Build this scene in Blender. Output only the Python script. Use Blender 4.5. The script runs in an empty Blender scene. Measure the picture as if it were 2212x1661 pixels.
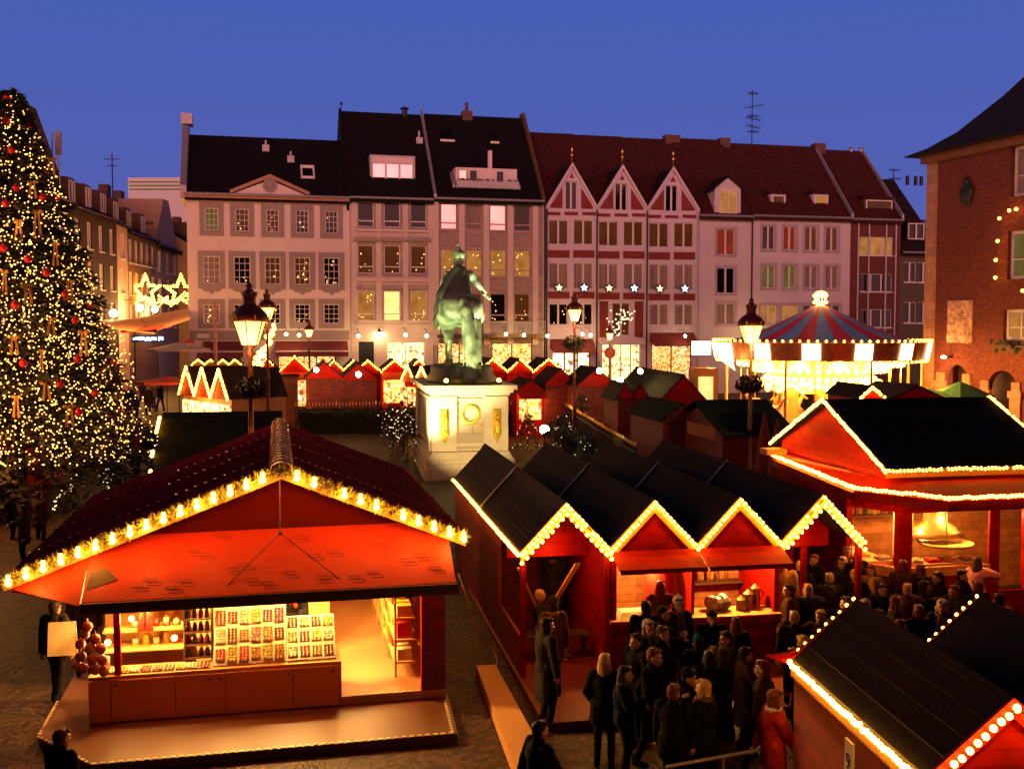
import bpy, math, random
from mathutils import Vector, Matrix, noise as mnoise
R = math.radians
rnd = random.Random(7)
S = bpy.context.scene
COL = S.collection
# ---------------------------------------------------------------- camera
FPX, CH = 2300.0, 6.6                      # focal length in px of a 2212 px wide frame, eye height
PITCH = math.atan(125 / FPX)
cd = bpy.data.cameras.new("camera"); cam = bpy.data.objects.new("camera", cd); COL.objects.link(cam)
cam.location = (0, 0, CH); cam.rotation_euler = (math.pi / 2 - PITCH, 0, 0)
cd.sensor_width = 36; cd.lens = 36 * FPX / 2212; cd.clip_start = .1; cd.clip_end = 2000
S.camera = cam
# ---------------------------------------------------------------- dusk sky
W = bpy.data.worlds.new("World"); S.world = W; W.use_nodes = True
nt = W.node_tree; nt.nodes.clear()
def wn(t, **k):
    n = nt.nodes.new(t)
    for a, b in k.items(): setattr(n, a, b)
    return n
out = wn('ShaderNodeOutputWorld'); bg = wn('ShaderNodeBackground'); geo = wn('ShaderNodeTexCoord')
sep = wn('ShaderNodeSeparateXYZ'); nt.links.new(geo.outputs['Generated'], sep.inputs[0])
def ramp(src, stops):
    r = wn('ShaderNodeValToRGB'); nt.links.new(src, r.inputs[0])
    e = r.color_ramp.elements
    for i, (p, c) in enumerate(stops):
        if i > 1: e.new(p)
        e[i].position = p; e[i].color = (*c, 1)
    return r.outputs[0]
blue = ramp(sep.outputs['Z'], [(0.0, (.10, .105, .36)), (.08, (.092, .116, .43)), (.30, (.060, .112, .46)), (.42, (.014, .018, .07)), (1.0, (.006, .008, .025))])
glow = ramp(sep.outputs['Z'], [(0.0, (4.0, 1.42, 1.25)), (.26, (3.9, 1.34, 1.25)), (.42, (.5, .16, .18)), (.55, (.01, .015, .05)), (1.0, (.008, .012, .04))])
mr = wn('ShaderNodeMapRange'); nt.links.new(sep.outputs['Y'], mr.inputs['Value'])     # after-glow of the sunset behind the camera
mr.inputs['From Min'].default_value = -.15; mr.inputs['From Max'].default_value = -.85
mx = wn('ShaderNodeMix', data_type='RGBA'); nt.links.new(mr.outputs[0], mx.inputs[0])
nt.links.new(blue, mx.inputs[6]); nt.links.new(glow, mx.inputs[7])
sky = wn('ShaderNodeTexSky', sky_type='NISHITA', sun_disc=False, sun_elevation=R(-4), sun_rotation=R(180))
ad = wn('ShaderNodeMix', data_type='RGBA', blend_type='ADD'); ad.inputs[0].default_value = .03
nt.links.new(mx.outputs[2], ad.inputs[6]); nt.links.new(sky.outputs[0], ad.inputs[7])
nt.links.new(ad.outputs[2], bg.inputs[0]); bg.inputs[1].default_value = 1.0
nt.links.new(bg.outputs[0], out.inputs[0])
S.view_settings.view_transform = 'Standard'; S.view_settings.look = 'None'
S.view_settings.exposure = 0; S.view_settings.gamma = 1
S.render.engine = 'CYCLES'
cy = S.cycles
cy.use_denoising = True; cy.max_bounces = 5; cy.diffuse_bounces = 3; cy.glossy_bounces = 2
cy.transmission_bounces = 3; cy.transparent_max_bounces = 4; cy.sample_clamp_indirect = 4.0
cy.use_light_tree = True; cy.caustics_reflective = False; cy.caustics_refractive = False
# ---------------------------------------------------------------- projection helpers (overview px -> world)
def ray(px, py):
    x = (px - 1106) / FPX; y = (830.5 - py) / FPX
    return Vector((x, math.cos(PITCH) + y * math.sin(PITCH), y * math.cos(PITCH) - math.sin(PITCH)))
def gz(Y): return 1.3 * min(1, max(0, (Y - 20) / 52))
def atz(px, py, z):
    r = ray(px, py); return Vector((0, 0, CH)) + r * ((z - CH) / r.z)
def aty(px, py, Y):
    r = ray(px, py); return Vector((0, 0, CH)) + r * (Y / r.y)
def atplane(px, py, p0, n):
    r = ray(px, py); o = Vector((0, 0, CH)); return o + r * ((Vector(p0) - o).dot(n) / r.dot(n))
# ---------------------------------------------------------------- materials
MATS = {}
def mat(name, col, rough=.7, metal=0, var=.25, scale=6, bump=0, emit=None, es=0, spec=.5, kind=None, col2=None, ior=None, light=True, bs=None):
    if name in MATS: return MATS[name]
    m = bpy.data.materials.new(name); m.use_nodes = True; t = m.node_tree; N = t.nodes; L = t.links
    b = N['Principled BSDF']; b.inputs['Roughness'].default_value = rough; b.inputs['Metallic'].default_value = metal
    b.inputs['Specular IOR Level'].default_value = spec
    if ior: b.inputs['IOR'].default_value = ior
    b.inputs['Base Color'].default_value = (*col, 1)
    tc = N.new('ShaderNodeTexCoord'); oc = tc.outputs['Object']
    def mixc(fac, a, c):
        x = N.new('ShaderNodeMix'); x.data_type = 'RGBA'; L.new(fac, x.inputs[0])
        for i, v in ((6, a), (7, c)):
            if isinstance(v, tuple): x.inputs[i].default_value = (*v, 1)
            else: L.new(v, x.inputs[i])
        return x.outputs[2]
    dk = tuple(c * (1 - var) for c in col); lt = tuple(min(1, c * (1 + var)) for c in col)
    h = None
    no = N.new('ShaderNodeTexNoise'); no.inputs['Scale'].default_value = scale; no.inputs['Detail'].default_value = 5
    L.new(oc, no.inputs['Vector'])
    cr = N.new('ShaderNodeMapRange'); cr.inputs['From Min'].default_value = .3; cr.inputs['From Max'].default_value = .7
    L.new(no.outputs[0], cr.inputs[0])
    c = mixc(cr.outputs[0], dk, lt); h = no.outputs[0]
    if kind == 'brick' or kind == 'tile' or kind == 'planks' or kind == 'stone':
        br = N.new('ShaderNodeTexBrick'); mp = N.new('ShaderNodeMapping')
        sx = N.new('ShaderNodeSeparateXYZ'); cx = N.new('ShaderNodeCombineXYZ'); L.new(oc, sx.inputs[0])
        am = N.new('ShaderNodeMath'); am.operation = 'ADD'; L.new(sx.outputs[0], am.inputs[0]); L.new(sx.outputs[1], am.inputs[1])
        L.new(sx.outputs[0] if kind == 'tile' else am.outputs[0], cx.inputs[0]); L.new(sx.outputs[2], cx.inputs[1])
        L.new(cx.outputs[0], br.inputs['Vector'])
        bw, bh, ms = bs or {'brick': (.24, .075, .012), 'tile': (.3, .22, .03), 'planks': (3., .14, .008), 'stone': (1.2, .55, .012)}[kind]
        br.inputs['Scale'].default_value = 1; br.inputs['Brick Width'].default_value = bw; br.inputs['Row Height'].default_value = bh
        br.inputs['Mortar Size'].default_value = ms; br.inputs['Mortar Smooth'].default_value = .3
        br.inputs['Color1'].default_value = (1, 1, 1, 1); br.inputs['Color2'].default_value = (.55, .55, .55, 1); br.inputs['Mortar'].default_value = (.25, .25, .25, 1)
        mu = N.new('ShaderNodeMix'); mu.data_type = 'RGBA'; mu.blend_type = 'MULTIPLY'; mu.inputs[0].default_value = .8
        L.new(c, mu.inputs[6]); L.new(br.outputs['Color'], mu.inputs[7]); c = mu.outputs[2]; h = br.outputs['Color']
    if kind == 'wood':
        mp = N.new('ShaderNodeMapping'); mp.inputs['Scale'].default_value = (1.2, 1.2, 14); L.new(oc, mp.inputs[0])
        n2 = N.new('ShaderNodeTexNoise'); n2.inputs['Scale'].default_value = 3; n2.inputs['Detail'].default_value = 6; L.new(mp.outputs[0], n2.inputs['Vector'])
        c = mixc(n2.outputs[0], dk, lt); h = n2.outputs[0]
    if kind == 'spots':
        vo = N.new('ShaderNodeTexVoronoi'); vo.inputs['Scale'].default_value = scale; L.new(oc, vo.inputs['Vector'])
        hs = N.new('ShaderNodeMapRange'); L.new(vo.outputs['Distance'], hs.inputs[0]); hs.inputs['From Max'].default_value = .6
        c = mixc(hs.outputs[0], lt, col2 or dk); h = vo.outputs['Distance']
    if kind == 'goods':
        vo = N.new('ShaderNodeTexVoronoi'); vo.inputs['Scale'].default_value = scale; L.new(oc, vo.inputs['Vector'])
        sc = N.new('ShaderNodeSeparateColor'); L.new(vo.outputs['Color'], sc.inputs[0])
        r2 = N.new('ShaderNodeValToRGB'); L.new(sc.outputs[0], r2.inputs[0]); r2.color_ramp.interpolation = 'CONSTANT'
        e = r2.color_ramp.elements; cs = [(0, col), (.28, col2), (.5, (.9, .55, .15)), (.72, (.25, .1, .03)), (.86, (1, .85, .5))]
        for i, (p, q) in enumerate(cs):
            if i > 1: e.new(p)
            e[i].position = p; e[i].color = (*q, 1)
        c = r2.outputs[0]
    L.new(c, b.inputs['Base Color'])
    if bump:
        bp = N.new('ShaderNodeBump'); bp.inputs['Strength'].default_value = bump; bp.inputs['Distance'].default_value = .03
        L.new(h, bp.inputs['Height']); L.new(bp.outputs[0], b.inputs['Normal'])
    if emit:
        b.inputs['Emission Strength'].default_value = es
        if kind in ('goods', 'litroom'):
            if kind == 'litroom':
                n3 = N.new('ShaderNodeTexNoise'); n3.inputs['Scale'].default_value = 1.6; L.new(oc, n3.inputs['Vector'])
                c3 = mixc(n3.outputs[0], tuple(x * .25 for x in emit), tuple(min(1, x * 1.6) for x in emit))
                L.new(c3, b.inputs['Emission Color'])
            else: L.new(c, b.inputs['Emission Color'])
        else: b.inputs['Emission Color'].default_value = (*emit, 1)
        if not light: m.cycles.emission_sampling = 'NONE'
    MATS[name] = m; return m
# ---------------------------------------------------------------- mesh builder
class MB:
    def __init__(s): s.v = []; s.f = []; s.m = []; s.mi = 0
    def face(s, pts):
        i = len(s.v); s.v += [tuple(p) for p in pts]; s.f.append(tuple(range(i, i + len(pts)))); s.m.append(s.mi); return s
    def hexa(s, p):
        i = len(s.v); s.v += [tuple(q) for q in p]
        for f in ((0, 3, 2, 1), (4, 5, 6, 7), (0, 1, 5, 4), (1, 2, 6, 5), (2, 3, 7, 6), (3, 0, 4, 7)):
            s.f.append(tuple(i + k for k in f)); s.m.append(s.mi)
        return s
    def box(s, x0, x1, y0, y1, z0, z1):
        return s.hexa([(x0, y0, z0), (x1, y0, z0), (x1, y1, z0), (x0, y1, z0), (x0, y0, z1), (x1, y0, z1), (x1, y1, z1), (x0, y1, z1)])
    def prism(s, poly, a, b, ax='y'):      # poly: 2D points (x,z) for ax y, (y,z) for ax x, (x,y) for ax z
        def P(q, t): return (q[0], t, q[1]) if ax == 'y' else (t, q[0], q[1]) if ax == 'x' else (q[0], q[1], t)
        i = len(s.v); n = len(poly); s.v += [P(q, a) for q in poly] + [P(q, b) for q in poly]
        s.f.append(tuple(range(i, i + n))); s.f.append(tuple(range(i + 2 * n - 1, i + n - 1, -1))); s.m += [s.mi] * 2
        for k in range(n):
            j = (k + 1) % n; s.f.append((i + k, i + n + k, i + n + j, i + j)); s.m.append(s.mi)
        return s
    def slab(s, quad, t):                  # a board: four corners, thickness along the normal
        q = [Vector(p) for p in quad]; n = (q[1] - q[0]).cross(q[3] - q[0]).normalized() * t
        return s.hexa([p for p in q] + [p + n for p in q])
    def tube(s, p0, p1, r0, r1=None, n=8, cap=True):
        r1 = r0 if r1 is None else r1; p0 = Vector(p0); p1 = Vector(p1); d = (p1 - p0)
        if d.length < 1e-6: return s
        z = d.normalized(); x = z.cross(Vector((0, 0, 1)) if abs(z.z) < .9 else Vector((1, 0, 0))).normalized(); y = z.cross(x)
        i = len(s.v)
        for p, r in ((p0, r0), (p1, r1)):
            for k in range(n):
                a = 2 * math.pi * k / n; s.v.append(tuple(p + (x * math.cos(a) + y * math.sin(a)) * r))
        for k in range(n):
            j = (k + 1) % n; s.f.append((i + k, i + j, i + n + j, i + n + k)); s.m.append(s.mi)
        if cap: s.f.append(tuple(i + n - 1 - k for k in range(n))); s.f.append(tuple(i + n + k for k in range(n))); s.m += [s.mi] * 2
        return s
    def path(s, pts, r, n=6):
        for a, b in zip(pts, pts[1:]): s.tube(a, b, r, r, n)
        return s
    def lathe(s, prof, c=(0, 0, 0), n=16, sx=1, sy=1):
        i = len(s.v)
        for r, z in prof:
            for k in range(n):
                a = 2 * math.pi * (k + .5) / n; s.v.append((c[0] + r * sx * math.cos(a), c[1] + r * sy * math.sin(a), c[2] + z))
        for q in range(len(prof) - 1):
            for k in range(n):
                j = (k + 1) % n; a = i + q * n; s.f.append((a + k, a + j, a + n + j, a + n + k)); s.m.append(s.mi)
        s.f.append(tuple(i + n - 1 - k for k in range(n))); a = i + (len(prof) - 1) * n; s.f.append(tuple(a + k for k in range(n))); s.m += [s.mi] * 2
        return s
    def ball(s, c, r, n=8, q=5, sc=(1, 1, 1)):
        i = len(s.v); s.v.append((c[0], c[1], c[2] - r * sc[2]))
        for a in range(1, q):
            t = math.pi * a / q
            for k in range(n):
                u = 2 * math.pi * k / n; s.v.append((c[0] + r * sc[0] * math.sin(t) * math.cos(u), c[1] + r * sc[1] * math.sin(t) * math.sin(u), c[2] - r * sc[2] * math.cos(t)))
        s.v.append((c[0], c[1], c[2] + r * sc[2])); T = len(s.v) - 1
        for k in range(n):
            j = (k + 1) % n; s.f.append((i, i + 1 + j, i + 1 + k)); s.f.append((T, T - n + k, T - n + j)); s.m += [s.mi] * 2
            for a in range(q - 2):
                b = i + 1 + a * n; s.f.append((b + k, b + j, b + n + j, b + n + k)); s.m.append(s.mi)
        return s
    def mesh(s, name, mats, smooth=False):
        me = bpy.data.meshes.new(name); me.from_pydata(s.v, [], s.f)
        for m in (mats if isinstance(mats, (list, tuple)) else [mats]): me.materials.append(m)
        me.polygons.foreach_set('material_index', s.m)
        if smooth: me.polygons.foreach_set('use_smooth', [True] * len(s.f))
        me.validate(); return me
    def build(s, name, mats, parent=None, smooth=False, **k):
        if not s.f: return None
        return link(name, s.mesh(name, mats, smooth), parent, **k)
def link(name, data, parent=None, loc=None, label=None, cat=None, group=None, kind=None, rz=0):
    o = bpy.data.objects.new(name, data); COL.objects.link(o)
    if parent: o.parent = parent
    if loc is not None: o.location = loc
    if rz: o.rotation_euler.z = rz
    if label: o['label'] = label
    if cat: o['category'] = cat
    if group: o['group'] = group
    if kind: o['kind'] = kind
    return o
def thing(name, label, cat, loc=(0, 0, 0), rz=0, group=None):
    return link(name, None, None, loc, label, cat, group, None, rz)
def lamp(parent, loc, power, r=.06, col=(1, .55, .2), name='light', kind='POINT', **k):
    d = bpy.data.lights.new(name, kind); d.energy = power * 1.25; d.color = (col[0], col[1] * .78, col[2] * .55) if col[1] < .7 else col
    if kind != 'AREA': d.shadow_soft_size = r
    for a, b in k.items(): setattr(d, a, b)
    o = bpy.data.objects.new(name, d); COL.objects.link(o); o.location = loc
    if parent: o.parent = parent
    return o
def bulbs(mb, a, b, sp, r, n=5, q=3, jit=0):
    a = Vector(a); b = Vector(b); L = (b - a).length; k = max(1, round(L / sp))
    for i in range(k + 1):
        if rnd.random() < .02: continue
        p = a.lerp(b, i / k) + Vector((0, 0, rnd.gauss(0, r * .22)))
        if jit: p += Vector((rnd.uniform(-jit, jit), rnd.uniform(-jit, jit), rnd.uniform(-jit, jit)))
        mb.ball(p, r, n, q)
WARM = (1, .36, .025)
M_BULB = mat('bulb_glass', (1, .8, .5), emit=WARM, es=36)
M_BULBF = mat('bulb_glass_far', (1, .8, .5), emit=WARM, es=26)
M_BULBBIG = mat('bulb_glass_large', (1, .8, .5), emit=(1, .45, .035), es=42)
M_TINY = mat('fairy_light', (1, .8, .5), emit=(1, .46, .09), es=5, light=False)
M_TINYW = mat('fairy_light_white', (1, 1, .9), emit=(1, .80, .45), es=1.8, light=False)
M_TINYB = mat('fairy_light_blue', (.8, .9, 1), emit=(.55, .75, 1), es=6, light=False)
M_LANT = mat('lantern_glass', (1, .9, .5), emit=(1, .52, .10), es=3.2)
M_LANTC = mat('lantern_flame', (1, .9, .5), emit=(1, .75, .35), es=60)
M_RED = mat('red_boards', (.30, .012, .005), .6, kind='planks', var=.25, bump=.2, bs=(2.4, .13, .006))
M_REDB = mat('red_brick_print', (.20, .018, .010), .75, kind='brick', var=.45, bump=.2, bs=(.3, .1, .012))
M_REDP = mat('red_paint', (.44, .006, .002), .6, spec=.12, var=.22, kind='planks', bs=(2.2, .17, .005), bump=.1)
M_REDG = mat('red_plywood', (.54, .030, .008), .55, spec=.25, var=.16, kind='wood', bump=.05)
M_ROOFD = mat('dark_shingle', (.028, .018, .018), .8, spec=.12, kind='tile', var=.7, bump=.25, scale=22, bs=(1.0, .38, .012))
M_ROOFG = mat('dark_green_felt', (.012, .017, .014), .85, spec=.1, kind='tile', var=.4, bump=.4, bs=(2.2, .16, .014))
M_TILEB = mat('black_roof_tile', (.009, .006, .007), .8, spec=.2, kind='tile', var=.4, bump=.5, bs=(.3, .27, .03))
M_TILER = mat('red_roof_tile', (.075, .014, .009), .8, spec=.25, kind='tile', var=.4, bump=.5, bs=(.3, .27, .03))
M_WOOD = mat('pine_boards', (.50, .25, .08), .6, kind='wood', var=.25, bump=.1)
M_WOODD = mat('dark_boards', (.10, .045, .02), .7, kind='wood', var=.3, bump=.15)
M_PLY = mat('orange_plywood', (.62, .27, .07), .6, kind='wood', var=.2)
M_IRON = mat('black_iron', (.02, .018, .018), .45, .6, var=.3)
M_IRONR = mat('red_brown_iron', (.13, .025, .015), .45, .3, var=.4, scale=12)
M_GOLD = mat('gilded_metal', (.85, .52, .12), .3, .9, var=.15)
M_ZINC = mat('zinc', (.35, .34, .36), .5, .5, var=.2)
M_WIRE = mat('cable_rubber', (.03, .03, .03), .6)
M_BLACK = mat('matt_black', (.012, .012, .014), .8)
M_WHITE = mat('white_frame_paint', (.72, .66, .64), .55, var=.06)
M_GLASS = mat('window_glass', (.006, .005, .006), .06, var=.3, scale=1.2, ior=1.5, spec=.2)
M_CURT = mat('drawn_curtain', (.34, .26, .22), .8, kind='planks', var=.12, bs=(.12, 3, .01))
M_PINKG = mat('sky_reflecting_glass', (.55, .42, .42), .12, 1, var=.15, scale=.8)
M_LIT = mat('lit_room', (.05, .03, .015), .3, spec=.08, emit=(.90, .27, .05), es=.6, kind='litroom', light=False)
M_LITY = mat('bright_room', (.3, .2, .1), .8, emit=(1, .62, .18), es=1.6, kind='litroom', light=False)
M_LITD = mat('dim_room', (.012, .008, .006), .2, spec=.1, emit=(.45, .10, .02), es=.16, kind='litroom', light=False)
M_LITR = mat('red_lit_room', (.06, .02, .01), .8, spec=.1, emit=(.65, .06, .02), es=.28, kind='litroom', light=False)
M_LITG = mat('green_lit_room', (.03, .03, .01), .8, spec=.1, emit=(.34, .26, .07), es=.3, kind='litroom', light=False)
# ================================================================ GROUND
def build_ground():
    m = bpy.data.materials.new('cobblestones'); m.use_nodes = True; t = m.node_tree; N = t.nodes; L = t.links; b = N['Principled BSDF']
    tc = N.new('ShaderNodeTexCoord')
    sx = N.new('ShaderNodeSeparateXYZ'); L.new(tc.outputs['Object'], sx.inputs[0])
    def math_(op, a, c=None, v=None):
        x = N.new('ShaderNodeMath'); x.operation = op
        for i, q in enumerate((a, c if c is not None else v)):
            if q is None: continue
            if isinstance(q, (int, float)): x.inputs[i].default_value = q
            else: L.new(q, x.inputs[i])
        return x.outputs[0]
    # setts laid in arcs: bend the rows with |sin| of x
    arc = math_('MULTIPLY', math_('ABSOLUTE', math_('SINE', math_('MULTIPLY', sx.outputs[0], v=1.9))), v=.42)
    yy = math_('ADD', sx.outputs[1], arc)
    cx = N.new('ShaderNodeCombineXYZ'); L.new(sx.outputs[0], cx.inputs[0]); L.new(yy, cx.inputs[1])
    vo = N.new('ShaderNodeTexVoronoi'); vo.feature = 'DISTANCE_TO_EDGE'; vo.inputs['Scale'].default_value = 9; vo.inputs['Randomness'].default_value = .55; L.new(cx.outputs[0], vo.inputs['Vector'])
    v2 = N.new('ShaderNodeTexVoronoi'); v2.inputs['Scale'].default_value = 9; v2.inputs['Randomness'].default_value = .55; L.new(cx.outputs[0], v2.inputs['Vector'])
    sc = N.new('ShaderNodeSeparateColor'); L.new(v2.outputs['Color'], sc.inputs[0])
    r = N.new('ShaderNodeValToRGB'); L.new(sc.outputs[0], r.inputs[0]); e = r.color_ramp.elements
    e[0].color = (.030, .015, .008, 1); e[1].color = (.115, .058, .028, 1)
    mr = N.new('ShaderNodeMapRange'); L.new(vo.outputs['Distance'], mr.inputs[0]); mr.inputs['From Max'].default_value = .09
    mx = N.new('ShaderNodeMix'); mx.data_type = 'RGBA'; L.new(mr.outputs[0], mx.inputs[0]); mx.inputs[6].default_value = (.02, .016, .013, 1); L.new(r.outputs[0], mx.inputs[7])
    # darker drainage rows every 3 m
    fr = math_('FRACT', math_('MULTIPLY', math_('ADD', sx.outputs[1], math_('MULTIPLY', math_('SINE', math_('MULTIPLY', sx.outputs[0], v=.8)), v=.35)), v=.62))
    ln = math_('GREATER_THAN', fr, v=.93)
    m2 = N.new('ShaderNodeMix'); m2.data_type = 'RGBA'; L.new(math_('MULTIPLY', ln, v=.65), m2.inputs[0]); L.new(mx.outputs[2], m2.inputs[6]); m2.inputs[7].default_value = (.02, .015, .012, 1)
    L.new(m2.outputs[2], b.inputs['Base Color']); b.inputs['Roughness'].default_value = .6; b.inputs['Specular IOR Level'].default_value = .2
    bp = N.new('ShaderNodeBump'); bp.inputs['Strength'].default_value = .7; bp.inputs['Distance'].default_value = .02; L.new(mr.outputs[0], bp.inputs['Height']); L.new(bp.outputs[0], b.inputs['Normal'])
    g = MB()
    ys = [-60, 0, 10, 20, 72, 140, 900]; xs = [-900, -60, -20, 0, 20, 60, 900]
    zf = lambda y: gz(y)
    for i in range(len(ys) - 1):
        for j in range(len(xs) - 1):
            a, c = ys[i], ys[i + 1]; x0, x1 = xs[j], xs[j + 1]
            g.face([(x0, a, zf(a)), (x1, a, zf(a)), (x1, c, zf(c)), (x0, c, zf(c))])
    g.build('ground', m, kind='structure')
build_ground()
# ================================================================ FACADE ROW
FY = math.atan(.245); FP0 = aty(407, 700, 75.0); FP0 = Vector((FP0.x, FP0.y, 0))
FU = Vector((math.cos(FY), math.sin(FY), 0)); FN = Vector((-math.sin(FY), math.cos(FY), 0))
def uz(px, py, d=0):
    p = atplane(px, py, FP0 + FN * d, FN); return ((p - FP0).dot(FU), p.z)
GF = 1.3
def wall(mb, u0, u1, z0, z1, holes, y=0, rv=.22):
    us = sorted({u0, u1, *[h[0] for h in holes], *[h[1] for h in holes]}); zs = sorted({z0, z1, *[h[2] for h in holes], *[h[3] for h in holes]})
    us = [u for u in us if u0 <= u <= u1]; zs = [z for z in zs if z0 <= z <= z1]
    for i in range(len(us) - 1):
        for j in range(len(zs) - 1):
            cu = (us[i] + us[i + 1]) / 2; cz = (zs[j] + zs[j + 1]) / 2
            if any(h[0] < cu < h[1] and h[2] < cz < h[3] for h in holes): continue
            mb.face([(us[i], y, zs[j]), (us[i + 1], y, zs[j]), (us[i + 1], y, zs[j + 1]), (us[i], y, zs[j + 1])])
    for a, b, c, d in holes:
        mb.face([(a, y, c), (a, y, d), (a, y + rv, d), (a, y + rv, c)]); mb.face([(b, y, d), (b, y, c), (b, y + rv, c), (b, y + rv, d)])
        mb.face([(a, y, d), (b, y, d), (b, y + rv, d), (a, y + rv, d)]); mb.face([(b, y, c), (a, y, c), (a, y + rv, c), (b, y + rv, c)])
PANES = {'dark': M_GLASS, 'curt': M_CURT, 'pink': M_PINKG, 'lit': M_LIT, 'bright': M_LITY, 'dim': M_LITD, 'red': M_LITR, 'green': M_LITG}
def window(par, a, b, c, d, style='grid', kind='dark', y=0, frame=M_WHITE, surround=None, sw=.28, fw=.07, lights=0, sill=True, mid=.5, apron=False):
    f = MB(); yy = y + .1
    for q in ((a, a + fw, c, d), (b - fw, b, c, d), (a + fw, b - fw, c, c + fw), (a + fw, b - fw, d - fw, d)): f.box(q[0], q[1], yy, yy + .07, q[2], q[3])
    w = b - a; h = d - c; bar = .035
    if style == 'grid':
        for k in (1, 2): 
            x = a + w * k / 3; f.box(x - bar / 2, x + bar / 2, yy + .01, yy + .05, c + fw, d - fw)
        for k in (1, 2, 3):
            z = c + h * k / 4; f.box(a + fw, b - fw, yy + .012, yy + .052, z - bar / 2, z + bar / 2)
    elif style == 'pair': f.box(a + w / 2 - .07, a + w / 2 + .07, yy - .01, yy + .06, c + fw, d - fw)
    elif style == 'low': f.box(a + fw, b - fw, yy - .01, yy + .06, c + h * .22, c + h * .22 + .09)
    elif style == 'tall': f.box(a + w / 2 - .04, a + w / 2 + .04, yy - .01, yy + .06, c + fw, d - fw); f.box(a + fw, b - fw, yy - .012, yy + .058, c + h * .4, c + h * .4 + .05)
    elif style == 'triple':
        for k in (1, 2): x = a + w * k / 3; f.box(x - .07, x + .07, yy - .01, yy + .06, c + fw, d - fw)
    o = f.build('window', frame, par)
    MB().box(a + fw * .5, b - fw * .5, yy + .075, yy + .1, c + fw * .5, d - fw * .5).build('pane', PANES[kind], o)
    if surround:
        s = MB()
        for q in ((a - sw, a, c - sw, d + sw), (b, b + sw, c - sw, d + sw), (a, b, d, d + sw), (a, b, c - sw, c)): s.box(q[0], q[1], y - .05, y - .002, q[2], q[3])
        if apron:
            m_ = (a + b) / 2; s.prism([(a - sw * .4, c - sw), (b + sw * .4, c - sw), (m_ + .5, c - sw - .18), (m_ + .2, c - sw - .2), (m_, c - sw - .42), (m_ - .2, c - sw - .2), (m_ - .5, c - sw - .18)], y - .045, y - .002)
        s.build('surround', surround, o)
    if sill: MB().box(a - .08, b + .08, y - .12, y + .09, c - .07, c - .001).build('sill', surround or frame, o)
    if lights:
        l = MB()
        for _ in range(lights): l.ball((rnd.uniform(a + .15, b - .15), yy + .045, c + .15 + (h - .4) * rnd.random() ** 1.6), rnd.uniform(.025, .05), 5, 3)
        l.build('light_string', M_TINY, o)
    return o
def pxrect(cx, cy, w, h, d=0):
    a, z1 = uz(cx - w / 2, cy - h / 2, d); b, z0 = uz(cx + w / 2, cy + h / 2, d); return a, b, z0, z1
def roof(par, u0, u1, ze, zr, dp, m, ov=.35, name='roof', back=True, t=.18):
    k = (zr - ze) / dp; e = MB()
    pts = [(-ov, ze - ov * k), (dp, zr), (2 * dp + ov, ze - ov * k), (2 * dp + ov, ze - ov * k + t), (dp, zr + t * 1.3), (-ov, ze - ov * k + t)]
    e.prism(pts, u0, u1, 'x'); return e.build(name, m, par)
def gutter(par, u0, u1, ze, m=M_ZINC, ov=.42, k=0):
    MB().tube((u0, -ov, ze - .06), (u1, -ov, ze - .06), .09, n=8).build('gutter', m, par)
def downpipe(par, u, z0, z1, m=M_IRON, y=-.09): MB().tube((u, y, z0), (u, y, z1), .06, n=6).build('downpipe', m, par)
def house(name, label, x0, x1, eave_y, ridge_y, wm, rm, dp=5.5, ref=None, rx=None):
    """an empty at the foot of the front wall; local x along the facade, y into the house"""
    u0, _ = uz(x0, 690); u1, _ = uz(x1, 690); xm = (x0 + x1) / 2
    _, ze = uz(xm, eave_y); _, zr = uz(xm, ridge_y, dp)
    o = thing(name, label, 'building', FP0 + FU * 0, FY)
    return o, u0, u1, ze, zr
def body(o, u0, u1, ze, zr, wm, dp, holes, side=None, front=0):
    w = MB(); wall(w, u0, u1, GF - .4, ze, holes, front, .24)
    w.prism([(front + .3, GF - .4), (2 * dp, GF - .4), (2 * dp, ze - .02), (dp, zr - .06), (front + .3, ze - .02)], u0 + .003, u1 - .003, 'x')
    w.face([(u0, front, GF - .4), (u0, front + .3, GF - .4), (u0, front + .3, ze), (u0, front, ze)]); w.face([(u1, front, GF - .4), (u1, front + .3, GF - .4), (u1, front + .3, ze), (u1, front, ze)])
    return w.build('wall', wm, o)
PL_W = mat('white_plaster', (.70, .60, .58), .8, var=.07, scale=.6, bump=.05)
PL_C = mat('cream_plaster', (.62, .52, .47), .8, var=.08, scale=.6, bump=.05)
PL_G = mat('grey_beige_stone', (.44, .36, .33), .8, var=.1, scale=.8, kind='stone')
PL_V = mat('pale_grey_plaster', (.60, .55, .58), .8, var=.07, scale=.6, bump=.05)
SUR = mat('grey_stucco_surround', (.30, .25, .24), .8, var=.1)
ORN = mat('ochre_cornice', (.40, .20, .12), .7, var=.15)
TIMR = mat('brick_red_panel', (.30, .045, .03), .8, kind='brick', var=.2)
BRK = mat('dark_red_brick', (.20, .05, .035), .85, kind='brick', var=.35, bump=.2)
GRN = mat('olive_render', (.10, .09, .05), .85, var=.2)
AWN = mat('dark_red_awning', (.14, .02, .02), .8, var=.15)
SHOP1 = mat('lit_shop_goods', (.95, .30, .05), .8, emit=(1, .5, .1), es=1.3, kind='goods', scale=8, col2=(1, .6, .15), light=False)
SHOP2 = mat('bright_shop_interior', (1, .8, .35), .8, emit=(1, .8, .4), es=1.9, kind='goods', scale=6, col2=(1, .75, .3), light=False)
SHOPW = mat('white_lit_shop', (.8, .8, 1), .8, emit=(1, .9, .8), es=1.6, kind='goods', scale=5, col2=(.9, .8, .9), light=False)
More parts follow.
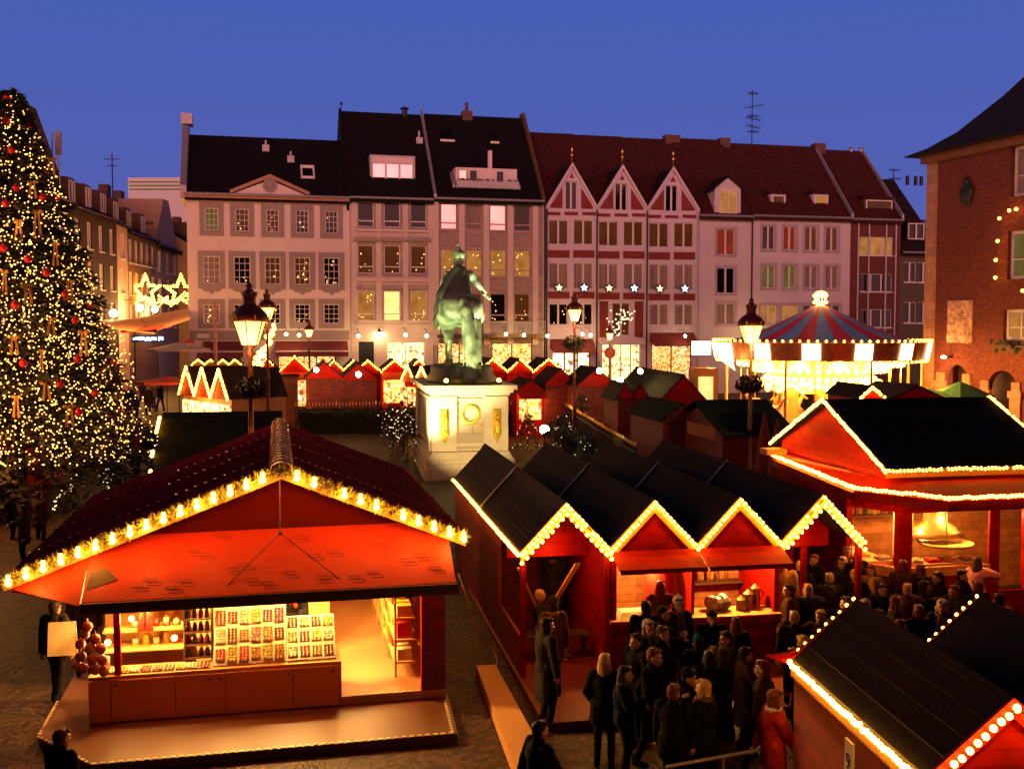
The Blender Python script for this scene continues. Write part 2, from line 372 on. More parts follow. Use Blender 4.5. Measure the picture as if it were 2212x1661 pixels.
def shop(o, u0, u1, z0, z1, m, y=0, bars=2, label=None):
    f = MB(); f.box(u0, u0 + .08, y + .06, y + .16, z0, z1); f.box(u1 - .08, u1, y + .06, y + .16, z0, z1); f.box(u0 + .08, u1 - .08, y + .06, y + .16, z1 - .08, z1)
    for k in range(1, bars): x = u0 + (u1 - u0) * k / bars; f.box(x - .04, x + .04, y + .06, y + .16, z0, z1 - .08)
    w = f.build('shop_window', M_WOODD if m is not SHOP2 else M_WHITE, o); MB().box(u0 + .04, u1 - .04, y + .165, y + .2, z0, z1 - .04).build('pane', m, w); return w
# --- house 1: white, pediment
def house1():
    dp = 5.0; o, u0, u1, ze, zr = house('pediment_house', 'wide white house with a triangular pediment and fifteen barred windows beside the side street', 407, 757, 428, 305, PL_W, M_TILEB, dp)
    cols = [457, 523, 589, 653, 716]; W1 = []; rows = [(474, 50, 30), (583, 60, 37), (678, 42, 36)]
    for r, (cy, h, w) in enumerate(rows):
        for c, cx in enumerate(cols):
            a, b, c0, d0 = pxrect(cx, cy + (0, 2, 4, 6, 8)[c] * (1 - r * .5) * .8, w - (2 if c > 1 else 0), h)
            k = {(0, 0): 'green', (0, 1): 'dim', (0, 2): 'dim', (1, 0): 'curt', (2, 0): 'curt', (1, 3): 'dim', (1, 2): 'dim'}.get((r, c), 'dark')
            W1.append((a, b, c0, d0, k, r, c))
    z_aw = uz(580, 738)[1]; sh = [(uz(600, 760)[0], uz(725, 760)[0], GF, uz(600, 762)[1]), (uz(425, 760)[0], uz(520, 760)[0], GF, uz(600, 762)[1])]
    body(o, u0, u1, ze, zr, PL_W, dp, [w[:4] for w in W1] + sh)
    for a, b, c0, d0, k, r, c in W1: window(o, a, b, c0, d0, 'grid', k, surround=SUR, sw=.36, lights=[0, 2, 3, 2, 1, 1, 3, 3, 8, 8, 6, 1, 3, 6, 0][r * 5 + c], apron=(r == 1))
    for s in sh: shop(o, *s, SHOP1 if s is sh[0] else M_LITD, bars=3)
    roof(o, u0 - .1, u1, ze, zr, dp, M_TILEB)
    c = MB(); c.box(u0 - .15, u1, -.32, -.003, ze - .28, ze + .06); c.box(u0 - .2, u1 + .02, -.4, -.01, ze + .065, ze + .2); c.build('cornice', ORN, o)
    pa = uz(497, 426)[0]; pb = uz(668, 426)[0]; pz = uz(586, 386)[1]; pm = (pa + pb) / 2
    MB().prism([(pa + .2, ze + .2), (pb - .2, ze + .2), (pm, pz - .15)], -.3, 1.6).build('pediment', PL_W, o)
    pf = MB(); 
    for a, b in ((pa, pm), (pb, pm)):
        pf.hexa([(a, -.45, ze + .2), (a, 1.7, ze + .2), (b, 1.7, pz), (b, -.45, pz), (a, -.45, ze + .45), (a, 1.7, ze + .45), (b, 1.7, pz + .25), (b, -.45, pz + .25)])
    pf.build('pediment_cornice', ORN, o)
    ro = MB(); ro.lathe([(.5, 0), (.5, .08), (.36, .1), (.34, .05), (.2, .05), (.18, .14), (.05, .16)], (0, 0, 0), 20); r_ = ro.build('rosette', SUR, o); r_.location = (pm, -.3, (ze + pz) / 2 + .15); r_.rotation_euler = (R(90), 0, 0)
    g = MB(); ux = u0 - .1; zt = zr + 1.0; k = (zr - ze) / dp
    g.prism([(-.3, ze - .2), (11 * 0 + 2 * dp, ze - .2), (2 * dp, ze + 1), (dp + .4, zt), (dp - .8, zt), (-.3, ze + .7)], ux - .3, ux + .12, 'x'); g.build('gable_parapet', M_ZINC, o)
    MB().box(ux - .4, ux + .4, dp - 1.3, dp + .2, zt - .2, zt + .55).build('chimney', M_ZINC, o)
    gutter(o, u0, u1, ze + .2)
    for px_, py_ in ((574, 322), (628, 350)):
        t = (zr - uz(px_, py_, 2.5)[1]) / (zr - ze); yy = dp * (1 - t); u = uz(px_, py_, yy)[0]; z = ze + (zr - ze) * (1 - t)
        MB().box(u - .25, u + .25, yy - .3, yy + .4, z, z + .5).box(u - .06, u + .06, yy - .1, yy + .02, z + .5, z + .85).build('roof_vent', M_ZINC, o)
    u = uz(666, 384, 1)[0]; yy = 1.6; z = ze + k * yy
    rw = MB(); 
    for q in ((-.5, -.38), (.38, .5)): rw.hexa([(u + q[0], yy - .1, z + .1), (u + q[1], yy - .1, z + .1), (u + q[1], yy + .85, z + .1 + k * .95), (u + q[0], yy + .85, z + .1 + k * .95), (u + q[0], yy - .2, z + .3), (u + q[1], yy - .2, z + .3), (u + q[1], yy + .75, z + .3 + k * .95), (u + q[0], yy + .75, z + .3 + k * .95)])
    rw.box(u - .38, u + .38, yy - .2, yy - .05, z + .1, z + .28).box(u - .38, u + .38, yy + .7, yy + .85, z + k * .95, z + k * .95 + .28); s = rw.build('skylight', M_WHITE, o)
    MB().hexa([(u - .38, yy - .05, z + .15), (u + .38, yy - .05, z + .15), (u + .38, yy + .7, z + .15 + k * .8), (u - .38, yy + .7, z + .15 + k * .8)] + [(u - .38, yy - .09, z + .2), (u + .38, yy - .09, z + .2), (u + .38, yy + .66, z + .2 + k * .8), (u - .38, yy + .66, z + .2 + k * .8)]).build('pane', M_GLASS, s)
    fb = MB(); fb.box(u0 + .1, u1 - .1, -.06, -.002, uz(580, 735)[1], uz(580, 714)[1]); fb.build('shop_fascia', SUR, o)
    z0 = uz(580, 737)[1]; z1 = uz(580, 762)[1]
    for a, b in ((440, 525), (595, 750)):
        a = uz(a, 740)[0]; b = uz(b, 740)[0]
        aw = MB(); aw.hexa([(a, -1.0, z0 - .75), (b, -1.0, z0 - .75), (b, -.07, z0 - .12), (a, -.07, z0 - .12), (a, -1.0, z0 - .7), (b, -1.0, z0 - .7), (b, -.07, z0), (a, -.07, z0)])
        aw.box(a, b, -1.02, -.99, z0 - 1.1, z0 - .76); aa = aw.build('awning', AWN, o); MB().tube((a, -1.03, z0 - .72), (b, -1.03, z0 - .72), .05).build('awning_bar', M_WHITE, aa)
    MB().box(uz(425, 726)[0], uz(452, 726)[0], -.12, -.03, uz(430, 730)[1], uz(430, 721)[1]).build('name_plate', M_WHITE, o)
    # faint scroll lettering stand-in bars on the fascia
    l = MB(); 
    for i in range(7): x = uz(700, 724)[0] - 1.9 + i * .26; l.box(x, x + .12, -.09, -.061, uz(700, 731)[1], uz(700, 720 + (i % 2) * 3)[1])
    l.build('fascia_lettering', ORN, o)
    return u1
house1()
# --- house 2: cream, three columns
def house2():
    dp = 6.2; o, u0, u1, ze, zr = house('narrow_cream_house', 'narrow cream house with ornate window bays, tall black roof and one wide pink dormer', 758, 936, 428, 252, PL_C, M_TILEB, dp)
    W1 = []; k0 = ['dark', 'dark', 'dark', 'dim', 'dim', 'dim', 'lit', 'bright', 'lit']
    for r, (cy, h, w) in enumerate([(463, 56, 36), (560, 62, 35), (661, 66, 37)]):
        for c, cx in enumerate([790, 847, 904]): W1.append((*pxrect(cx, cy + c * (1 - r * .4), w, h), k0[r * 3 + c], r, c))
    sh = [(uz(835, 760)[0], uz(918, 760)[0], GF, uz(880, 738)[1]), (uz(775, 760)[0], uz(808, 760)[0], GF, uz(800, 738)[1])]
    body(o, u0, u1, ze, zr, PL_C, dp, [w[:4] for w in W1] + sh)
    for a, b, c0, d0, k, r, c in W1: window(o, a, b, c0, d0, 'low', k, surround=PL_G, sw=.2, lights=[0, 4, 9][r])
    shop(o, *sh[0], SHOP2, bars=2); MB().box(sh[1][0], sh[1][1], .1, .16, GF, sh[1][3]).build('door', M_BLACK, o)
    b = MB()
    for py in (498, 605, 694, 722): z = uz(846, py)[1]; b.box(u0 + .3, u1 - .3, -.18, -.004, z - .12, z + .1)
    for px_ in (818, 876, 766, 930): 
        x = uz(px_, 600)[0]; b.box(x - .2, x + .2, -.1, -.003, uz(846, 693)[1], uz(846, 440)[1])
    b.build('bay_moulding', PL_C, o)
    h = MB()
    for cx in (790, 847, 904):
        x = uz(cx, 520)[0]; z = uz(cx, 522)[1]; h.prism([(x - .95, z), (x + .95, z), (x + .8, z + .3), (x - .8, z + .3)], -.3, -.02)
        z = uz(cx, 620)[1]; h.box(x - .7, x + .7, -.14, -.01, z - .2, z + .15)
    h.build('window_hood', PL_G, o)
    roof(o, u0 - .05, u1 + .05, ze, zr, dp, M_TILEB); gutter(o, u0, u1, ze)
    g = MB(); g.prism([(-.1, ze), (dp, zr + .45), (2 * dp, ze), (2 * dp, ze - 1.5), (0, ze - 1)], u0 - .25, u0 - .06, 'x'); g.build('fire_wall', M_TILEB, o)
    g = MB(); g.hexa([(u1 + .06, -.3, ze), (u1 + .24, -.3, ze), (u1 + .24, dp, zr + .3), (u1 + .06, dp, zr + .3), (u1 + .06, -.3, ze + .35), (u1 + .24, -.3, ze + .35), (u1 + .24, dp, zr + .6), (u1 + .06, dp, zr + .6)]); g.build('verge_flashing', M_ZINC, o)
    # wide dormer
    y = 1.3; a, b_, c0, d0 = pxrect(848, 365, 92, 54, y)
    dm = MB(); dm.box(a - .1, b_ + .1, y, y + 2.6, c0 - .1, d0 + .12); dd = dm.build('dormer', M_ZINC, o)
    MB().box(a + .05, b_ - .05, y - .03, y - .005, d0 - .42, d0 - .02).build('blind_box', PL_W, dd)
    window(dd, a + .05, b_ - .05, c0 + .02, d0 - .45, 'triple', 'pink', y=y - .2, sill=False)
    c = MB(); ux = uz(874, 245, dp)[0]; c.tube((ux, dp, zr), (ux, dp, zr + .55), .22).lathe([(.34, 0), (.36, .08), (.05, .2)], (ux, dp, zr + .6), 12); c.build('roof_vent', M_IRON, o)
    c = MB(); ux = uz(906, 290, 4)[0]; zz = ze + (zr - ze) * 4.2 / dp; c.box(ux - .25, ux + .25, 3.9, 4.6, zz - .3, zz + .35).tube((ux, 4.2, zz + .35), (ux, 4.2, zz + .9), .09); c.build('roof_vent', M_ZINC, o)
    MB().tube((u0 - .05, dp, zr), (u0 - .05, dp, zr + .75), .03).ball((u0 - .05, dp, zr + .8), .12).build('weather_mast', M_IRON, o)
    for cx in (808,): pass
    wl = thing('wall_lantern', 'small glowing lantern on a bracket beside the dark door of the narrow cream house', 'lamp', FP0 + FU * uz(818, 722)[0], FY)
    z = uz(818, 722)[1]; MB().path([(0, 0, z + .35), (0, -.4, z + .45), (0, -.5, z + .3)], .03).build('bracket', M_IRON, wl)
    MB().lathe([(.05, -.25), (.17, .1), (.2, .12)], (0, -.5, z), 6).build('lamp_glass', M_LANTC, wl); MB().lathe([(.24, .12), (.1, .3), (.02, .42)], (0, -.5, z), 6).build('lamp_cap', M_IRON, wl)
house2()
# --- house 3: grey-beige, four columns
def house3():
    dp = 6.2; o, u0, u1, ze, zr = house('grey_beige_house', 'grey-beige four column house with a roof terrace cut into its black roof, behind the statue', 938, 1172, 431, 259, PL_G, M_TILEB, dp)
    W1 = []; kk = ['pink', 'curt', 'pink', 'dark', 'lit', 'lit', 'lit', 'lit', 'dim', 'dim', 'dark', 'dim']
    for r, (cy, h, w) in enumerate([(467, 58, 36), (567, 58, 36), (664, 62, 34)]):
        for c, cx in enumerate([970, 1024, 1076, 1128]):
            W1.append((*pxrect(cx, cy + c * 1.5 * (1 - r * .4), w, h), kk[r * 4 + c], r, c))
    sh = [(uz(1062, 770)[0], uz(1150, 770)[0], GF, uz(1100, 740)[1]), (uz(945, 770)[0], uz(1040, 770)[0], GF, uz(1000, 740)[1])]
    body(o, u0, u1, ze, zr, PL_G, dp, [w[:4] for w in W1] + sh)
    for a, b, c0, d0, k, r, c in W1: window(o, a, b, c0, d0, 'low', k, sill=True, lights=[0, 5, 6][r], frame=mat('rosy_frame', (.5, .34, .30), .6))
    p = MB()
    for px_ in (941, 997, 1050, 1102, 1156): x = uz(px_, 600)[0]; p.box(x - .22, x + .22, -.16, -.003, uz(1050, 745)[1], ze - .05)
    p.build('pilaster', PL_C, o)
    for py in (520, 617):
        for px_ in (970, 1024, 1076, 1128):
            x, z = uz(px_, py); q = MB().box(x - .74, x + .82, -.016, -.002, z - .51, z + .51)
            for i in range(9): q.box(x - .72 + i * .16, x - .60 + i * .16, -.035, -.0165, z - .5, z + .5)
            q.build('ribbed_panel', mat('ribbed_stone', (.36, .27, .24), .8), o)
    for s in sh: shop(o, *s, SHOP1, bars=2)
    zb = uz(1100, 722)[1]; MB().box(u0 + .2, u1 - .1, -1.1, -.01, zb - .25, zb).build('balcony_slab', M_WOODD, o)
    rl = MB(); rl.tube((u0 + .2, -1.08, zb + .95), (u1 - .1, -1.08, zb + .95), .035)
    n = 46
    for i in range(n + 1): x = u0 + .2 + (u1 - u0 - .3) * i / n; rl.tube((x, -1.08, zb), (x, -1.08, zb + .95), .02, n=4)
    rl.build('balcony_railing', M_ZINC, o)
    roof(o, u0 + .3, u1 - .1, ze, zr, dp, M_TILEB); gutter(o, u0, u1, ze); MB().box(u0 - .02, u0 + .29, -.2, 2 * dp, ze - .3, ze).build('verge', M_TILEB, o)
    g = MB(); g.prism([(-.2, ze - .2), (-.2, ze + .35), (dp - .4, zr + .35), (dp - .4, zr + .6), (dp + .6, zr + .6), (2 * dp, ze)], u1 - .1, u1 + .15, 'x'); g.build('fire_wall', M_WOODD, o)
    y = .9; a, b, c0, d0 = pxrect(1048, 386, 140, 46, y); k = (zr - ze) / dp
    t = MB(); t.box(a, b, y + .05, y + 1.9, c0 + .2, c0 + .35); te = t.build('roof_terrace', PL_W, o)
    MB().box(a + .15, b - .15, .5, 2.6, c0 - .1, d0).build('terrace_wall', PL_W, te)
    for xx in (.35, 1.15, 3.2): window(te, a + xx, a + xx + .65, c0 + .45, d0 - .15, 'single', 'dark' if xx > .5 else 'pink', y=.31, sill=False)
    s_ = MB()
    for x in (a, b): s_.hexa([(x - .1, y - .5, c0 - .1), (x + .1, y - .5, c0 - .1), (x + .1, y + 1.7, d0 + .2), (x - .1, y + 1.7, d0 + .2), (x - .1, y - .5, c0 + .2), (x + .1, y - .5, c0 + .2), (x + .1, y + 1.7, d0 + .5), (x - .1, y + 1.7, d0 + .5)])
    s_.build('terrace_cheek', M_ZINC, te)
    MB().box(a + .12, b - .12, .0, .2, c0 - .1, c0 + .42).build('planter', M_ZINC, te)
    pl = MB()
    for i in range(34): x = a + .3 + (b - a - .6) * rnd.random(); pl.ball((x, .1, c0 + .46), rnd.uniform(.08, .16), 5, 3)
    pl.build('planting', mat('balcony_plants', (.10, .09, .07), .8, var=.5), te)
    x = uz(1056, 350, 2)[0]; MB().box(x - .14, x + .14, y + .6, y + .9, c0 + .4, uz(1056, 328, 2)[1]).build('flue', PL_W, te)
    for px_, py_, w in ((966, 303, .9), (1068, 308, .45)):
        yy = 4.2; x = uz(px_, py_, yy)[0]; z = ze + k * yy + .12
        sk = MB().hexa([(x - w / 2, yy, z), (x + w / 2, yy, z), (x + w / 2, yy + .8, z + .8 * k), (x - w / 2, yy + .8, z + .8 * k), (x - w / 2, yy - .06, z + .1), (x + w / 2, yy - .06, z + .1), (x + w / 2, yy + .74, z + .8 * k + .1), (x - w / 2, yy + .74, z + .8 * k + .1)]).build('skylight', M_GLASS, o)
        MB().box(x - w / 2 - .12, x + w / 2 + .12, yy - .2, yy - .07, z - .08, z + .08).build('skylight_sill', M_WHITE, sk)
    x = uz(1008, 250, dp)[0]; MB().box(x - .4, x + .4, dp - .4, dp + .4, zr - .2, zr + .55).tube((x, dp, zr + .5), (x, dp, zr + 1.25), .14).build('chimney', M_WOODD, o)
    for i, px_ in enumerate((1006, 1138)):
        pass
house3()
# --- houses 4-6: three gabled timber fronts
FRM = mat('lilac_white_timber', (.62, .55, .62), .7, var=.07)
def gabled(i, xl, xr, words):
    dp = 6.0; xm = (xl + xr) / 2; ry = 296 + (xm - 1235) * .055
    o, u0, u1, ze, zr = house('gabled_house', words, xl, xr, 452 + i * 2, ry, FRM, M_TILER, dp)
    um = (u0 + u1) / 2; zp = uz(xm, 362 + i * 4)[1]
    holes = []; specs = []
    kinds = [['dim', 'dim', 'curt', 'dark'], ['dim', 'dim', 'curt', 'dim'], ['dim', 'dim', 'curt', 'curt']][i]
    for r, (cy, h, w) in enumerate([(502, 54, 42), (596, 56, 42), (679, 46, 40)]):
        for c in (0, 1):
            if r == 2 and i == 1: continue
            cx = xm - 27.5 + 54 * c
            q = pxrect(cx, cy + i * (3, 1.5, .5)[r], w, h); specs.append((*q, kinds[0] if r == 0 else 'curt' if r == 1 else kinds[3] if i != 2 else 'curt', r))
    if i == 1: specs.append((*pxrect(xm, 690, 38, 72), 'dim', 2))
    gw = pxrect(xm, 423 + i * 4, 26, 62); 
    w = MB(); holes = [s[:4] for s in specs]; shp = (u0 + .45, u1 - .45, GF, uz(xm, (752, 742, 738)[i])[1])
    wall(w, u0, u1, GF - .4, ze, holes + [shp], 0, .24)
    # gable front with window hole: build as prism pieces round the window
    k = (zp - ze) / (u1 - um)
    A, B, C, D = gw
    w.prism([(u0, ze), (A, ze), (A, zp - k * (um - A)), ], 0, .24); w.prism([(B, ze), (u1, ze), (B, zp - k * (B - um))], 0, .24)
    w.prism([(A, D), (B, D), (B, zp - k * (B - um)), (um, zp), (A, zp - k * (um - A))], 0, .24); w.box(A, B, 0, .24, ze, max(C, ze + .01))
    w.prism([(.3, GF - .4), (2 * dp, GF - .4), (2 * dp, ze - .02), (dp, zr - .06), (.3, ze - .02)], u0 + .003, u1 - .003, 'x')
    w.build('wall', FRM, o)
    for s in specs: window(o, *s[:4], 'pair', s[4], fw=.06, lights=(0, 0, 3)[s[5]] if s[4] != 'curt' else 0, sill=False)
    window(o, *gw, 'pair', 'dark', fw=.07, sill=False, surround=FRM, sw=.14)
    if i == 1:
        for cx in (-38, 38): q = pxrect(xm + cx, 690, 18, 78); MB().box(q[0], q[1], -.03, -.003, q[2], q[3]).build('brick_panel', TIMR, o)
    for py, h in ((549, 17), (638, 15)):
        for c in (0, 1): q = pxrect(xm - 27 + 54 * c, py + i * 2, 46, h); MB().box(q[0], q[1], -.03, -.003, q[2], q[3]).build('brick_panel', TIMR, o)
    for c in (-38, 0, 38): q = pxrect(xm + c, 462 + i * 3, 29, 8); MB().box(q[0], q[1], -.03, -.003, q[2], q[3]).build('brick_panel', TIMR, o)
    for s in (-1, 1):   # red gable fields
        e = um + s * (u1 - um - .3); z0 = ze + .05; i0 = um + s * (B - um + .3)
        MB().prism([(e, z0), (i0, z0), (i0, zp - k * abs(i0 - um) - .35), (e, z0 + .15)], -.03, -.003).build('brick_panel', TIMR, o)
    zz = D + .25; hw = (zp - zz) / k - .35
    if hw > .1: MB().prism([(um - hw, zz), (um + hw, zz), (um, zp - .4)], -.03, -.003).build('brick_panel', TIMR, o)
    v = MB()
    for s in (-1, 1):
        e = um + s * (u1 - um + .05); v.hexa([(e, -.22, ze - .1), (e, .05, ze - .1), (um, .05, zp + .05), (um, -.22, zp + .05), (e, -.22, ze + .2), (e, .05, ze + .2), (um, .05, zp + .35), (um, -.22, zp + .35)])
    v.build('verge_board', FRM, o)
    # cross roof behind the gable
    kk = (zr - ze) / dp; yb = (zp - ze) / kk
    cr = MB()
    for s in (-1, 1):
        e = um + s * (u1 - um); cr.face([(e, 0, ze), (um, 0, zp + .22), (um, yb, zp + .22), (e, .0, ze + .01)]) if False else cr.face([(e, -.05, ze + .08), (um, -.05, zp + .3), (um, yb + .3, zp + .3)])
    cr.build('cross_roof', M_ROOFD, o)
    f = MB(); f.tube((um, 0, zp + .3), (um, 0, zp + 1.5), .035).lathe([(.02, 0), (.12, .1), (.14, .2), (.02, .34)], (um, 0, zp + .75), 10).lathe([(.01, 0), (.08, .12), (.09, .3), (.01, .5)], (um, 0, zp + 1.1), 8); f.build('finial', M_GOLD, o, True)
    roof(o, u0, u1, ze, zr, dp, M_TILER, ov=-.3)
    downpipe(o, u0, GF, ze, M_IRON, -.12)
    if i == 2: downpipe(o, u1, GF, ze, M_ZINC, -.12)
    shop(o, *shp, (SHOPW, SHOP2, SHOP1)[i], bars=(3, 4, 2)[i])
    am = MB(); z = shp[3]
    if i == 1:
        am.prism([(u0 + .2, z - .1)] + [(u0 + .2 + (u1 - u0 - .4) * t / 8, z + .15 + .55 * math.sin(math.pi * t / 8)) for t in range(9)] + [(u1 - .2, z - .1)], -.5, -.01)
        am.build('arched_canopy', FRM, o)
    else:
        am.hexa([(u0 + .3, -1.1, z - .35), (u1 - .3, -1.1, z - .35), (u1 - .3, -.01, z), (u0 + .3, -.01, z), (u0 + .3, -1.1, z - .28), (u1 - .3, -1.1, z - .28), (u1 - .3, -.01, z + .7), (u0 + .3, -.01, z + .7)])
        am.build('awning', TIMR if i == 2 else AWN, o)
    for c in (0, 1):
        q = uz(xm - 28 + 54 * c, 622 + i)
        st = thing('lit_star', ('yellow' if c == 0 else 'blue-white') + ' lit star on a round disc under the windows of the ' + ('left', 'middle', 'right')[i] + ' gabled house', 'star', FP0 + FU * q[0] - FN * .2, FY, 'lit stars on the gabled houses'); st.location.z = q[1]
        MB().prism([(.36 * math.cos(t * .3927), .36 * math.sin(t * .3927)) for t in range(16)], -.02, .05).build('disc', mat('star_disc', (.10, .06, .03), .6) if c == 0 else mat('star_disc_blue', (.03, .06, .16), .6), st)
        MB().prism([((.30 if t % 2 == 0 else .13) * math.sin(t * math.pi / 5), (.30 if t % 2 == 0 else .13) * math.cos(t * math.pi / 5)) for t in range(10)], -.07, -.025).build('star', M_TINYW if c == 0 else mat('star_white', (1, 1, 1), emit=(.85, .95, 1), es=3, light=False), st)
for i, (a, b, wd) in enumerate([(1180, 1288, 'gabled half-timbered house left of three, white frame with brick-red panels and a white-lit shop'), (1288, 1396, 'gabled half-timbered house in the middle of three, with an arched canopy over a yellow-lit shop'), (1396, 1506, 'gabled half-timbered house right of three, beside the plain white house')]): gabled(i, a, b, wd)
# --- narrow connecting strip between house 3 and gabled ones, house 7 (white with tall dormer), house 8 (white 4 columns)
def plain(name, words, xl, xr, ey, ry, wm, rm, rows, cols, style, kinds, dp=6, sur=None, shopm=None, lights=None, u_off=0):
    o, u0, u1, ze, zr = house(name, words, xl, xr, ey, ry, wm, rm, dp)
    sp = []; n = 0
    for r, (cy, h, w) in enumerate(rows):
        for c, cx in enumerate(cols): sp.append((*pxrect(cx, cy + (cx - cols[0]) * .02 * (1 - r * .5), w, h), kinds[n % len(kinds)], r, c)); n += 1
    sh = []
    if shopm: sh = [(u0 + .5, u1 - .5, GF, uz((xl + xr) / 2, 745)[1])]
    body(o, u0, u1, ze, zr, wm, dp, [s[:4] for s in sp] + sh)
    for k, s in enumerate(sp): window(o, *s[:4], style, s[4], surround=sur, sw=.18, fw=.06, lights=(lights or {}).get(k, 0))
    if shopm: shop(o, *sh[0], shopm, bars=3)
    roof(o, u0, u1, ze, zr, dp, rm); gutter(o, u0, u1, ze)
    return o, u0, u1, ze, zr
def slot(): 
    o, u0, u1, ze, zr = house('side_passage_wall', 'narrow pale wall strip with a downpipe between the grey-beige and gabled houses', 1172, 1180, 440, 290, PL_C, M_TILER, 6)
    body(o, u0, u1, ze, zr, PL_C, 6, []); roof(o, u0, u1, ze, zr, 6, M_TILER, ov=.1); downpipe(o, (u0 + u1) / 2, GF, ze, M_IRON)
slot()
SURW = mat('lilac_surround', (.42, .36, .42), .8, var=.1)
o5, a5, b5, ze5, zr5 = plain('tall_dormer_house', 'slim white house with one column of windows under a tall pointed dormer', 1506, 1622, 466, 309, PL_V, M_TILER, [(523, 56, 38), (606, 56, 38), (678, 46, 38)], [1568], 'pair', ['red', 'dark', 'curt'], sur=SURW)
def dormer(o, px, py, w, h, y, ze, zr, dp, kind, pointed=False, style='pair', m=PL_V):
    a, b, c, d = pxrect(px, py, w, h, y); k = (zr - ze) / dp; yb = min(dp, (d - ze) / k); dm = MB()
    if pointed:
        t = d + .95; um = (a + b) / 2; dm.prism([(a - .35, c - .8), (b + .35, c - .8), (b + .35, d + .1), (um, t), (a - .35, d + .1)], y, yb)
        x = dm.build('dormer', m, o); r = MB()
        for s in (-1, 1): e = um + s * (b - um + .6); r.hexa([(e, y - .15, d - .1), (e, yb + 1.2, d - .1), (um, yb + 1.2, t + .05), (um, y - .15, t + .05), (e, y - .15, d + .05), (e, yb + 1.2, d + .05), (um, yb + 1.2, t + .22), (um, y - .15, t + .22)])
        r.build('dormer_roof', M_ROOFD, x)
    else:
        dm.box(a - .12, b + .12, y, yb + .2, c - .15, d + .1); x = dm.build('dormer', m, o)
        r = MB(); r.hexa([(a - .3, y - .25, d + .12), (b + .3, y - .25, d + .12), (b + .3, yb + 2.2, d + .55), (a - .3, yb + 2.2, d + .55), (a - .3, y - .25, d + .24), (b + .3, y - .25, d + .24), (b + .3, yb + 2.2, d + .85), (a - .3, yb + 2.2, d + .85)]); r.build('dormer_roof', M_TILER, x)
    window(x, a, b, c, d, style, kind, y=y - .19, sill=False, fw=.09)
    return x
dormer(o5, 1572, 436, 38, 52, .05, ze5, zr5, 6, 'lit', True)
o6, a6, b6, ze6, zr6 = plain('long_white_house', 'long white house with three rows of four paired windows and two square dormers', 1622, 1834, 468, 322, PL_V, M_TILER,
    [(514, 52, 26), (598, 50, 27), (679, 40, 34)], [1660, 1706, 1752, 1797], 'pair', ['dark', 'red', 'dim', 'dim', 'green', 'green', 'curt', 'curt', 'lit', 'lit', 'dark', 'dark'], sur=SURW, lights={0: 0})
for px_ in (1681, 1773): dormer(o6, px_, 437, 27, 30, 1.0, ze6, zr6, 6, 'lit' if px_ > 1700 else 'dim', False, 'single')
downpipe(o6, a6, GF, ze6)
for xx, w_, par in ((1450, 1.3, o5), (1563, .9, o6), (1768, 1.0, o6)):
    q = uz(xx, 300, 6); pr_ = uz(xx, 296 + (xx - 1235) * .055, 6)[1]; MB().box(q[0] - w_ / 2, q[0] + w_ / 2, 5.6, 6.4, pr_ - .4, pr_ + .55).build('chimney', M_WOODD, par)
def aerial(words, px, ybot, ytop, d, bars):
    u, z0 = uz(px, ybot, d); z1 = uz(px, ytop, d)[1]
    o = thing('roof_aerial', words, 'aerial', FP0 + FU * u + FN * d, FY); o.location.z = z0
    MB().tube((0, 0, -.3), (0, 0, z1 - z0), .045, n=5).build('mast', M_IRON, o)
    e = MB()
    for t, L, s in bars:
        z = (z1 - z0) * t; e.tube((-L * .4, 0, z - s), (L * .6, 0, z + s), .025, n=4)
        for k in range(5): x = -L * .4 + L * k / 4; e.tube((x, -.35, z - s + 2 * s * k / 4), (x, .35, z - s + 2 * s * k / 4), .018, n=4); e.tube((x, 0, z - .12), (x, 0, z + .18), .018, n=4)
    e.build('antenna', M_IRON, o); return o
aerial('tall television mast with four cross antennas on the red roof of the long white house', 1624, 318, 196, 6, [(.95, .8, 0), (.72, 1.7, .2), (.55, .9, 0), (.5, 1.2, -.1), (.36, 1.2, -.12), (.27, .9, 0)])
# --- house 9: dark red brick with bay triple windows
o7, a7, b7, ze7, zr7 = plain('red_brick_bay_house', 'narrow dark red brick house with triple windows right of the long white house', 1834, 1942, 474, 334, BRK, M_TILER,
    [(532, 42, 72), (611, 40, 68), (688, 40, 66)], [1893], 'triple', ['lit', 'dark', 'dark'], dp=6)
dormer(o7, 1898, 450, 56, 36, .8, ze7, zr7, 6, 'dim', False, 'single', M_WOODD)
g = MB(); g.hexa([(a7 - .08, -.3, ze7), (a7 + .1, -.3, ze7), (a7 + .1, 6, zr7 + .3), (a7 - .08, 6, zr7 + .3), (a7 - .08, -.3, ze7 + .4), (a7 + .1, -.3, ze7 + .4), (a7 + .1, 6, zr7 + .7), (a7 - .08, 6, zr7 + .7)]); g.hexa([(b7 - .1, -.3, ze7), (b7 + .1, -.3, ze7), (b7 + .1, 6, zr7), (b7 - .1, 6, zr7), (b7 - .1, -.3, ze7 + .4), (b7 + .1, -.3, ze7 + .4), (b7 + .1, 6, zr7 + .4), (b7 - .1, 6, zr7 + .4)]); g.build('verge_flashing', M_ZINC, o7)
fr = MB()
for px_ in (1852, 1875, 1912, 1933): x = uz(px_, 600)[0]; fr.box(x - .06, x + .06, -.1, -.003, uz(px_, 730)[1], ze7 - .2)
fr.build('bay_rib', M_ZINC, o7)
for xx in (1838, 1860):
    q = uz(xx, 330, 6); z = uz(xx, 334, 6)[1]; MB().tube((q[0], 6, z - .2), (q[0], 6, z + .5), .14).lathe([(.22, 0), (.24, .06), (.02, .15)], (q[0], 6, z + .52), 8).build('chimney_pot', M_ZINC, o7)
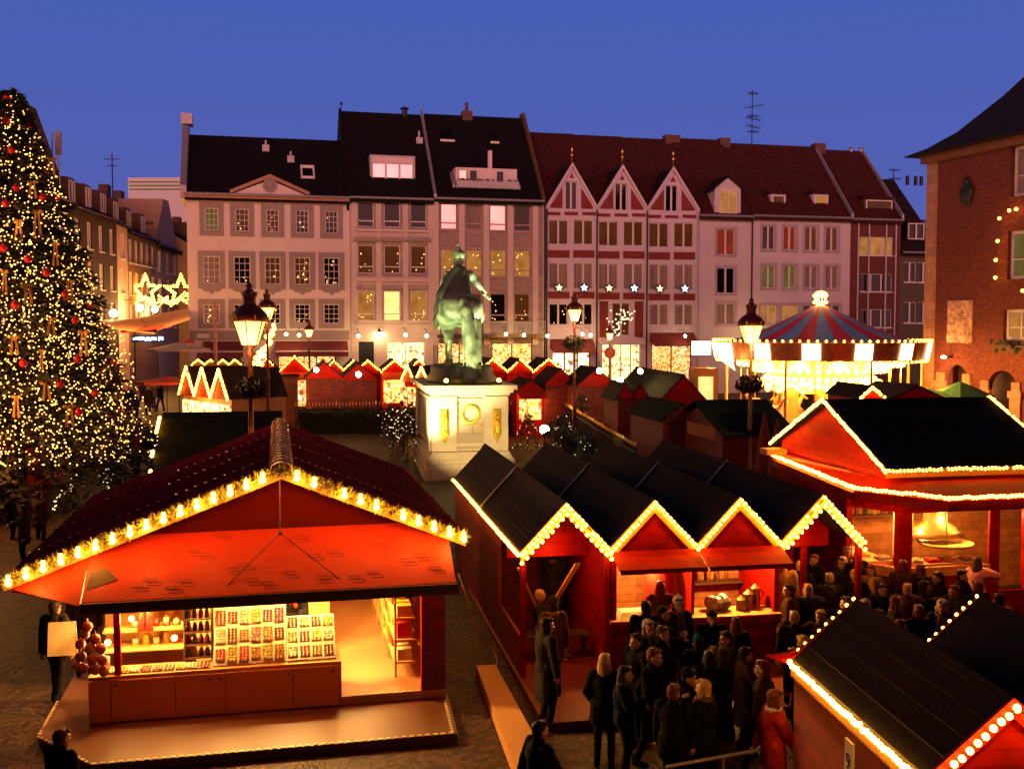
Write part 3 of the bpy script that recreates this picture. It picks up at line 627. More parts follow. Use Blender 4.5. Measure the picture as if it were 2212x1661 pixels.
o8, a8, b8, ze8, zr8 = plain('olive_corner_house', 'shadowy olive house half hidden by the brick town hall corner', 1942, 2030, 545, 396, GRN, M_ROOFD,
    [(588, 44, 26), (675, 46, 26)], [1966, 1996], 'pair', ['dark', 'dark', 'dark', 'dark'], dp=7)
dormer(o8, 1978, 500, 34, 36, .6, ze8, zr8, 7, 'dark', False, 'pair', M_ROOFD)
aerial('small forked aerial above the olive corner house', 1930, 398, 366, 7, [(.95, .9, 0), (.35, 1.1, 0)])
for xx in (1978, 1990, 1960):
    q = uz(xx, 390, 7); MB().tube((q[0], 7, zr8 - .2), (q[0], 7, zr8 + .6), .16).build('chimney_pot', M_IRON, o8)
# ================================================================ LEFT STREET
def street_house(words, Y0, Y1, h, hr, wm, rm, nrow, ncol, kinds, xs=0, flat=False, gable=False, name='street_house'):
    """houses on the left of the side street; local x runs away from the camera, local y to the left"""
    X = lambda Y: -29.4 - .088 * (Y - 69) + xs
    o = thing(name, words, 'building', (X(Y0), Y0, 0), math.atan2(Y1 - Y0, X(Y1) - X(Y0)))
    L = math.hypot(Y1 - Y0, X(Y1) - X(Y0)); g0 = GF - .4; w = MB(); holes = []; dp = 5
    cw = L / ncol; sp = []
    for r in range(nrow):
        zc = 5.2 + r * (h - 5) / nrow + GF
        for c in range(ncol): a = cw * (c + .5) - .55; sp.append((a, a + 1.1, zc, zc + 1.9))
    # outer face looks to +x world = local -y
    wall(w, 0, L, g0, h + GF, [s for s in sp], 0, .2)
    w.prism([(.25, g0), (2 * dp, g0), (2 * dp, h + GF - .02), (dp, hr + GF - .1), (.25, h + GF - .02)], .003, L - .003, 'x')
    w.face([(0, 0, g0), (0, .3, g0), (0, .3, h + GF), (0, 0, h + GF)]); w.build('wall', wm, o)
    for k, s in enumerate(sp): window(o, *s, 'pair', kinds[k % len(kinds)], fw=.08, sill=True)
    if gable:
        m = L / 2; v = MB(); v.prism([(0, h + GF), (L, h + GF), (m + 1, hr + GF), (m - 1, hr + GF)], 0, 4); v.build('street_gable', wm, o)
    roof(o, 0, L, h + GF, hr + GF, dp, rm, ov=.5); gutter(o, 0, L, h + GF, M_WOODD)
    nd = max(1, int(L // 3.2))
    for q in range(nd):
        if flat: break
        x = L * (q + .5) / nd; z = h + GF + .6; k = (hr - h) / dp
        d = MB().box(x - .8, x + .8, .5, 3, z - .4, z + 1.5).build('dormer', M_WOODD, o); window(d, x - .6, x + .6, z - .1, z + 1.3, 'pair', 'pink' if q % 2 else 'dark', y=.3, sill=False)
    for q in range(1 + int(L // 7)):
        x = L * (q + .6) / (1 + int(L // 7)); MB().box(x - .6, x + .6, dp - .4, dp + .4, hr + GF - .3, hr + GF + 1.1).build('chimney', mat('chimney_brick', (.12, .06, .045), .85, kind='brick'), o)
    return o
DKB = mat('dark_street_brick', (.06, .028, .02), .85, kind='brick', var=.3)
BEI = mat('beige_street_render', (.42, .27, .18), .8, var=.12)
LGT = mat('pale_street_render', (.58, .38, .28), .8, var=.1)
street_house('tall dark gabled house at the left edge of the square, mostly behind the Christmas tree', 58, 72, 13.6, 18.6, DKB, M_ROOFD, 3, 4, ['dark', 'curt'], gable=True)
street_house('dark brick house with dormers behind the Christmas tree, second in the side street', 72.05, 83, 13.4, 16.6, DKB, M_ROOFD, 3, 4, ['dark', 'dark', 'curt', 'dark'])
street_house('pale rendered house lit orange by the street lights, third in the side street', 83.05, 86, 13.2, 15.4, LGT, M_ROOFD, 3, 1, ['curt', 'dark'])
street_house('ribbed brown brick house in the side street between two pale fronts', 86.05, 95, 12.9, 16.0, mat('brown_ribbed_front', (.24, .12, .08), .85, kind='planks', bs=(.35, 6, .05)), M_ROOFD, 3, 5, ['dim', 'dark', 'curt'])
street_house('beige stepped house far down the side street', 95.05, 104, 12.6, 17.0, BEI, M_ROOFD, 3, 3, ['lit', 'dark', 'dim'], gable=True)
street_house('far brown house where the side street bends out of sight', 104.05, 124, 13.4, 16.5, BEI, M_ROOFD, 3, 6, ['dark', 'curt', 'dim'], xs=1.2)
fb = thing('far_office_block', 'pale flat-roofed block lit against the sky beyond the end of the side street', 'building', (-58, 165, 0), 0)
fz = lambda py: aty(330, py, 165).z
b_ = MB(); b_.box(-1, 14, 0, 14, GF, fz(384)); b_.build('wall', mat('far_concrete_glow', (.55, .52, .50), .9, emit=(.10, .11, .10), es=.25, light=False), fb)  # light on the far wall put in as a faint glow
b_ = MB()
for r in range(3): b_.box(-.8, 13.8, -.06, -.01, fz(392 + r * 8 + 3), fz(392 + r * 8))
b_.build('window_band', M_LITG, fb); MB().box(6, 9.6, 2, 6, fz(384), fz(379)).build('plant_room', M_ZINC, fb)
aerial_ = thing('roof_aerial', 'thin aerial on a chimney above the side street roofs', 'aerial', aty(243, 400, 84)); 
MB().tube((0, 0, -3), (0, 0, 2.4), .05, n=5).tube((-.6, 0, 2.0), (.6, 0, 2.0), .03, n=4).tube((-.4, 0, 1.5), (.4, 0, 1.5), .03, n=4).build('mast', M_IRON, aerial_)
ph = thing('mobile_phone_mast', 'grey mobile phone antenna on the dark brick house roof behind the Christmas tree', 'aerial', aty(127, 345, 70)); MB().tube((0, 0, -3.0), (0, 0, 1.9), .06, n=6).build('mast', M_ZINC, ph)
MB().box(-.18, .18, -.12, .12, .3, 1.8).box(-.45, -.38, -.05, .05, -.4, 1.7).build('antenna', M_ZINC, ph)
# awnings and big market parasols in the side street
def street_awning(words, pts, col, Y):
    q = [aty(px, py, Y + dy) for px, py, dy in pts]; o = thing('street_awning', words, 'awning', q[0]); q = [p - q[0] for p in q]
    MB().slab(q, .06).build('canopy', col, o); p = MB(); lamp(o, tuple((q[0] + q[1]) / 2 + Vector((0, -1.2, .9))), 260, .2)  # lamp without a fitting added above the canopy to brighten it
    for v in (q[0], q[-1]): p.tube(v, (v.x, v.y, -q[0].z * 0 - 3.2), .05)
    p.build('post', M_IRON, o)
OR = mat('orange_canvas', (.70, .32, .12), .8, var=.1); RDC = mat('red_canvas', (.6, .06, .03), .8, var=.1)
street_awning('orange canvas awning in the side street nearest the Christmas tree', [(205, 706, 0), (335, 722, 0), (300, 690, 5), (215, 694, 5)], OR, 70)
street_awning('red canvas strip awning under the large tan parasol in the side street', [(255, 722, 2), (372, 706, 2), (365, 690, 7), (290, 692, 7)], RDC, 68)
street_awning('large tan canvas parasol awning against the pediment house', [(340, 714, 4), (412, 690, 4), (405, 668, 10), (290, 690, 10)], mat('tan_canvas', (.55, .26, .13), .8), 66)
sgn = thing('neon_sign', 'small blue-white neon sign hanging in the side street', 'sign', aty(320, 732, 72)); 
s_ = MB(); s_.box(-1.1, 1.1, 0, .1, -.22, .22); s_.build('sign_board', mat('neon_board', (.02, .05, .12), .5), sgn)
s_ = MB(); x = -1.0
while x < .95: w_ = rnd.uniform(.06, .22); s_.box(x, x + w_, -.06, -.005, -.14 + rnd.random() * .1, .05 + rnd.random() * .1); x += w_ + .05
s_.build('neon_tube', M_TINYB, sgn)
# star garlands over the street
def star_garland(words, cx, cy, Y, s):
    c = aty(cx, cy, Y); o = thing('star_garland', words, 'star garland', c, 0, 'lit stars strung across the side street')
    l = MB()
    for rr in (1.0, .78):
        P = [((s * rr if t % 2 == 0 else s * rr * .45) * math.sin(t * math.pi / 5), (s * rr if t % 2 == 0 else s * rr * .45) * math.cos(t * math.pi / 5)) for t in range(10)]
        for a, b in zip(P, P[1:] + P[:1]): bulbs(l, (a[0], 0, a[1]), (b[0], 0, b[1]), .2, .075)
    l.build('star_outline', M_BULBF, o); g = MB()
    for sgn_ in (-1, 1):
        pr_ = None
        for k in range(14):
            t = k / 13; x = sgn_ * (s * .8 + t * s * 1.6); z = -s * .3 - math.sin(t * math.pi) * s * .45 + t * s * .2; g.ball((x, 0, z), .08, 5, 3); g.ball((x, .05, z - .25 * rnd.random() - .1), .07, 5, 3)
    g.build('light_string', M_BULBF, o); MB().path([(-s * 2.6, 0, s * .3), (-s, 0, s * .9), (0, 0, s * 1.1), (s, 0, s * .9), (s * 2.6, 0, s * .3)], .02, 4).build('wire', M_WIRE, o)
star_garland('left lit star with hanging light swags over the side street', 314, 628, 88, 1.35)
star_garland('right lit star with swags close to the pediment house corner', 391, 630, 80, 1.3)
star_garland('smaller lit star farther down the side street between the two big ones', 372, 645, 105, 1.1)
for i, (px_, py_, w_) in enumerate([(245, 677, 'round warm street lamp on the pale house, nearest in the side street'), (302, 665, 'round warm street lamp in the middle of the side street'), (334, 668, 'round warm street lamp farthest down the side street')]):
    c = aty(px_, py_, 76 + 8 * i); o = thing('wall_lamp', w_, 'lamp', c, 0, 'street lamps in the side street'); MB().ball((0, 0, 0), .28, 10, 6).build('globe', M_LANTC, o); MB().path([(0, 0, .3), (0, 0, .6), (-1.2, 0, .6)], .04).build('bracket', M_IRON, o); lamp(o, (0, -.6, -.5), 700, .2)
# warm lamps glowing over the market in front of the shops
for i, px_ in enumerate([618, 646, 774, 828, 876, 922, 1093, 1132, 1183, 1258, 1276, 1480, 1620, 1660]):
    u, z = uz(px_, 722 + (i % 3) * 2, -1.6); o = thing('glowing_globe_lamp', 'small glowing globe lamp hung before the shop fronts, number %d counted from the left' % (i + 1) if False else
        ['small globe lamp above the awning of the pediment house, left of its lettering', 'small globe lamp left of the lettering on the pediment house', 'small globe lamp at the left corner of the narrow cream house', 'small globe lamp beside the wall lantern of the narrow cream house', 'small globe lamp above the bright shop of the narrow cream house', 'small globe lamp at the right corner of the narrow cream house', 'small globe lamp under the balcony, left one', 'small globe lamp under the balcony, right one', 'small globe lamp on the wall strip beside the balcony', 'small globe lamp over the awning behind the basket lamp post, left one', 'small globe lamp over the awning behind the basket lamp post, right one', 'small globe lamp on the right gabled house', 'small globe lamp at the foot of the slim white house', 'small globe lamp left of the carousel under the long white house'][i], 'lamp', FP0 + FU * u - FN * 1.6, FY, 'globe lamps before the shops'); o.location.z = z
    MB().ball((0, 0, 0), .115, 10, 6).build('globe', M_LANTC, o); MB().path([(0, 0, .1), (0, .3, .5), (0, 1.55, .5)], .02, 4).build('bracket', M_IRON, o)
    if i % 2 == 0: lamp(o, (0, -.4, -.1), 60, .15)
# ================================================================ BRICK TOWN HALL WING (right)
def town_hall():
    Yc = 60.0; c = aty(2000, 700, Yc); yaw = math.atan2(-1, .328)     # local x runs toward the camera and right
    d = Vector((math.cos(yaw), math.sin(yaw), 0)); n = Vector((d.y, -d.x, 0))   # wall looks to -x world
    o = thing('brick_town_hall_wing', 'big brick wing with stone corner, arcade arches and steep roof at the right edge', 'building', (c.x, c.y, 0), yaw)
    # local +y = left of d (rot +90) -> world: pointing +x side (behind the wall)
    P0 = Vector((c.x, c.y, 0)); nn = Vector((-d.y, d.x, 0))
    def lz(px, py, off=0):
        p = atplane(px, py, P0 + nn * off, nn); return (p - P0).dot(d), p.z
    sx = 1 if nn.x > 0 else -1
    L = 26; ze = lz(2003, 336)[1]; g0 = GF - .6
    B = mat('town_hall_brick', (.23, .055, .028), .85, kind='brick', var=.3, bump=.25, bs=(.26, .085, .012)); ST = mat('sandstone_quoin', (.55, .30, .17), .8, kind='stone', var=.15, bs=(1.0, .5, .012))
    wins = []
    for (cy, h, x0) in ((372, 108, 2186), (552, 104, 2178), (702, 66, 2168)):
        a, z1 = lz(x0, cy - h / 2); _, z0 = lz(x0, cy + h / 2); wins.append((a, a + 2.0, z0, z1)); wins.append((a + 4.4, a + 6.4, z0, z1)); wins.append((a + 8.8, a + 10.8, z0, z1))
    arcs = []
    for x0, x1, yt in ((2035, 2092, 786), (2132, 2200, 800)):
        a = lz(x0, 800)[0]; b = lz(x1, 800)[0]; arcs.append((a, b, g0, lz((x0 + x1) / 2, yt)[1]))
    arcs.append((arcs[1][1] + 2.5, arcs[1][1] + 5, g0, arcs[1][3]))
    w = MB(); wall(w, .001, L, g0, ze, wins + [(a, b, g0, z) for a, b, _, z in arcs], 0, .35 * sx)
    # round the arch heads off with spandrel wedges
    for a, b, _, z in arcs:
        m = (a + b) / 2; r = (b - a) / 2
        for k in range(8):
            t0 = math.pi * k / 8; t1 = math.pi * (k + 1) / 8
            x0 = m - r * math.cos(t0); x1 = m - r * math.cos(t1); w.face([(x0, 0, z), (x1, 0, z), (x1, 0, z - r + r * math.sin(t1)), (x0, 0, z - r + r * math.sin(t0))])
            w.face([(x0, 0, z - r + r * math.sin(t0)), (x1, 0, z - r + r * math.sin(t1)), (x1, .35, z - r + r * math.sin(t1)), (x0, .35, z - r + r * math.sin(t0))])
    w.box(.003, L, 3.52, 14, g0, ze - .02); w.box(.003, L, .4, 3.5, lz(2050, 770)[1], ze - .02); w.box(0.001, .3, .003, 14, g0, ze - .02)
    w.build('wall', B, o)
    MB().box(-.12, .75, -.06, .5, g0, ze).build('corner_stone', ST, o)
    MB().box(.8, L, 1.6, 3.5, g0, lz(2050, 772)[1]).build('arcade_wall', mat('arcade_painted_shade', (.05, .02, .012), .9), o)  # darkness inside the arches is put into this wall's colour
    for i, q in enumerate(wins): window(o, *q, 'tall', ['curt', 'green', 'lit'][i // 3], fw=.16, y=.12, surround=mat('stone_window_frame', (.50, .30, .19), .8), sw=.2, lights=0)
    for a, b, _, z in arcs:
        for x in (a, b): 
            s = 1 if x == a else -1; zz = z - (b - a) / 2
            pc = MB(); pc.box(x - .42, x + .30, -.14, -.005, g0, zz - .3); pc.box(x - .5, x + .38, -.2, -.006, zz - .3, zz + .05); pc.box(x - .34, x + .22, -.12, -.004, zz + .05, zz + .5); pc.build('arch_pillar', ST, o)
    r = MB(); k = [(-.9, ze - .05), (0.6, ze + .75), (2.2, ze + 2.2), (4.5, ze + 5.2), (7.5, ze + 9.6), (14, ze - .05)]
    i0 = MB()
    # hipped, bell-cast roof: rings stepping in and up
    pr = [(0, -.05), (.9, .35), (2.0, 1.15), (3.6, 2.9), (6.9, 7.2)]
    for (a, za), (b, zb) in zip(pr, pr[1:]):
        x0, x1, y0, y1 = -1.0 + a, L + 3, -1.0 + a, 15 - a; X0, Y0_, Y1_ = -1.0 + b, -1.0 + b, 15 - b
        r.face([(x0, y0, ze + za), (x1, y0, ze + za), (x1, Y0_, ze + zb), (X0, Y0_, ze + zb)]); r.face([(x0, y1, ze + za), (X0, Y1_, ze + zb), (x1, Y1_, ze + zb), (x1, y1, ze + za)]); r.face([(x0, y0, ze + za), (X0, Y0_, ze + zb), (X0, Y1_, ze + zb), (x0, y1, ze + za)])
    r.face([(-1, -1, ze - .06), (-1, 15, ze - .06), (L + 3, 15, ze - .06), (L + 3, -1, ze - .06)])
    r.build('roof', mat('slate_roof', (.016, .013, .015), .7, kind='tile', var=.4, bump=.4), o)
    MB().box(-.3, L, -.35, -.02, ze - .5, ze - .08).build('cornice', mat('brown_cornice', (.22, .09, .05), .8), o)
    a, z1 = lz(2050, 650); b, _ = lz(2103, 650); z0 = lz(2060, 740)[1]; m = MB(); m.box(a, b, -.09, -.004, z0, z1)
    for _ in range(46):
        x = rnd.uniform(a + .1, b - .1); z = rnd.uniform(z0 + .1, z1 - .1); m.ball((x, -.1, z), rnd.uniform(.06, .2), 6, 4, (1, .5, rnd.uniform(.6, 1.8)))
    m.build('relief_panel', mat('pale_relief_stone', (.60, .38, .24), .8, var=.5, scale=3, bump=.3), o)
    a, z = lz(2092, 420); e = MB(); e.ball((a, -.1, z), .5, 10, 7, (.9, .4, 1.35)).ball((a, -.14, z + .65), .22, 8, 5, (1, .6, 1.2)).ball((a, -.2, z - .1), .3, 8, 5, (1, .5, 1.2)).ball((a - .35, -.1, z + .2), .18, 6, 4).ball((a + .35, -.1, z + .2), .18, 6, 4); e.build('bronze_crest', mat('dark_bronze', (.035, .045, .03), .5, .5), o, True)
    a, z = lz(2160, 745); pl = MB(); pl.box(a, a + 3.2, -.5, -.02, z - .35, z); pb = pl.build('window_box', M_WOODD, o); f = MB()
    for _ in range(90): f.ball((a + 3.2 * rnd.random(), -.3 + rnd.uniform(-.3, .2), z + rnd.uniform(-.3, .25)), rnd.uniform(.06, .15), 5, 3)
    f.build('planting', mat('window_box_green', (.035, .05, .02), .8, var=.5), pb)
    # garland of single bulbs around the windows
    gl = thing('bulb_garland', 'loose garland of single warm bulbs on the town hall brick wall around its windows', 'fairy lights', (c.x, c.y, 0), yaw); l = MB(); wr = MB(); pts = []
    for px_, py_ in ((2195, 452), (2180, 455), (2159, 472), (2155, 521), (2151, 562), (2150, 600), (2209, 628)):
        a, z = lz(px_, py_, -.4); pts.append(Vector((a, -.4, z))); l.ball((a, -.4, z), .085, 8, 5)
    wr.path(pts, .015, 4); l.build('bulb', M_BULBF, gl); wr.build('wire', M_WIRE, gl)
    sp = thing('wall_spotlight', 'small warm spotlight on the brick wall above the arcade', 'lamp', P0 + d * lz(2055, 771)[0] - nn * .5, yaw); sp.location.z = lz(2055, 771)[1]
    MB().ball((0, 0, 0), .12, 8, 5, (1.6, 1, .6)).build('lens', M_LANTC, sp); MB().box(-.15, .15, .05, .5, -.05, .05).build('bracket', M_IRON, sp)
    lamp(sp, (0, -.9, -.8), 260, .3, (1, .5, .15))
    ig = thing('arcade_lamp', 'small warm lamp inside the left arcade arch of the town hall', 'lamp', P0 + d * ((arcs[0][0] + arcs[0][1]) / 2) + nn * 1.4, yaw); ig.location.z = arcs[0][3] - 1.0
    MB().ball((0, 0, 0), .14, 8, 5).build('globe', M_LANTC, ig); MB().tube((0, 0, .1), (0, 0, 1.0), .02).build('rod', M_IRON, ig); lamp(ig, (0, 0, -.4), 300, .2, (1, .55, .2))
    return o
town_hall()

# the town hall front the camera looks out of: it stands behind the viewer, shades the near stalls and shows in the windows
th_ = thing('town_hall_front', 'brick town hall front behind the viewer, seen only as a dark reflection in windows', 'building', (0, -9, 0))
w = MB(); w.box(-34, 30, -7, 0, 0, 16.5); w.prism([(-34, 16.5), (30, 16.5), (26, 20.5), (4, 20.5), (0, 24), (-4, 20.5), (-30, 20.5)], -6.8, -.2); w.build('wall', MATS['town_hall_brick'], th_)
w = MB(); w.prism([(-34.5, 16.4), (30.5, 16.4), (26, 21)  , (-30, 21)], -7.2, .3); w.build('roof', MATS['slate_roof'], th_)
for k in range(12):
    for r_ in range(3): MB().box(-31 + k * 5.1, -29 + k * 5.1, .01, .08, 2.5 + r_ * 4.8, 5.2 + r_ * 4.8).build('window', M_GLASS, th_)

for nm_, wd_, x0, x1, y0, y1 in (('side_house_row', 'row of brick houses closing the left side of the square, outside the picture', -44, -31.5, -8, 57), ('side_house_row', 'brick town hall court wing closing the right side of the square, outside the picture', 25, 36, -8, 33)):
    o = thing(nm_, wd_, 'building', (x0, y0, 0)); MB().box(0, x1 - x0, 0, y1 - y0, 0, 14).build('wall', DKB, o); MB().prism([(-.4, 14), (x1 - x0 + .4, 14), ((x1 - x0) / 2, 18.5)], -.2, y1 - y0 + .2).build('roof', M_ROOFD, o)
    for k in range(10):
        for r_ in range(3): x = (x1 - x0) + .01 if x0 < 0 else -.07; MB().box(x, x + .06, 2 + k * (y1 - y0 - 4) / 10, 3.6 + k * (y1 - y0 - 4) / 10, 3 + r_ * 4, 5.2 + r_ * 4).build('window', M_GLASS, o)
# ================================================================ MARKET STALLS
def verge_lights(par, pts, sp, r, m, n=6, q=4, wire=True, name='light_string'):
    l = MB(); 
    for a, b in zip(pts, pts[1:]): bulbs(l, a, b, sp, r, n, q)
    o = l.build(name, m, par)
    if wire: MB().path(pts, .012, 4).build('wire', M_WIRE, o)
    return o
def gable_roof(par, w, L, ze, zr, m, x0=0, y0=0, t=.06, ov=.0, name='roof'):
    r = MB(); c = x0 + w / 2
    for s in (-1, 1):
        e = c + s * (w / 2 + ov); k = (zr - ze) / (w / 2); z = ze - ov * k
        r.hexa([(e, y0, z), (e, y0 + L, z), (c, y0 + L, zr), (c, y0, zr), (e, y0, z + t), (e, y0 + L, z + t), (c, y0 + L, zr + t), (c, y0, zr + t)])
        for q in (.22, .46, .70):
            x = e + (c - e) * q; zz = z + (zr - z) * q + t; d = (c - e) * .018; dz = (zr - z) * .018; y1 = y0 + rnd.uniform(.01, .03); r.hexa([(x, y1, zz - .01), (x, y0 + L - .02, zz - .01), (x + d, y0 + L - .02, zz + dz - .01), (x + d, y1, zz + dz - .01), (x, y1, zz + .012), (x, y0 + L - .02, zz + .012), (x + d, y0 + L - .02, zz + dz + .012), (x + d, y1, zz + dz + .012)])
    o = r.build(name, m, par); MB().prism([(c - .09, zr + t - .06), (c + .09, zr + t - .06), (c, zr + t + .035)], y0 - .01, y0 + L + .01).build('ridge_cap', m, o); return o
def gable_panel(par, w, ze, zr, y, m, x0=0, t=.04, zb=None, name='gable_panel'):
    zb = ze if zb is None else zb; return MB().prism([(x0, zb), (x0 + w, zb), (x0 + w, ze), (x0 + w / 2, zr), (x0, ze)], y, y + t).build(name, m, par)
# ---------------------------------------------------------------- big front stall
FSY = .2175
def front_stall():
    o = thing('market_stall', 'large front stall with a maroon gable roof, garland of big bulbs and lit sweets counter', 'market stall', (-6.87, 16.97, 0), FSY)
    P = MB(); P.prism([(-.70, 7.4), (-.68, -.42), (.30, -1.70), (5.78, -1.66), (5.9, -.02), (5.9, 7.4)], .0, .15, 'z'); pf = P.build('platform', mat('platform_board', (.12, .042, .013), .45, kind='wood', var=.15), o)
    e = MB()
    def dashes(a, b, n):
        a = Vector(a); b = Vector(b); d = (b - a) / n
        for i in range(n): p = a + d * i; q = p + d * .58; nrm = Vector((-d.y, d.x, 0)).normalized() * .045; e.slab([p, q, q + nrm, p + nrm], .012)
    dashes((.30, -1.69, .152), (5.77, -1.65, .152), 44); dashes((5.73, -1.6, .152), (5.84, -.1, .152), 13); dashes((-.67, -.42, .152), (-.69, 1.3, .152), 15); dashes((-.66, -.45, .152), (.26, -1.66, .152), 12)
    e.build('edge_strip', mat('pale_yellow_tread', (.85, .68, .32), .4, var=.05), pf)
    f = MB(); f.box(0, 5.85, .0, 7.3, .155, .30); f.build('floor', mat('worn_wood_floor', (.50, .24, .09), .5, kind='wood', var=.18, scale=1.5), o)
    e = MB(); dashes((4.25, .0, .302), (5.45, .0, .302), 10); e.build('threshold_strip', MATS['pale_yellow_tread'], o)
    # walls
    w = MB(); w.box(5.46, 5.85, .02, .1, .3, 3.2); w.box(5.78, 5.85, .1, 7.3, .3, 2.9); w.box(0, .06, 2.2, 7.3, .3, 2.75); w.box(.06, 5.78, 7.2, 7.3, .3, 2.9)
    w.build('wall', mat('maroon_print_wall', (.22, .018, .01), .7, kind='brick', var=.3, bs=(.3, .1, .01)), o)
    MB().box(5.43, 5.46, -.02, .1, .3, 3.2).build('door_post', M_REDP, o); MB().box(.40, .50, .03, .13, .92, 3.2).build('corner_post', M_REDP, o)
    lin = MB(); lin.box(.06, 5.46, .6, .75, 2.62, 2.85); lin.build('beam', M_WOODD, o)
    # gable wall with brick print
    zr, zl, zR = 4.26, 2.64, 3.02; xr = 3.1
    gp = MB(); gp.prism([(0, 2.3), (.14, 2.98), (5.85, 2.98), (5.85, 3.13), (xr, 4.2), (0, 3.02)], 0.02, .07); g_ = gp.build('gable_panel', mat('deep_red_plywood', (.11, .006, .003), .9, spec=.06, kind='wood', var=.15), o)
    # flap (raised shutter)
    A, B, C, D = Vector((.13, -1.12, 2.40)), Vector((5.85, -1.14, 2.42)), Vector((5.85, 0, 3.22)), Vector((.13, 0, 3.18))
    fl = MB(); fl.slab([A, B, C, D], .05); fp = fl.build('shutter_flap', M_REDG, o)
    nrm = (B - A).cross(D - A).normalized()
    dec = MB()
    for u, v in [(.13, .12), (.16, .2), (.22, .07), (.25, .16), (.3, .55), (.27, .62), (.38, .3), (.41, .36), (.43, .12), (.47, .06), (.52, .7), (.56, .76), (.53, .2), (.62, .1), (.60, .45), (.655, .5), (.71, .08), (.76, .14), (.79, .6), (.83, .66), (.86, .3), (.9, .36), (.93, .8), (.94, .15), (.74, .86), (.34, .85)]:
        for dx, dy in ((0, 0), (-.012, .06)):
            p = lambda a, b: A.lerp(B, a).lerp(D.lerp(C, a), b) + nrm * .054
            u0, v0 = u + dx, v + dy; q = [p(u0, v0), p(u0 + .036, v0), p(u0 + .036, v0 + .04), p(u0, v0 + .04)]
            for a, b in zip(q, q[1:] + q[:1]): dec.tube(a, b, .0045, n=4)
            if dx and u0 < .3: dec.slab([q[0], q[1], q[2], q[3]], .002)
    dec.build('brick_print', mat('brown_print', (.38, .03, .010), .7), fp)
    MB().slab([A + Vector((-.03, -.05, -.14)), B + Vector((.03, -.05, -.14)), B + Vector((.03, -.05, .03)), A + Vector((-.03, -.05, .03))], .05).build('flap_edge', M_WOODD, fp)
    # side flap on the left
    sf = MB(); sf.slab([(-1.02, -.36, 2.50), (.10, -1.10, 2.36), (.12, -.36, 2.95), (-.3, -.36, 2.86)], .03); sf.slab([(-1.05, -.3, 2.44), (-.02, -.3, 2.30), (-.02, 7.2, 2.30), (-1.05, 7.2, 2.44)], .04); sf.build('side_flap', M_REDG, o)
    MB().slab([(.16, -.95, 2.56), (.6, -.8, 2.68), (.4, -.6, 2.84), (.18, -.7, 2.78)], .02).build('loose_board', M_WOODD, o)
    # roof with scalloped tiles
    r = MB(); Ln = 8.0; y0 = -.42
    for s, xe, ze in ((-1, -1.12, zl), (1, 6.14, zR)):
        n = 44
        for i in range(n):
            a = y0 + (Ln - y0) * i / n; b = y0 + (Ln - y0) * (i + 1) / n
            r.hexa([(xe, a, ze), (xe, b, ze), (xr, b, zr), (xr, a, zr), (xe, a, ze + .09), (xe, b, ze + .05), (xr, b, zr + .05), (xr, a, zr + .09)])
    ro = r.build('roof', mat('maroon_metal_tile', (.36, .06, .085), .42, .1, var=.2, scale=3), o)
    sc = MB()
    c = MB()
    for i in range(20): a = y0 - .03 + i * .42; c.prism([(xr + .19 * math.cos(t * math.pi / 8), zr - .02 + .16 * math.sin(t * math.pi / 8)) for t in range(9)], a, a + .36); c.prism([(xr + .21 * math.cos(t * math.pi / 8), zr - .02 + .18 * math.sin(t * math.pi / 8)) for t in range(9)], a + .361, a + .42)
    c.build('ridge_cap', mat('glossy_ridge_tile', (.42, .12, .06), .22, .5, var=.15), ro)
    sm = MB()
    for s, xe, ze in ((-1, -1.12, zl), (1, 6.14, zR)):
        for yy in (1.4, 3.6, 5.6):
            for k in range(26):
                t = k / 26; x = xe + (xr - xe) * t; z = ze + (zr - ze) * t
                sm.ball((x, yy, z + .07), .05, 5, 3, (1.1, .7, .5))
    sm.build('sheet_seam', MATS['glossy_ridge_tile'], ro)
    # barge board, fir garland with large bulbs
    vb = MB()
    for xe, ze in ((-1.12, zl), (6.14, zR)): vb.hexa([(xe, y0 - .04, ze - .13), (xe, y0 - .005, ze - .13), (xr, y0 - .005, zr - .13), (xr, y0 - .04, zr - .13), (xe, y0 - .04, ze + .09), (xe, y0 - .005, ze + .09), (xr, y0 - .005, zr + .09), (xr, y0 - .04, zr + .09)])
    vb.build('barge_board', M_PLY, o)
    ga = MB()
    for xe, ze, n in ((-1.12, zl, 2200), (6.14, zR, 1600)):
        for i in range(n):
            t = rnd.random(); p = Vector((xe + (xr - xe) * t, y0 - .09, ze + (zr - ze) * t + .02)); dv = Vector((rnd.gauss(0, 1), rnd.gauss(0, .8), rnd.gauss(0, 1))).normalized() * rnd.uniform(.09, .19); sd = dv.cross(Vector((rnd.gauss(0, 1), rnd.gauss(0, 1), rnd.gauss(0, 1)))).normalized() * .016
            ga.face([p - sd, p + sd, p + dv])
    gr = ga.build('fir_garland', mat('golden_fir', (.36, .30, .05), .7, var=.5, scale=20), o)
    bm = MB().ball((0, 0, 0), .046, 10, 7, (1, 1, 1.15)).tube((0, 0, .05), (0, .02, .12), .028).mesh('bulb', M_BULBBIG, True)
    k = 0
    for xe, ze, ts in ((-1.12, zl, [.022 + i * .0605 for i in range(16)]), (6.14, zR, [.02, .10, .185, .27, .355, .50, .585, .67, .83, .92])):
        for t in ts:
            b = link('bulb', bm, gr, (xe + (xr - xe) * t, y0 - .17, ze + (zr - ze) * t - .01))
    for t in (.1, .3, .5, .7, .9):
        for xe, ze in ((-1.12, zl), (6.14, zR)): lamp(o, (xe + (xr - xe) * t, y0 - .28, ze + (zr - ze) * t - .05), 13, .05, (1, .48, .12))
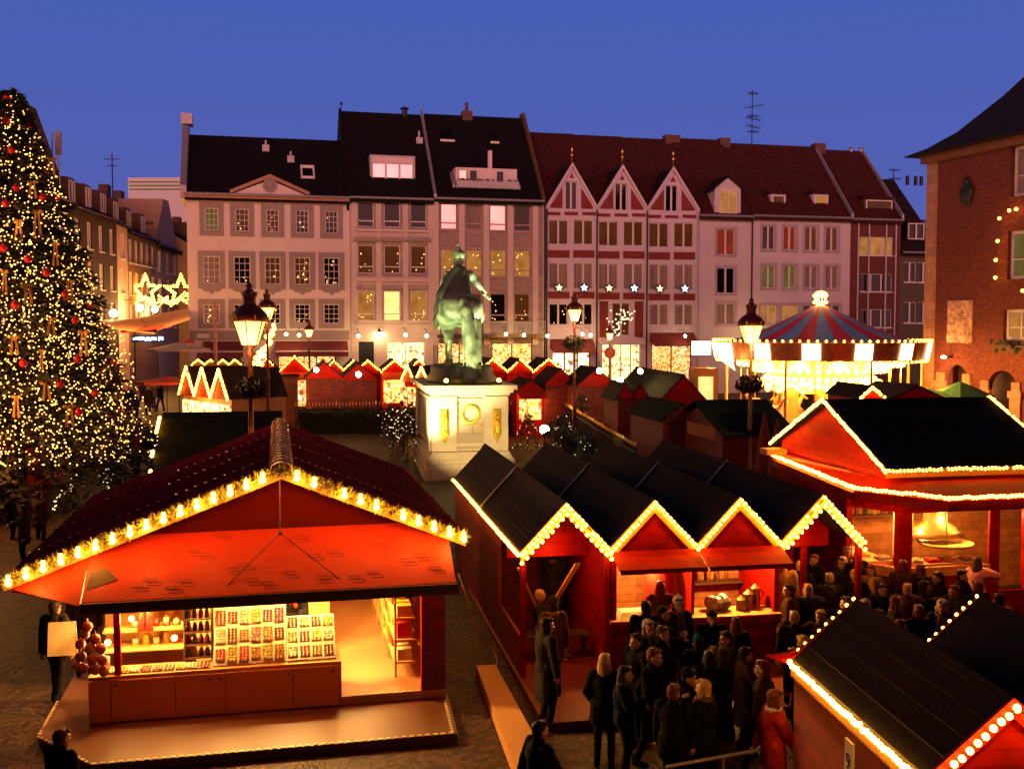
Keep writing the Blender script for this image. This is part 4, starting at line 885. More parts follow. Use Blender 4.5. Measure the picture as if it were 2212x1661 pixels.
    # chain
    ch = MB(); ch.tube((xr - .03, y0 - .02, zr - .15), (xr - .03, -.5, 3.25), .012, n=5); ch.tube((xr - .03, -.5, 3.25), (2.25, -1.0, 2.56), .01, n=5); ch.tube((xr - .03, -.5, 3.25), (4.0, -1.0, 2.56), .01, n=5); ch.ball((xr - .03, -.5, 3.25), .04, 6, 4); ch.build('chain', M_WOODD, o)
    # counter with pine fronts
    ct = MB(); ct.box(0, 4.0, 0, .55, .86, .92); co = ct.build('counter', M_PLY, o)
    fr = MB()
    xs = [0, .35, 1.35, 2.15, 3.25, 4.0]
    for a, b in zip(xs, xs[1:]): fr = MB().box(a + .006, b - .006, -.03, .0, .18, .858).build('counter_front', mat('pine_front', (.74, .30, .09), .6, kind='wood', var=.18), co)
    MB().box(.01, 3.99, .0, .04, .18, .858).build('counter_light_stop', M_WOODD, co)  # board added to stop lamplight leaking between the fronts
    for x, y, z in ((.42, .52, 2.02), (.62, .5, 1.72), (.25, .42, 1.36), (1.3, .5, 1.35), (3.75, 1.1, 1.9), (3.3, 1.1, 2.1)):
        s = MB().ball((x, y, z), .05, 8, 5).build('bulb', M_BULBBIG, o); lamp(o, (x, y - .09, z), 22, .05, (1, .66, .22))
    kn = MB()
    for x in (.42, 1.9, 2.06, 3.18, 3.92): kn.ball((x, -.045, .78), .022, 6, 4)
    kn.build('cupboard_knob', M_BLACK, co)
    # interior shelving and display racks
    WD = mat('lit_shelf_board', (.75, .42, .12), .6, kind='wood', var=.1)
    sh = MB()
    sh.box(.1, 1.6, 1.2, 1.3, .3, 2.5)
    for z, yf in ((1.12, .62), (1.42, .75), (1.75, .85), (2.1, .95)): sh.box(.12, 1.6, yf, 1.2, z, z + .03)
    sh.build('back_shelf', WD, o)
    dr = MB(); dr.hexa([(1.95, .12, .92), (3.15, .12, .92), (3.15, 1.15, .92), (1.95, 1.15, .92), (1.95, .12, .95), (3.15, .12, .95), (3.15, 1.15, 2.25), (1.95, 1.15, 2.25)])
    dr.hexa([(3.16, .12, .92), (3.98, .12, .92), (3.98, .9, .92), (3.16, .9, .92), (3.16, .12, .95), (3.98, .12, .95), (3.98, .9, 1.5), (3.16, .9, 1.5)])
    dr.build('display_slope', mat('white_display_board', (.80, .72, .50), .5, var=.05), o)
    sr = MB()
    for z in (.98, 1.2, 1.42, 1.64, 1.86, 2.08): sr.box(1.45, 1.92, .45, .9, z, z + .02)
    sr.box(1.45, 1.47, .45, .92, .92, 2.4); sr.box(1.9, 1.92, .45, .92, .92, 2.4); sr.build('spice_rack', M_WOODD, o)
    rs = MB()
    for z in (.55, .95, 1.35, 1.8, 2.2): rs.box(5.05, 5.42, .8, 5.5, z, z + .03)
    for y in (.8, 2, 3.2, 4.4, 5.5): rs.box(5.05, 5.09, y, y + .04, .3, 2.3)
    rs.build('side_shelf', WD, o)
    md = MB(); md.box(4.0, 4.06, .0, .9, .3, .92); md.build('counter_end', M_PLY, o)
    pw = MB(); pw.box(.1, 4.0, 2.8, 2.86, .3, 2.6); pw.build('partition', WD, o)
    # lamps inside
    lp = MB().lathe([(.02, .12), (.1, 0), (.11, -.02)], n=10).mesh('lamp_shade', M_WHITE)
    for x, y, z, e in ((.9, .62, 2.6, 170), (2.2, 1.35, 2.66, 420), (3.3, 1.3, 2.66, 420), (4.7, 2.2, 2.5, 90), (4.6, 4.6, 2.5, 90), (1.7, 1.9, 2.45, 80)):
        s = link('lamp_shade', lp, o, (x, y, z)); MB().ball((0, 0, -.05), .055, 8, 5).build('bulb', M_BULBBIG, s); MB().tube((0, 0, .1), (0, 0, .4), .01, n=4).build('flex', M_WIRE, s); lamp(o, (x, y, z - .16), e * 1.5, .08, (1, .66, .24))
    for x in (.55, 1.2, 1.75, 2.25, 2.8, 3.35, 3.8):  # spots added to brighten the racks, their cans made up to match
        l = lamp(o, (x, .12, 2.68), 85, .05, (1, .68, .22), 'light', 'SPOT', spot_size=R(92), spot_blend=.6); l.rotation_euler = Vector((0, .8, -1.15)).to_track_quat('-Z', 'Y').to_euler()
        MB().tube((x, .1, 2.72), (x, .16, 2.86), .05, .03).build('added_spot_can', M_IRON, o)
    return o
front_stall()
FSM = Matrix.Translation((-6.87, 16.97, 0)) @ Matrix.Rotation(FSY, 4, 'Z')
def fs(x, y, z): return FSM @ Vector((x, y, z))
# goods on the front stall: every tray, jar and ball its own thing
GC = {'red': (.75, .05, .03), 'yellow': (.9, .65, .05), 'orange': (.85, .30, .05), 'brown': (.22, .08, .03), 'purple': (.30, .05, .16), 'cream': (.85, .70, .42), 'green': (.35, .42, .05), 'pink': (.85, .30, .25)}
def tray(cn, place, p, w, d, tilt=0, tall=.05):
    o = thing('sweets_tray', '%s sweets in a tray, %s' % (cn, place), 'sweets tray', p, FSY, 'trays of sweets on the front stall'); o.rotation_euler = (tilt, 0, FSY)
    b = MB(); b.box(-w / 2, w / 2, -d / 2, d / 2, 0, .01)
    for q in ((-w / 2, -w / 2 + .008, -d / 2, d / 2), (w / 2 - .008, w / 2, -d / 2, d / 2), (-w / 2 + .008, w / 2 - .008, -d / 2, -d / 2 + .008), (-w / 2 + .008, w / 2 - .008, d / 2 - .008, d / 2)): b.box(*q, .01, .03)
    b.build('tray_box', MATS['white_display_board'], o); g = MB()
    n, m_ = max(3, int(w / .045)), max(3, int(d / .045))
    for i in range(n):
        for j in range(m_): g.ball((-w / 2 + .025 + (w - .05) * i / (n - 1), -d / 2 + .025 + (d - .05) * j / (m_ - 1), .03 + rnd.random() * .014), .027, 5, 3)
    g.build('sweets', mat('sweet_' + cn, GC[cn], .35, var=.3, scale=30), o); return o
th = math.atan2(2.25 - .95, 1.03); rows = ['bottom', 'second', 'third', 'fourth', 'top']
colr = [['red', 'yellow', 'red', 'orange', 'yellow', 'orange'], ['cream', 'brown', 'orange', 'pink', 'orange', 'brown'], ['red', 'red', 'cream', 'yellow', 'purple', 'purple'], ['yellow', 'brown', 'green', 'orange', 'yellow', 'cream'], ['yellow', 'cream', 'orange', 'red', 'cream', 'red']]
for r in range(5):
    for c in range(6):
        t = (r + .5) / 5; y = .12 + 1.03 * t; z = .955 + 1.3 * t
        tray(colr[r][c], '%s row of the tall slope, %s column' % (rows[r], ['first', 'second', 'third', 'fourth', 'fifth', 'last'][c]), fs(2.06 + c * .195, y, z), .165, .26 if (r + c) % 3 else .2, th)
t2 = math.atan2(.55, .78)
for r in range(3):
    for c in range(4):
        t = (r + .5) / 3; tray([['cream', 'red', 'orange', 'brown'], ['orange', 'red', 'yellow', 'cream'], ['brown', 'cream', 'brown', 'yellow']][r][c], '%s row of the low slope by the doorway, %s column' % (rows[r], ['first', 'second', 'third', 'last'][c]), fs(3.26 + c * .2, .12 + .78 * t, .955 + .55 * t), .17, .2, t2)
for i in range(9):
    tray(['cream', 'orange', 'cream', 'red', 'red', 'brown', 'yellow', 'cream', 'brown'][i], 'flat on the counter, %s from the left' % ['first', 'second', 'third', 'fourth', 'fifth', 'sixth', 'seventh', 'eighth', 'ninth'][i], fs(.32 + i * .185, .2, .922), .165, .26)
def jar(cn, words, p, h=.17, r=.045, name='jar'):
    o = thing(name, words, 'jar', p, 0, 'jars on the front stall shelves'); MB().lathe([(r, 0), (r, h * .75), (r * .7, h * .85)], n=10).build('jar_body', mat('jar_' + cn, GC[cn], .15, var=.2), o, True); MB().lathe([(r * .75, h * .85), (r * .75, h)], n=10).build('lid', M_GOLD, o); return o
nm = ['lowest', 'second', 'third', 'fourth', 'fifth', 'top']
for s, z in enumerate((1.0, 1.22, 1.44, 1.66, 1.88, 2.10)):
    for i in range(4): jar(['brown', 'red', 'orange', 'green', 'brown', 'purple'][(s + i * 2) % 6], '%s jar on the %s shelf of the dark spice rack, %s' % (['brown', 'red', 'orange', 'green', 'brown', 'purple'][(s + i * 2) % 6], nm[s], ['far left', 'left of centre', 'right of centre', 'far right'][i]), fs(1.53 + i * .1, .58, z), .15, .036)
for s, z in enumerate((1.15, 1.45, 1.78, 2.13)):
    for i in range(6): 
        cn = ['cream', 'yellow', 'cream', 'orange', 'red', 'cream'][(s * 2 + i) % 6]; jar(cn, '%s jar on the %s board of the left back shelf, %s' % (cn, ['lowest', 'second', 'third', 'top'][s], ['first from the post', 'second from the post', 'third from the post', 'fourth from the post', 'fifth from the post', 'last beside the spice rack'][i]), fs(.62 + i * .17, .95, z), .19 if i % 2 else .13, .055)
tall = [('red', .75), ('red', .88)]
for i, (cn, x) in enumerate(tall): jar(cn, 'tall red jar of sweets on the left shelf, %s of two' % ('left', 'right')[i], fs(x, .72, 1.44), .36, .065, 'tall_jar')
# ornament balls hung at the left corner of the stall
bp = [(-.05, .10, 1.62), (.12, .02, 1.55), (-.12, .1, 1.45), (.05, .0, 1.42), (.2, .03, 1.38), (-.1, .0, 1.28), (.08, -.05, 1.24), (.22, 0, 1.2), (-.06, -.05, 1.1), (.12, -.06, 1.07), (.25, -.02, 1.02), (.0, .05, 1.75), (-.17, 0, 1.15)]
for i, (x, y, z) in enumerate(bp):
    cn = ['pink', 'red', 'red', 'orange', 'red', 'purple', 'red', 'pink', 'brown', 'purple', 'pink', 'red', 'cream'][i]
    wds = ['top left', 'top right', 'upper left', 'upper middle', 'upper right', 'middle left', 'middle', 'middle right', 'lower left', 'lower middle', 'lower right', 'very top', 'far left'][i]
    o = thing('ornament_ball', '%s striped ornament ball, %s of the bunch hanging at the left stall post' % (cn, wds), 'ornament', fs(x, y, z), 0, 'ornament balls at the stall post')
    MB().ball((0, 0, 0), .085, 12, 8, (1, 1, 1.05)).build('ball', mat('ball_' + cn, tuple(c * .9 for c in GC[cn]), .25, kind='spots', scale=16, col2=(.45, .2, .15)), o, True); MB().tube((0, 0, .08), (0, 0, .13), .012, n=5).build('cap', M_GOLD, o); MB().tube((0, 0, .13), (0, 0, max(.15, 1.9 - z + .35)), .004, n=4).build('hanging_thread', M_WIRE, o)
for i, x in enumerate((.08, .24)):
    o = thing('striped_candle', 'fat striped candle standing on the left end of the counter, %s one' % ('left', 'right')[i], 'candle', fs(x, .28, .922), 0, 'fat candles'); MB().lathe([(.06, 0), (.065, .02), (.06, .24), (.02, .26)], n=12).build('wax', mat('ball_pink', GC['pink']), o, True); MB().tube((0, 0, .25), (0, 0, .29), .005, n=4).build('wick', M_BLACK, o)
for s in range(5):
    for i, y in enumerate((1.1, 2.0, 2.9, 3.8)):
        cn = ['cream', 'red', 'yellow', 'brown', 'orange'][(s + i) % 5]; z = (.58, .98, 1.38, 1.83, 2.23)[s]; o = thing('gift_box', '%s box on the shelf right of the doorway, %s board, %s' % (cn, ['lowest', 'second', 'third', 'fourth', 'top'][s], ['nearest', 'second back', 'third back', 'farthest'][i]), 'box', fs(5.24, y, z), FSY, 'boxes on the side shelf')
        MB().box(-.13, .13, -.22, .22, 0, .2 + .08 * ((s + i) % 2)).build('carton', mat('sweet_' + cn, GC[cn]), o); MB().box(-.135, .135, -.03, .03, -.0, .215 + .08 * ((s + i) % 2)).build('ribbon', M_GOLD, o)
# cable hose and timber plank between the stalls
pts = [aty(990, 1240, 18.4), atz(1010, 1300, 1.7), atz(1022, 1350, .9), atz(1045, 1385, .3), atz(1068, 1410, .04), atz(1072, 1438, .04), atz(1046, 1455, .04), atz(1035, 1462, .04)]
def smooth(pts, k=5):
    r = []
    P = [pts[0]] + list(pts) + [pts[-1]]
    for i in range(1, len(P) - 2):
        for j in range(k):
            t = j / k; a, b, c, d = P[i - 1], P[i], P[i + 1], P[i + 2]
            r.append(.5 * ((2 * b) + (c - a) * t + (2 * a - 5 * b + 4 * c - d) * t * t + (3 * b - a - 3 * c + d) * t ** 3))
    return r + [pts[-1]]
MB().path(smooth(pts), .016, 6).build('power_cable', mat('pale_cable', (.55, .38, .26), .5), None, True, label='pale power cable looping from the front stall roof down to the cobbles', cat='cable')
pc2 = [atz(1066, 1432, .03), atz(1085, 1434, .03), atz(1108, 1445, .03), atz(1128, 1470, .05)]
MB().path(smooth(pc2), .013, 6).build('power_cable', MATS['pale_cable'], None, True, label='short pale cable end running from the plank head under the red deck', cat='cable')
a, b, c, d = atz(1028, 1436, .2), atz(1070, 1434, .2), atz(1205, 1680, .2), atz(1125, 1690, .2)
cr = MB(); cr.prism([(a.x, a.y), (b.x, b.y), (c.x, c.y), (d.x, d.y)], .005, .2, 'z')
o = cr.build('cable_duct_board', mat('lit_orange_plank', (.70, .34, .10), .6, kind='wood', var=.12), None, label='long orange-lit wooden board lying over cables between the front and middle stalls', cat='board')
# ---------------------------------------------------------------- block of small gabled stalls in the middle
MY = .18; MO = Vector((.16, 19.3, 0)); GW = 1.69; MZE, MZR = 2.42, 3.3
MM = Matrix.Translation(MO) @ Matrix.Rotation(MY, 4, 'Z')
def ms(x, y, z): return MM @ Vector((x, y, z))
dk = MB(); dk.box(-.05, 7.3, -2.3, 9.6, .0, .15)
dk = dk.build('stall_deck', mat('red_lit_deck', (.22, .026, .009), .55, kind='planks', var=.2, bs=(2.5, .18, .006)), None, loc=MO, rz=MY, label='low wooden deck under and in front of the middle stalls', cat='deck')
frontw = ['front row shelter stall, first gable from the left, open sided with posts', 'front row stall with a red shutter flap, second gable from the left', 'front row stall with a red shutter flap, third gable from the left', 'front row stall with the open crowded gable, fourth from the left']
for u in range(4):
    o = thing('market_stall', frontw[u], 'market stall', ms(u * GW, 0, .15), MY, 'gabled stalls in the middle block'); ze, zr = MZE - .15, MZR - .15
    gable_roof(o, GW, 4.82, ze, zr, M_ROOFD, ov=0)
    zz = [(0, -.08, ze), (GW / 2, -.08, zr), (GW, -.08, ze)]
    vb = MB()
    for s in (0, 1): e = GW * s; vb.hexa([(e, -.05, ze - .16), (e, 0 - .002, ze - .16), (GW / 2, -.002, zr - .16), (GW / 2, -.05, zr - .16), (e, -.05, ze + .08), (e, -.002, ze + .08), (GW / 2, -.002, zr + .08), (GW / 2, -.05, zr + .08)])
    vb.build('barge_board', M_PLY, o)
    up = [(x, -.11, z + .02) for x, y, z in zz]; verge_lights(o, up, .105, .036, M_BULB)
    if u in (0, 3): verge_lights(o, [(0, -.12, ze - .12), (GW / 2, -.12, zr - .14), (GW, -.12, ze - .12)], .13, .036, M_BULB)
    p = MB()
    xs = {0: (0, GW - .1), 1: (.03,), 2: (GW - .12,), 3: (.45, GW - .1)}[u]
    for x in xs: MB().box(x, x + .1, 0.0, .1, 0, ze).build('post', M_REDP, o)
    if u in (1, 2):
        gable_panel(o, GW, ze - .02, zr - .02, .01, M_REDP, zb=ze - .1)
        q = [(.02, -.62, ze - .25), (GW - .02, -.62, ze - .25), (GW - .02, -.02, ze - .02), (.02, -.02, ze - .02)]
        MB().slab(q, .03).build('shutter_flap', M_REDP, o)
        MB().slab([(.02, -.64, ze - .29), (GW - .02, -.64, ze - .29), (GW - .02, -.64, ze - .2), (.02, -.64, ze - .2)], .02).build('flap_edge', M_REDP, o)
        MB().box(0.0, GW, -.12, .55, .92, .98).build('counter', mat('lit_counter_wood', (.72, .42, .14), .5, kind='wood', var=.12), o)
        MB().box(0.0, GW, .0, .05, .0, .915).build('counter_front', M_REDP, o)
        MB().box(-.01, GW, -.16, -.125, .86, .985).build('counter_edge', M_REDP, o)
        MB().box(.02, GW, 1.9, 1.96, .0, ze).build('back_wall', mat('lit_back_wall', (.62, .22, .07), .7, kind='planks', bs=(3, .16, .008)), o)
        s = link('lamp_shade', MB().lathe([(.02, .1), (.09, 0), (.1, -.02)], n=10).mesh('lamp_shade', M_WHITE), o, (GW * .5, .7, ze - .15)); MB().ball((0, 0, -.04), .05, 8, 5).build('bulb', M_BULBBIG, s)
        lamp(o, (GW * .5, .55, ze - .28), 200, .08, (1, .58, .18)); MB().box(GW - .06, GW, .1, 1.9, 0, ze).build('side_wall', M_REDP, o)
    else:
        gable_panel(o, GW, ze + .0, zr - .05, 1.4, M_REDP, zb=ze - .35)
        lamp(o, (GW * .5, 1.0, ze - .25), 14, .08, (1, .4, .12))
    if u == 0:
        MB().box(.0, .05, 2.4, 4.8, 0, ze).build('side_wall', M_RED, o); MB().box(.0, .05, .1, 2.4, 0, .75).build('low_wall', M_RED, o)
        verge_lights(o, [(-.05, 0, ze + .01), (-.05, 4.8, ze + .01)], .10, .034, M_BULB)
        br = MB(); br.slab([(.1, .6, 1.9), (.1, .72, 1.9), (.9, 1.5, .3), (.9, 1.38, .3)], .05); br.slab([(1.2, .7, 1.9), (1.3, .7, 1.9), (.5, 1.2, .3), (.4, 1.2, .3)], .05); br.build('cross_brace', M_PLY, o)
        MB().box(.1, 1.55, .9, 1.3, .42, .47).build('bench_seat', M_WOODD, o); lb = MB(); lb.box(.15, .2, .95, 1.25, 0, .42); lb.box(1.45, 1.5, .95, 1.25, 0, .42); lb.build('bench_leg', M_WOODD, o)
        MB().box(.05, GW - .1, 3.2, 3.25, 0, ze).build('back_wall', M_REDB, o)
    if u == 3: MB().box(.05, GW, 3.0, 3.05, 0, ze).build('back_wall', M_REDP, o)
    if u == 1: MB().box(-.02, .03, .1, 4.8, 0, ze).build('side_wall', M_REDP, o)
for u in range(4):
    o = thing('market_stall', ['back row stall behind the shelter, its dark roof touching the statue pedestal', 'back row stall behind the second gable of the middle block', 'back row stall behind the third gable of the middle block', 'back row stall behind the fourth gable, right end of the middle block'][u], 'market stall', ms(u * GW, 4.86, .15), MY, 'gabled stalls in the middle block'); ze, zr = MZE - .15, MZR - .15
    gable_roof(o, GW, 4.8, ze + .02, zr + .03, M_ROOFD)
    w = MB(); w.prism([(.02, 0), (GW - .02, 0), (GW - .02, ze), (GW / 2, zr - .04), (.02, ze)], .02, 4.78); w.build('wall', M_RED, o)
    e = MB()
    for s in (0, 1): x = GW * s; e.hexa([(x, -.0, ze + .08), (x, .05, ze + .08), (GW / 2, .05, zr + .1), (GW / 2, -.0, zr + .1), (x, -.0, ze + .12), (x, .05, ze + .12), (GW / 2, .05, zr + .14), (GW / 2, -.0, zr + .14)])
    e.build('joint_strip', M_ZINC, o)
    if u == 0: verge_lights(o, [(-.05, 0, ze + .03), (-.05, 4.75, ze + .03)], .10, .034, M_BULB)
# things sold at the middle counters
def simple(name, words, cat, p, rz=0, group=None): return thing(name, words, cat, p, rz, group)
o = simple('paper_stack', 'sheaf of pale papers spread on the second stall counter', 'papers', ms(GW + .45, .12, 1.132), MY)
s_ = MB()
for i in range(9): s_.box(-.28 + i * .012, .28 + i * .01, -.18 + i * .02, .16 + i * .015, i * .012, i * .012 + .01)
s_.build('paper_sheet', mat('pale_paper', (.82, .70, .42), .7), o)
o = simple('red_barrel', 'tall red drum standing behind the second stall counter', 'barrel', ms(GW + 1.2, .75, .15), MY); MB().lathe([(.26, 0), (.28, .1), (.26, .6), (.28, 1.1), (.27, 1.75), (.25, 1.77)], n=20).build('drum', mat('red_drum', (.6, .03, .02), .35), o, True); MB().lathe([(.29, .55), (.29, .6)], n=20).build('hoop', M_IRON, o)
o = simple('silver_bag', 'crumpled silver-grey bag on the third stall counter', 'bag', ms(2 * GW + .55, .3, 1.132), MY); bb = MB()
for i in range(7): bb.ball((rnd.uniform(-.12, .12), rnd.uniform(-.06, .06), .1 + .1 * rnd.random()), .15, 7, 5)
bb.build('bag_body', mat('silver_foil', (.40, .46, .42), .3, .6, var=.5, scale=9), o)
for i in range(3):
    o = simple('mug_pot', ['low', 'middle', 'tall'][i] + ' steel punch pot glowing yellow on the third stall counter', 'pot', ms(2 * GW + 1.0 + i * .19, .25 + .1 * i, 1.132), MY, 'punch pots'); h = .2 + .08 * i
    MB().lathe([(.085, 0), (.09, .02), (.09, h), (.1, h + .01)], n=14).build('pot_body', mat('brass_pot', (.75, .5, .15), .3, .8), o, True); MB().lathe([(.1, h + .01), (.05, h + .05), (.015, h + .09)], n=12).build('lid', MATS['brass_pot'], o); MB().path([(.09, 0, h * .4), (.16, 0, h * .5), (.16, 0, h * .8), (.09, 0, h * .9)], .012).build('handle', M_BLACK, o)
for i in range(6):
    o = simple('shelf_bottle', 'bottle on the shelf at the back of the third stall, ' + ['first', 'second', 'third', 'fourth', 'fifth', 'sixth'][i] + ' from the left', 'bottle', ms(2 * GW + .3 + .2 * i, 1.75, 1.35), MY, 'bottles at the back of the third stall'); MB().lathe([(.04, 0), (.04, .18), (.015, .25), (.015, .3)], n=8).build('bottle_glass', mat('amber_glass', (.35, .12, .02), .1), o, True); MB().lathe([(.018, .3), (.018, .33)], n=6).build('cork', M_BLACK, o)
MB().box(2 * GW + .15, 2 * GW + 1.6, 1.6, 1.9, 1.31, 1.345).build('wall_shelf', M_WOODD, None, loc=MO, rz=MY, label='plain dark shelf board at the back of the third stall', cat='shelf')
# ---------------------------------------------------------------- two-tier red kiosk on the right
def kiosk():
    yw = .2; C0 = Vector((7.75, 21.9, 0)); o = thing('two_tier_kiosk', 'large two-tier red kiosk with bulb-lined roofs and glowing glass windows on the right', 'kiosk', C0, yw)
    K = Matrix.Translation(C0) @ Matrix.Rotation(yw, 4, 'Z'); Ki = K.inverted(); loc = lambda p: Ki @ p
    L0 = loc(atz(1668, 992, 3.2)); L1 = loc(atz(1845, 1065, 3.2)); L2 = loc(atz(2050, 1088, 3.2)); L3 = Vector((7.5, L2.y - .0, 3.2)); 
    UW, UD = 3.9, 4.85; zu, zr = 3.75, 4.88
    # lower skirt roof
    inn = [Vector((0.05, UD, 3.3)), Vector((.05, .3, 3.3)), Vector((.1, .05, 3.3)), Vector((UW + 1, 0.05, 3.3)), Vector((7.4, .05, 3.3))]
    outp = [L0, L1, L2, L3]
    r = MB(); t = .06
    def sl(q): r.slab(q, t)
    sl([outp[0], outp[1], Vector((0, .1, 3.42)), Vector((0, UD, 3.42))]); sl([outp[1], outp[2], Vector((.35, 0.01, 3.42)), Vector((0, .1, 3.42))]); sl([outp[2], outp[3], Vector((7.5, 0.01, 3.42)), Vector((.35, 0.01, 3.42))])
    r.build('lower_roof', M_REDG if False else mat('red_skirt_roof', (.46, .008, .003), .6, spec=.12, var=.1), o)
    l = [p + Vector((0, 0, .09)) for p in outp]; f = MB()
    for a, b in zip(outp, outp[1:]): f.slab([a + Vector((0, 0, -.16)), b + Vector((0, 0, -.16)), b, a], -.03)
    f.build('lower_fascia', M_REDP, o)
    verge_lights(o, [p + Vector((0, 0, .11)) for p in outp], .085, .038, M_BULB)
    # upper box and gable roof (ridge along local x)
    w = MB(); w.prism([(0, 3.2), (UD, 3.2), (UD, zu), (UD / 2, zr), (0, zu)], 0, UW, 'x'); w.build('upper_wall', M_REDP, o)
    rf = MB(); k = (zr - zu) / (UD / 2)
    for s in (-1, 1):
        e = UD / 2 + s * (UD / 2 + .28); z = zu - .28 * k; rf.hexa([(-.15, e, z), (UW + .15, e, z), (UW + .15, UD / 2, zr), (-.15, UD / 2, zr), (-.15, e, z + .07), (UW + .15, e, z + .07), (UW + .15, UD / 2, zr + .07), (-.15, UD / 2, zr + .07)])
    rf.build('upper_roof', mat('dark_slate_felt', (.02, .028, .032), .85, spec=.1, kind='tile', var=.3, bs=(2.6, .12, .012)), o)
    z = zu - .2 * k
    verge_lights(o, [(-.2, UD + .25, z), (-.2, UD / 2, zr + .06), (-.2, -.28, z), (UW + .2, -.28, z), (UW + .2, UD / 2, zr + .06), (UW + .2, UD + .2, z)], .085, .038, M_BULB)
    MB().hexa([(-.17, -.3, z - .14), (UW + .17, -.3, z - .14), (UW + .17, -.26, z - .14), (-.17, -.26, z - .14), (-.17, -.3, z + .03), (UW + .17, -.3, z + .03), (UW + .17, -.26, z + .03), (-.17, -.26, z + .03)]).build('upper_fascia', M_PLY, o)
    MB().box(-.55, -.02, UD * .93, UD + .1, 3.42, 3.56).build('lit_side_board', M_PLY, o)
    st = MB(); st.slab([(L1.x * .6, L1.y * .45, 3.25), (L1.x * .6 + .04, L1.y * .45, 3.25), (.3, .3, 3.42), (.26, .3, 3.42)], .02); st.tube((-.3, UD * .8, 3.45), (.1, -.1, 3.4), .02, n=4); st.tube((1.6, -.05, 3.45), (2.6, -1.0, 3.2), .015, n=4); st.build('roof_cable', mat('pink_cable', (.6, .25, .18), .5), o)
    # ground floor: chamfered walls with windows
    B = loc(Vector((7.38, 23.15, 0))); Cc = loc(Vector((8.27, 22.3, 0))); A = Vector((B.x, UD, 0)); X1 = Vector((1, 0, 0)); Dd = Cc + X1 * 2.05; E = Cc + X1 * 2.3; F = Cc + X1 * 3.0; G = Cc + X1 * 6.6
    def seg(a, b, z0, z1, m, name, th=.06): return MB().slab([(a.x, a.y, z0), (b.x, b.y, z0), (b.x, b.y, z1), (a.x, a.y, z1)], -th).build(name, m, o)
    zs, zt = 1.5, 2.66
    seg(A, B, .0, 3.05, M_REDP, 'side_wall'); seg(B, Cc, 0, zs, M_REDP, 'base_wall')
    seg(Cc, Dd, 0, zs - .2, M_REDP, 'base_wall'); seg(E, G, 0, .9, M_REDP, 'base_wall'); seg(Dd, E, 0, 3.05, M_REDP, 'pillar')
    seg(B, Cc, zt, 3.05, M_REDP, 'lintel'); seg(Cc, Dd, zt, 3.05, M_REDP, 'lintel'); seg(E, G, 2.75, 3.05, M_REDP, 'lintel')
    pp = MB(); 
    for v in (F,): pp.box(v.x - .1, v.x + .1, v.y - .05, v.y + .1, 0, 3.05)
    pp.build('pillar', M_REDP, o)
    MB().box(Cc.x - .14, Cc.x + .16, Cc.y - .08, Cc.y + .12, 0, 3.05).build('corner_pillar', M_REDP, o); MB().box(B.x - .08, B.x + .06, B.y - .06, B.y + .08, 0, 3.05).build('corner_pillar', M_REDP, o)
    MB().slab([(Cc.x, Cc.y - .05, zs - .2), (Dd.x, Dd.y - .05, zs - .2), (Dd.x, Dd.y - .05, zs), (Cc.x, Cc.y - .05, zs)], -.04).build('sill_board', mat('lit_pine_sill', (.75, .42, .12), .5, kind='wood'), o)
    MB().slab([(B.x - .05, B.y - .05, zs - .22), (Cc.x - .05, Cc.y - .05, zs - .22), (Cc.x - .05, Cc.y - .05, zs), (B.x - .05, B.y - .05, zs)], -.04).build('sill_board', MATS['lit_pine_sill'], o)
    gm = bpy.data.materials.new('clear_pane'); gm.use_nodes = True; N = gm.node_tree.nodes; tr = N.new('ShaderNodeBsdfTransparent'); gl = N.new('ShaderNodeBsdfGlossy'); gl.inputs['Roughness'].default_value = .05; mxs = N.new('ShaderNodeMixShader'); mxs.inputs[0].default_value = .07
    gm.node_tree.links.new(tr.outputs[0], mxs.inputs[1]); gm.node_tree.links.new(gl.outputs[0], mxs.inputs[2]); gm.node_tree.links.new(mxs.outputs[0], N['Material Output'].inputs[0])
    seg(Cc + Vector((.02, .02, 0)), Dd, zs, zt, gm, 'window_pane', .012); seg(B, Cc, zs, zt, gm, 'window_pane', .012); seg(E + Vector((0, .02, 0)), F, .9, 2.75, gm, 'window_pane', .012)
    it = MB(); it.box(.1, 7.1, 3.4, 3.46, 0, 3.1); it.box(.1, 7.1, .7, UD, .0, .12); it.build('inner_wall', mat('kiosk_inside_boards', (.55, .22, .06), .7, kind='planks', bs=(3, .2, .008)), o)
    cn = MB(); cn.box(.75, 2.6, .5, 1.1, 1.35, 1.5); cn.box(.2, .75, 1.0, 2.6, 1.35, 1.5); cn.build('inner_counter', mat('lit_counter_wood', (.7, .4, .14)), o)
    hd = MB(); hd.lathe([(.62, 0), (.6, .12), (.25, .34), (.22, .8)], (1.9, 1.2, 1.95), 16, 1.1, .6); hd.build('extractor_hood', mat('brass_hood', (.80, .55, .18), .3, .7), o, True)
    sg = MB(); sg.box(1.0, 1.45, 1.3, 1.36, 1.55, 2.5); sg.build('menu_board', mat('pale_menu', (.75, .5, .2), .7), o)
    for i, (x, y) in enumerate(((1.2, .75), (2.2, .9), (.7, 1.6), (2.6, 2.4))):
        s = link('lamp_shade', MB().lathe([(.02, .1), (.1, 0), (.11, -.02)], n=10).mesh('lamp_shade', M_WHITE), o, (x, y, 2.72)); MB().ball((0, 0, -.05), .07, 8, 5).build('bulb', M_BULBBIG, s); lamp(o, (x, y, 2.5), 95, .08, (1, .62, .2))
    lamp(o, (3.4, .5, 2.5), 25, .08, (1, .5, .18))
    # bare lamps put under the eave to light the crowd
    for v in (L1.lerp(L2, .3), L2.lerp(L3, .25)): lamp(o, (v.x, v.y + .25, 2.9), 26, .1, (1, .35, .1))
    return K
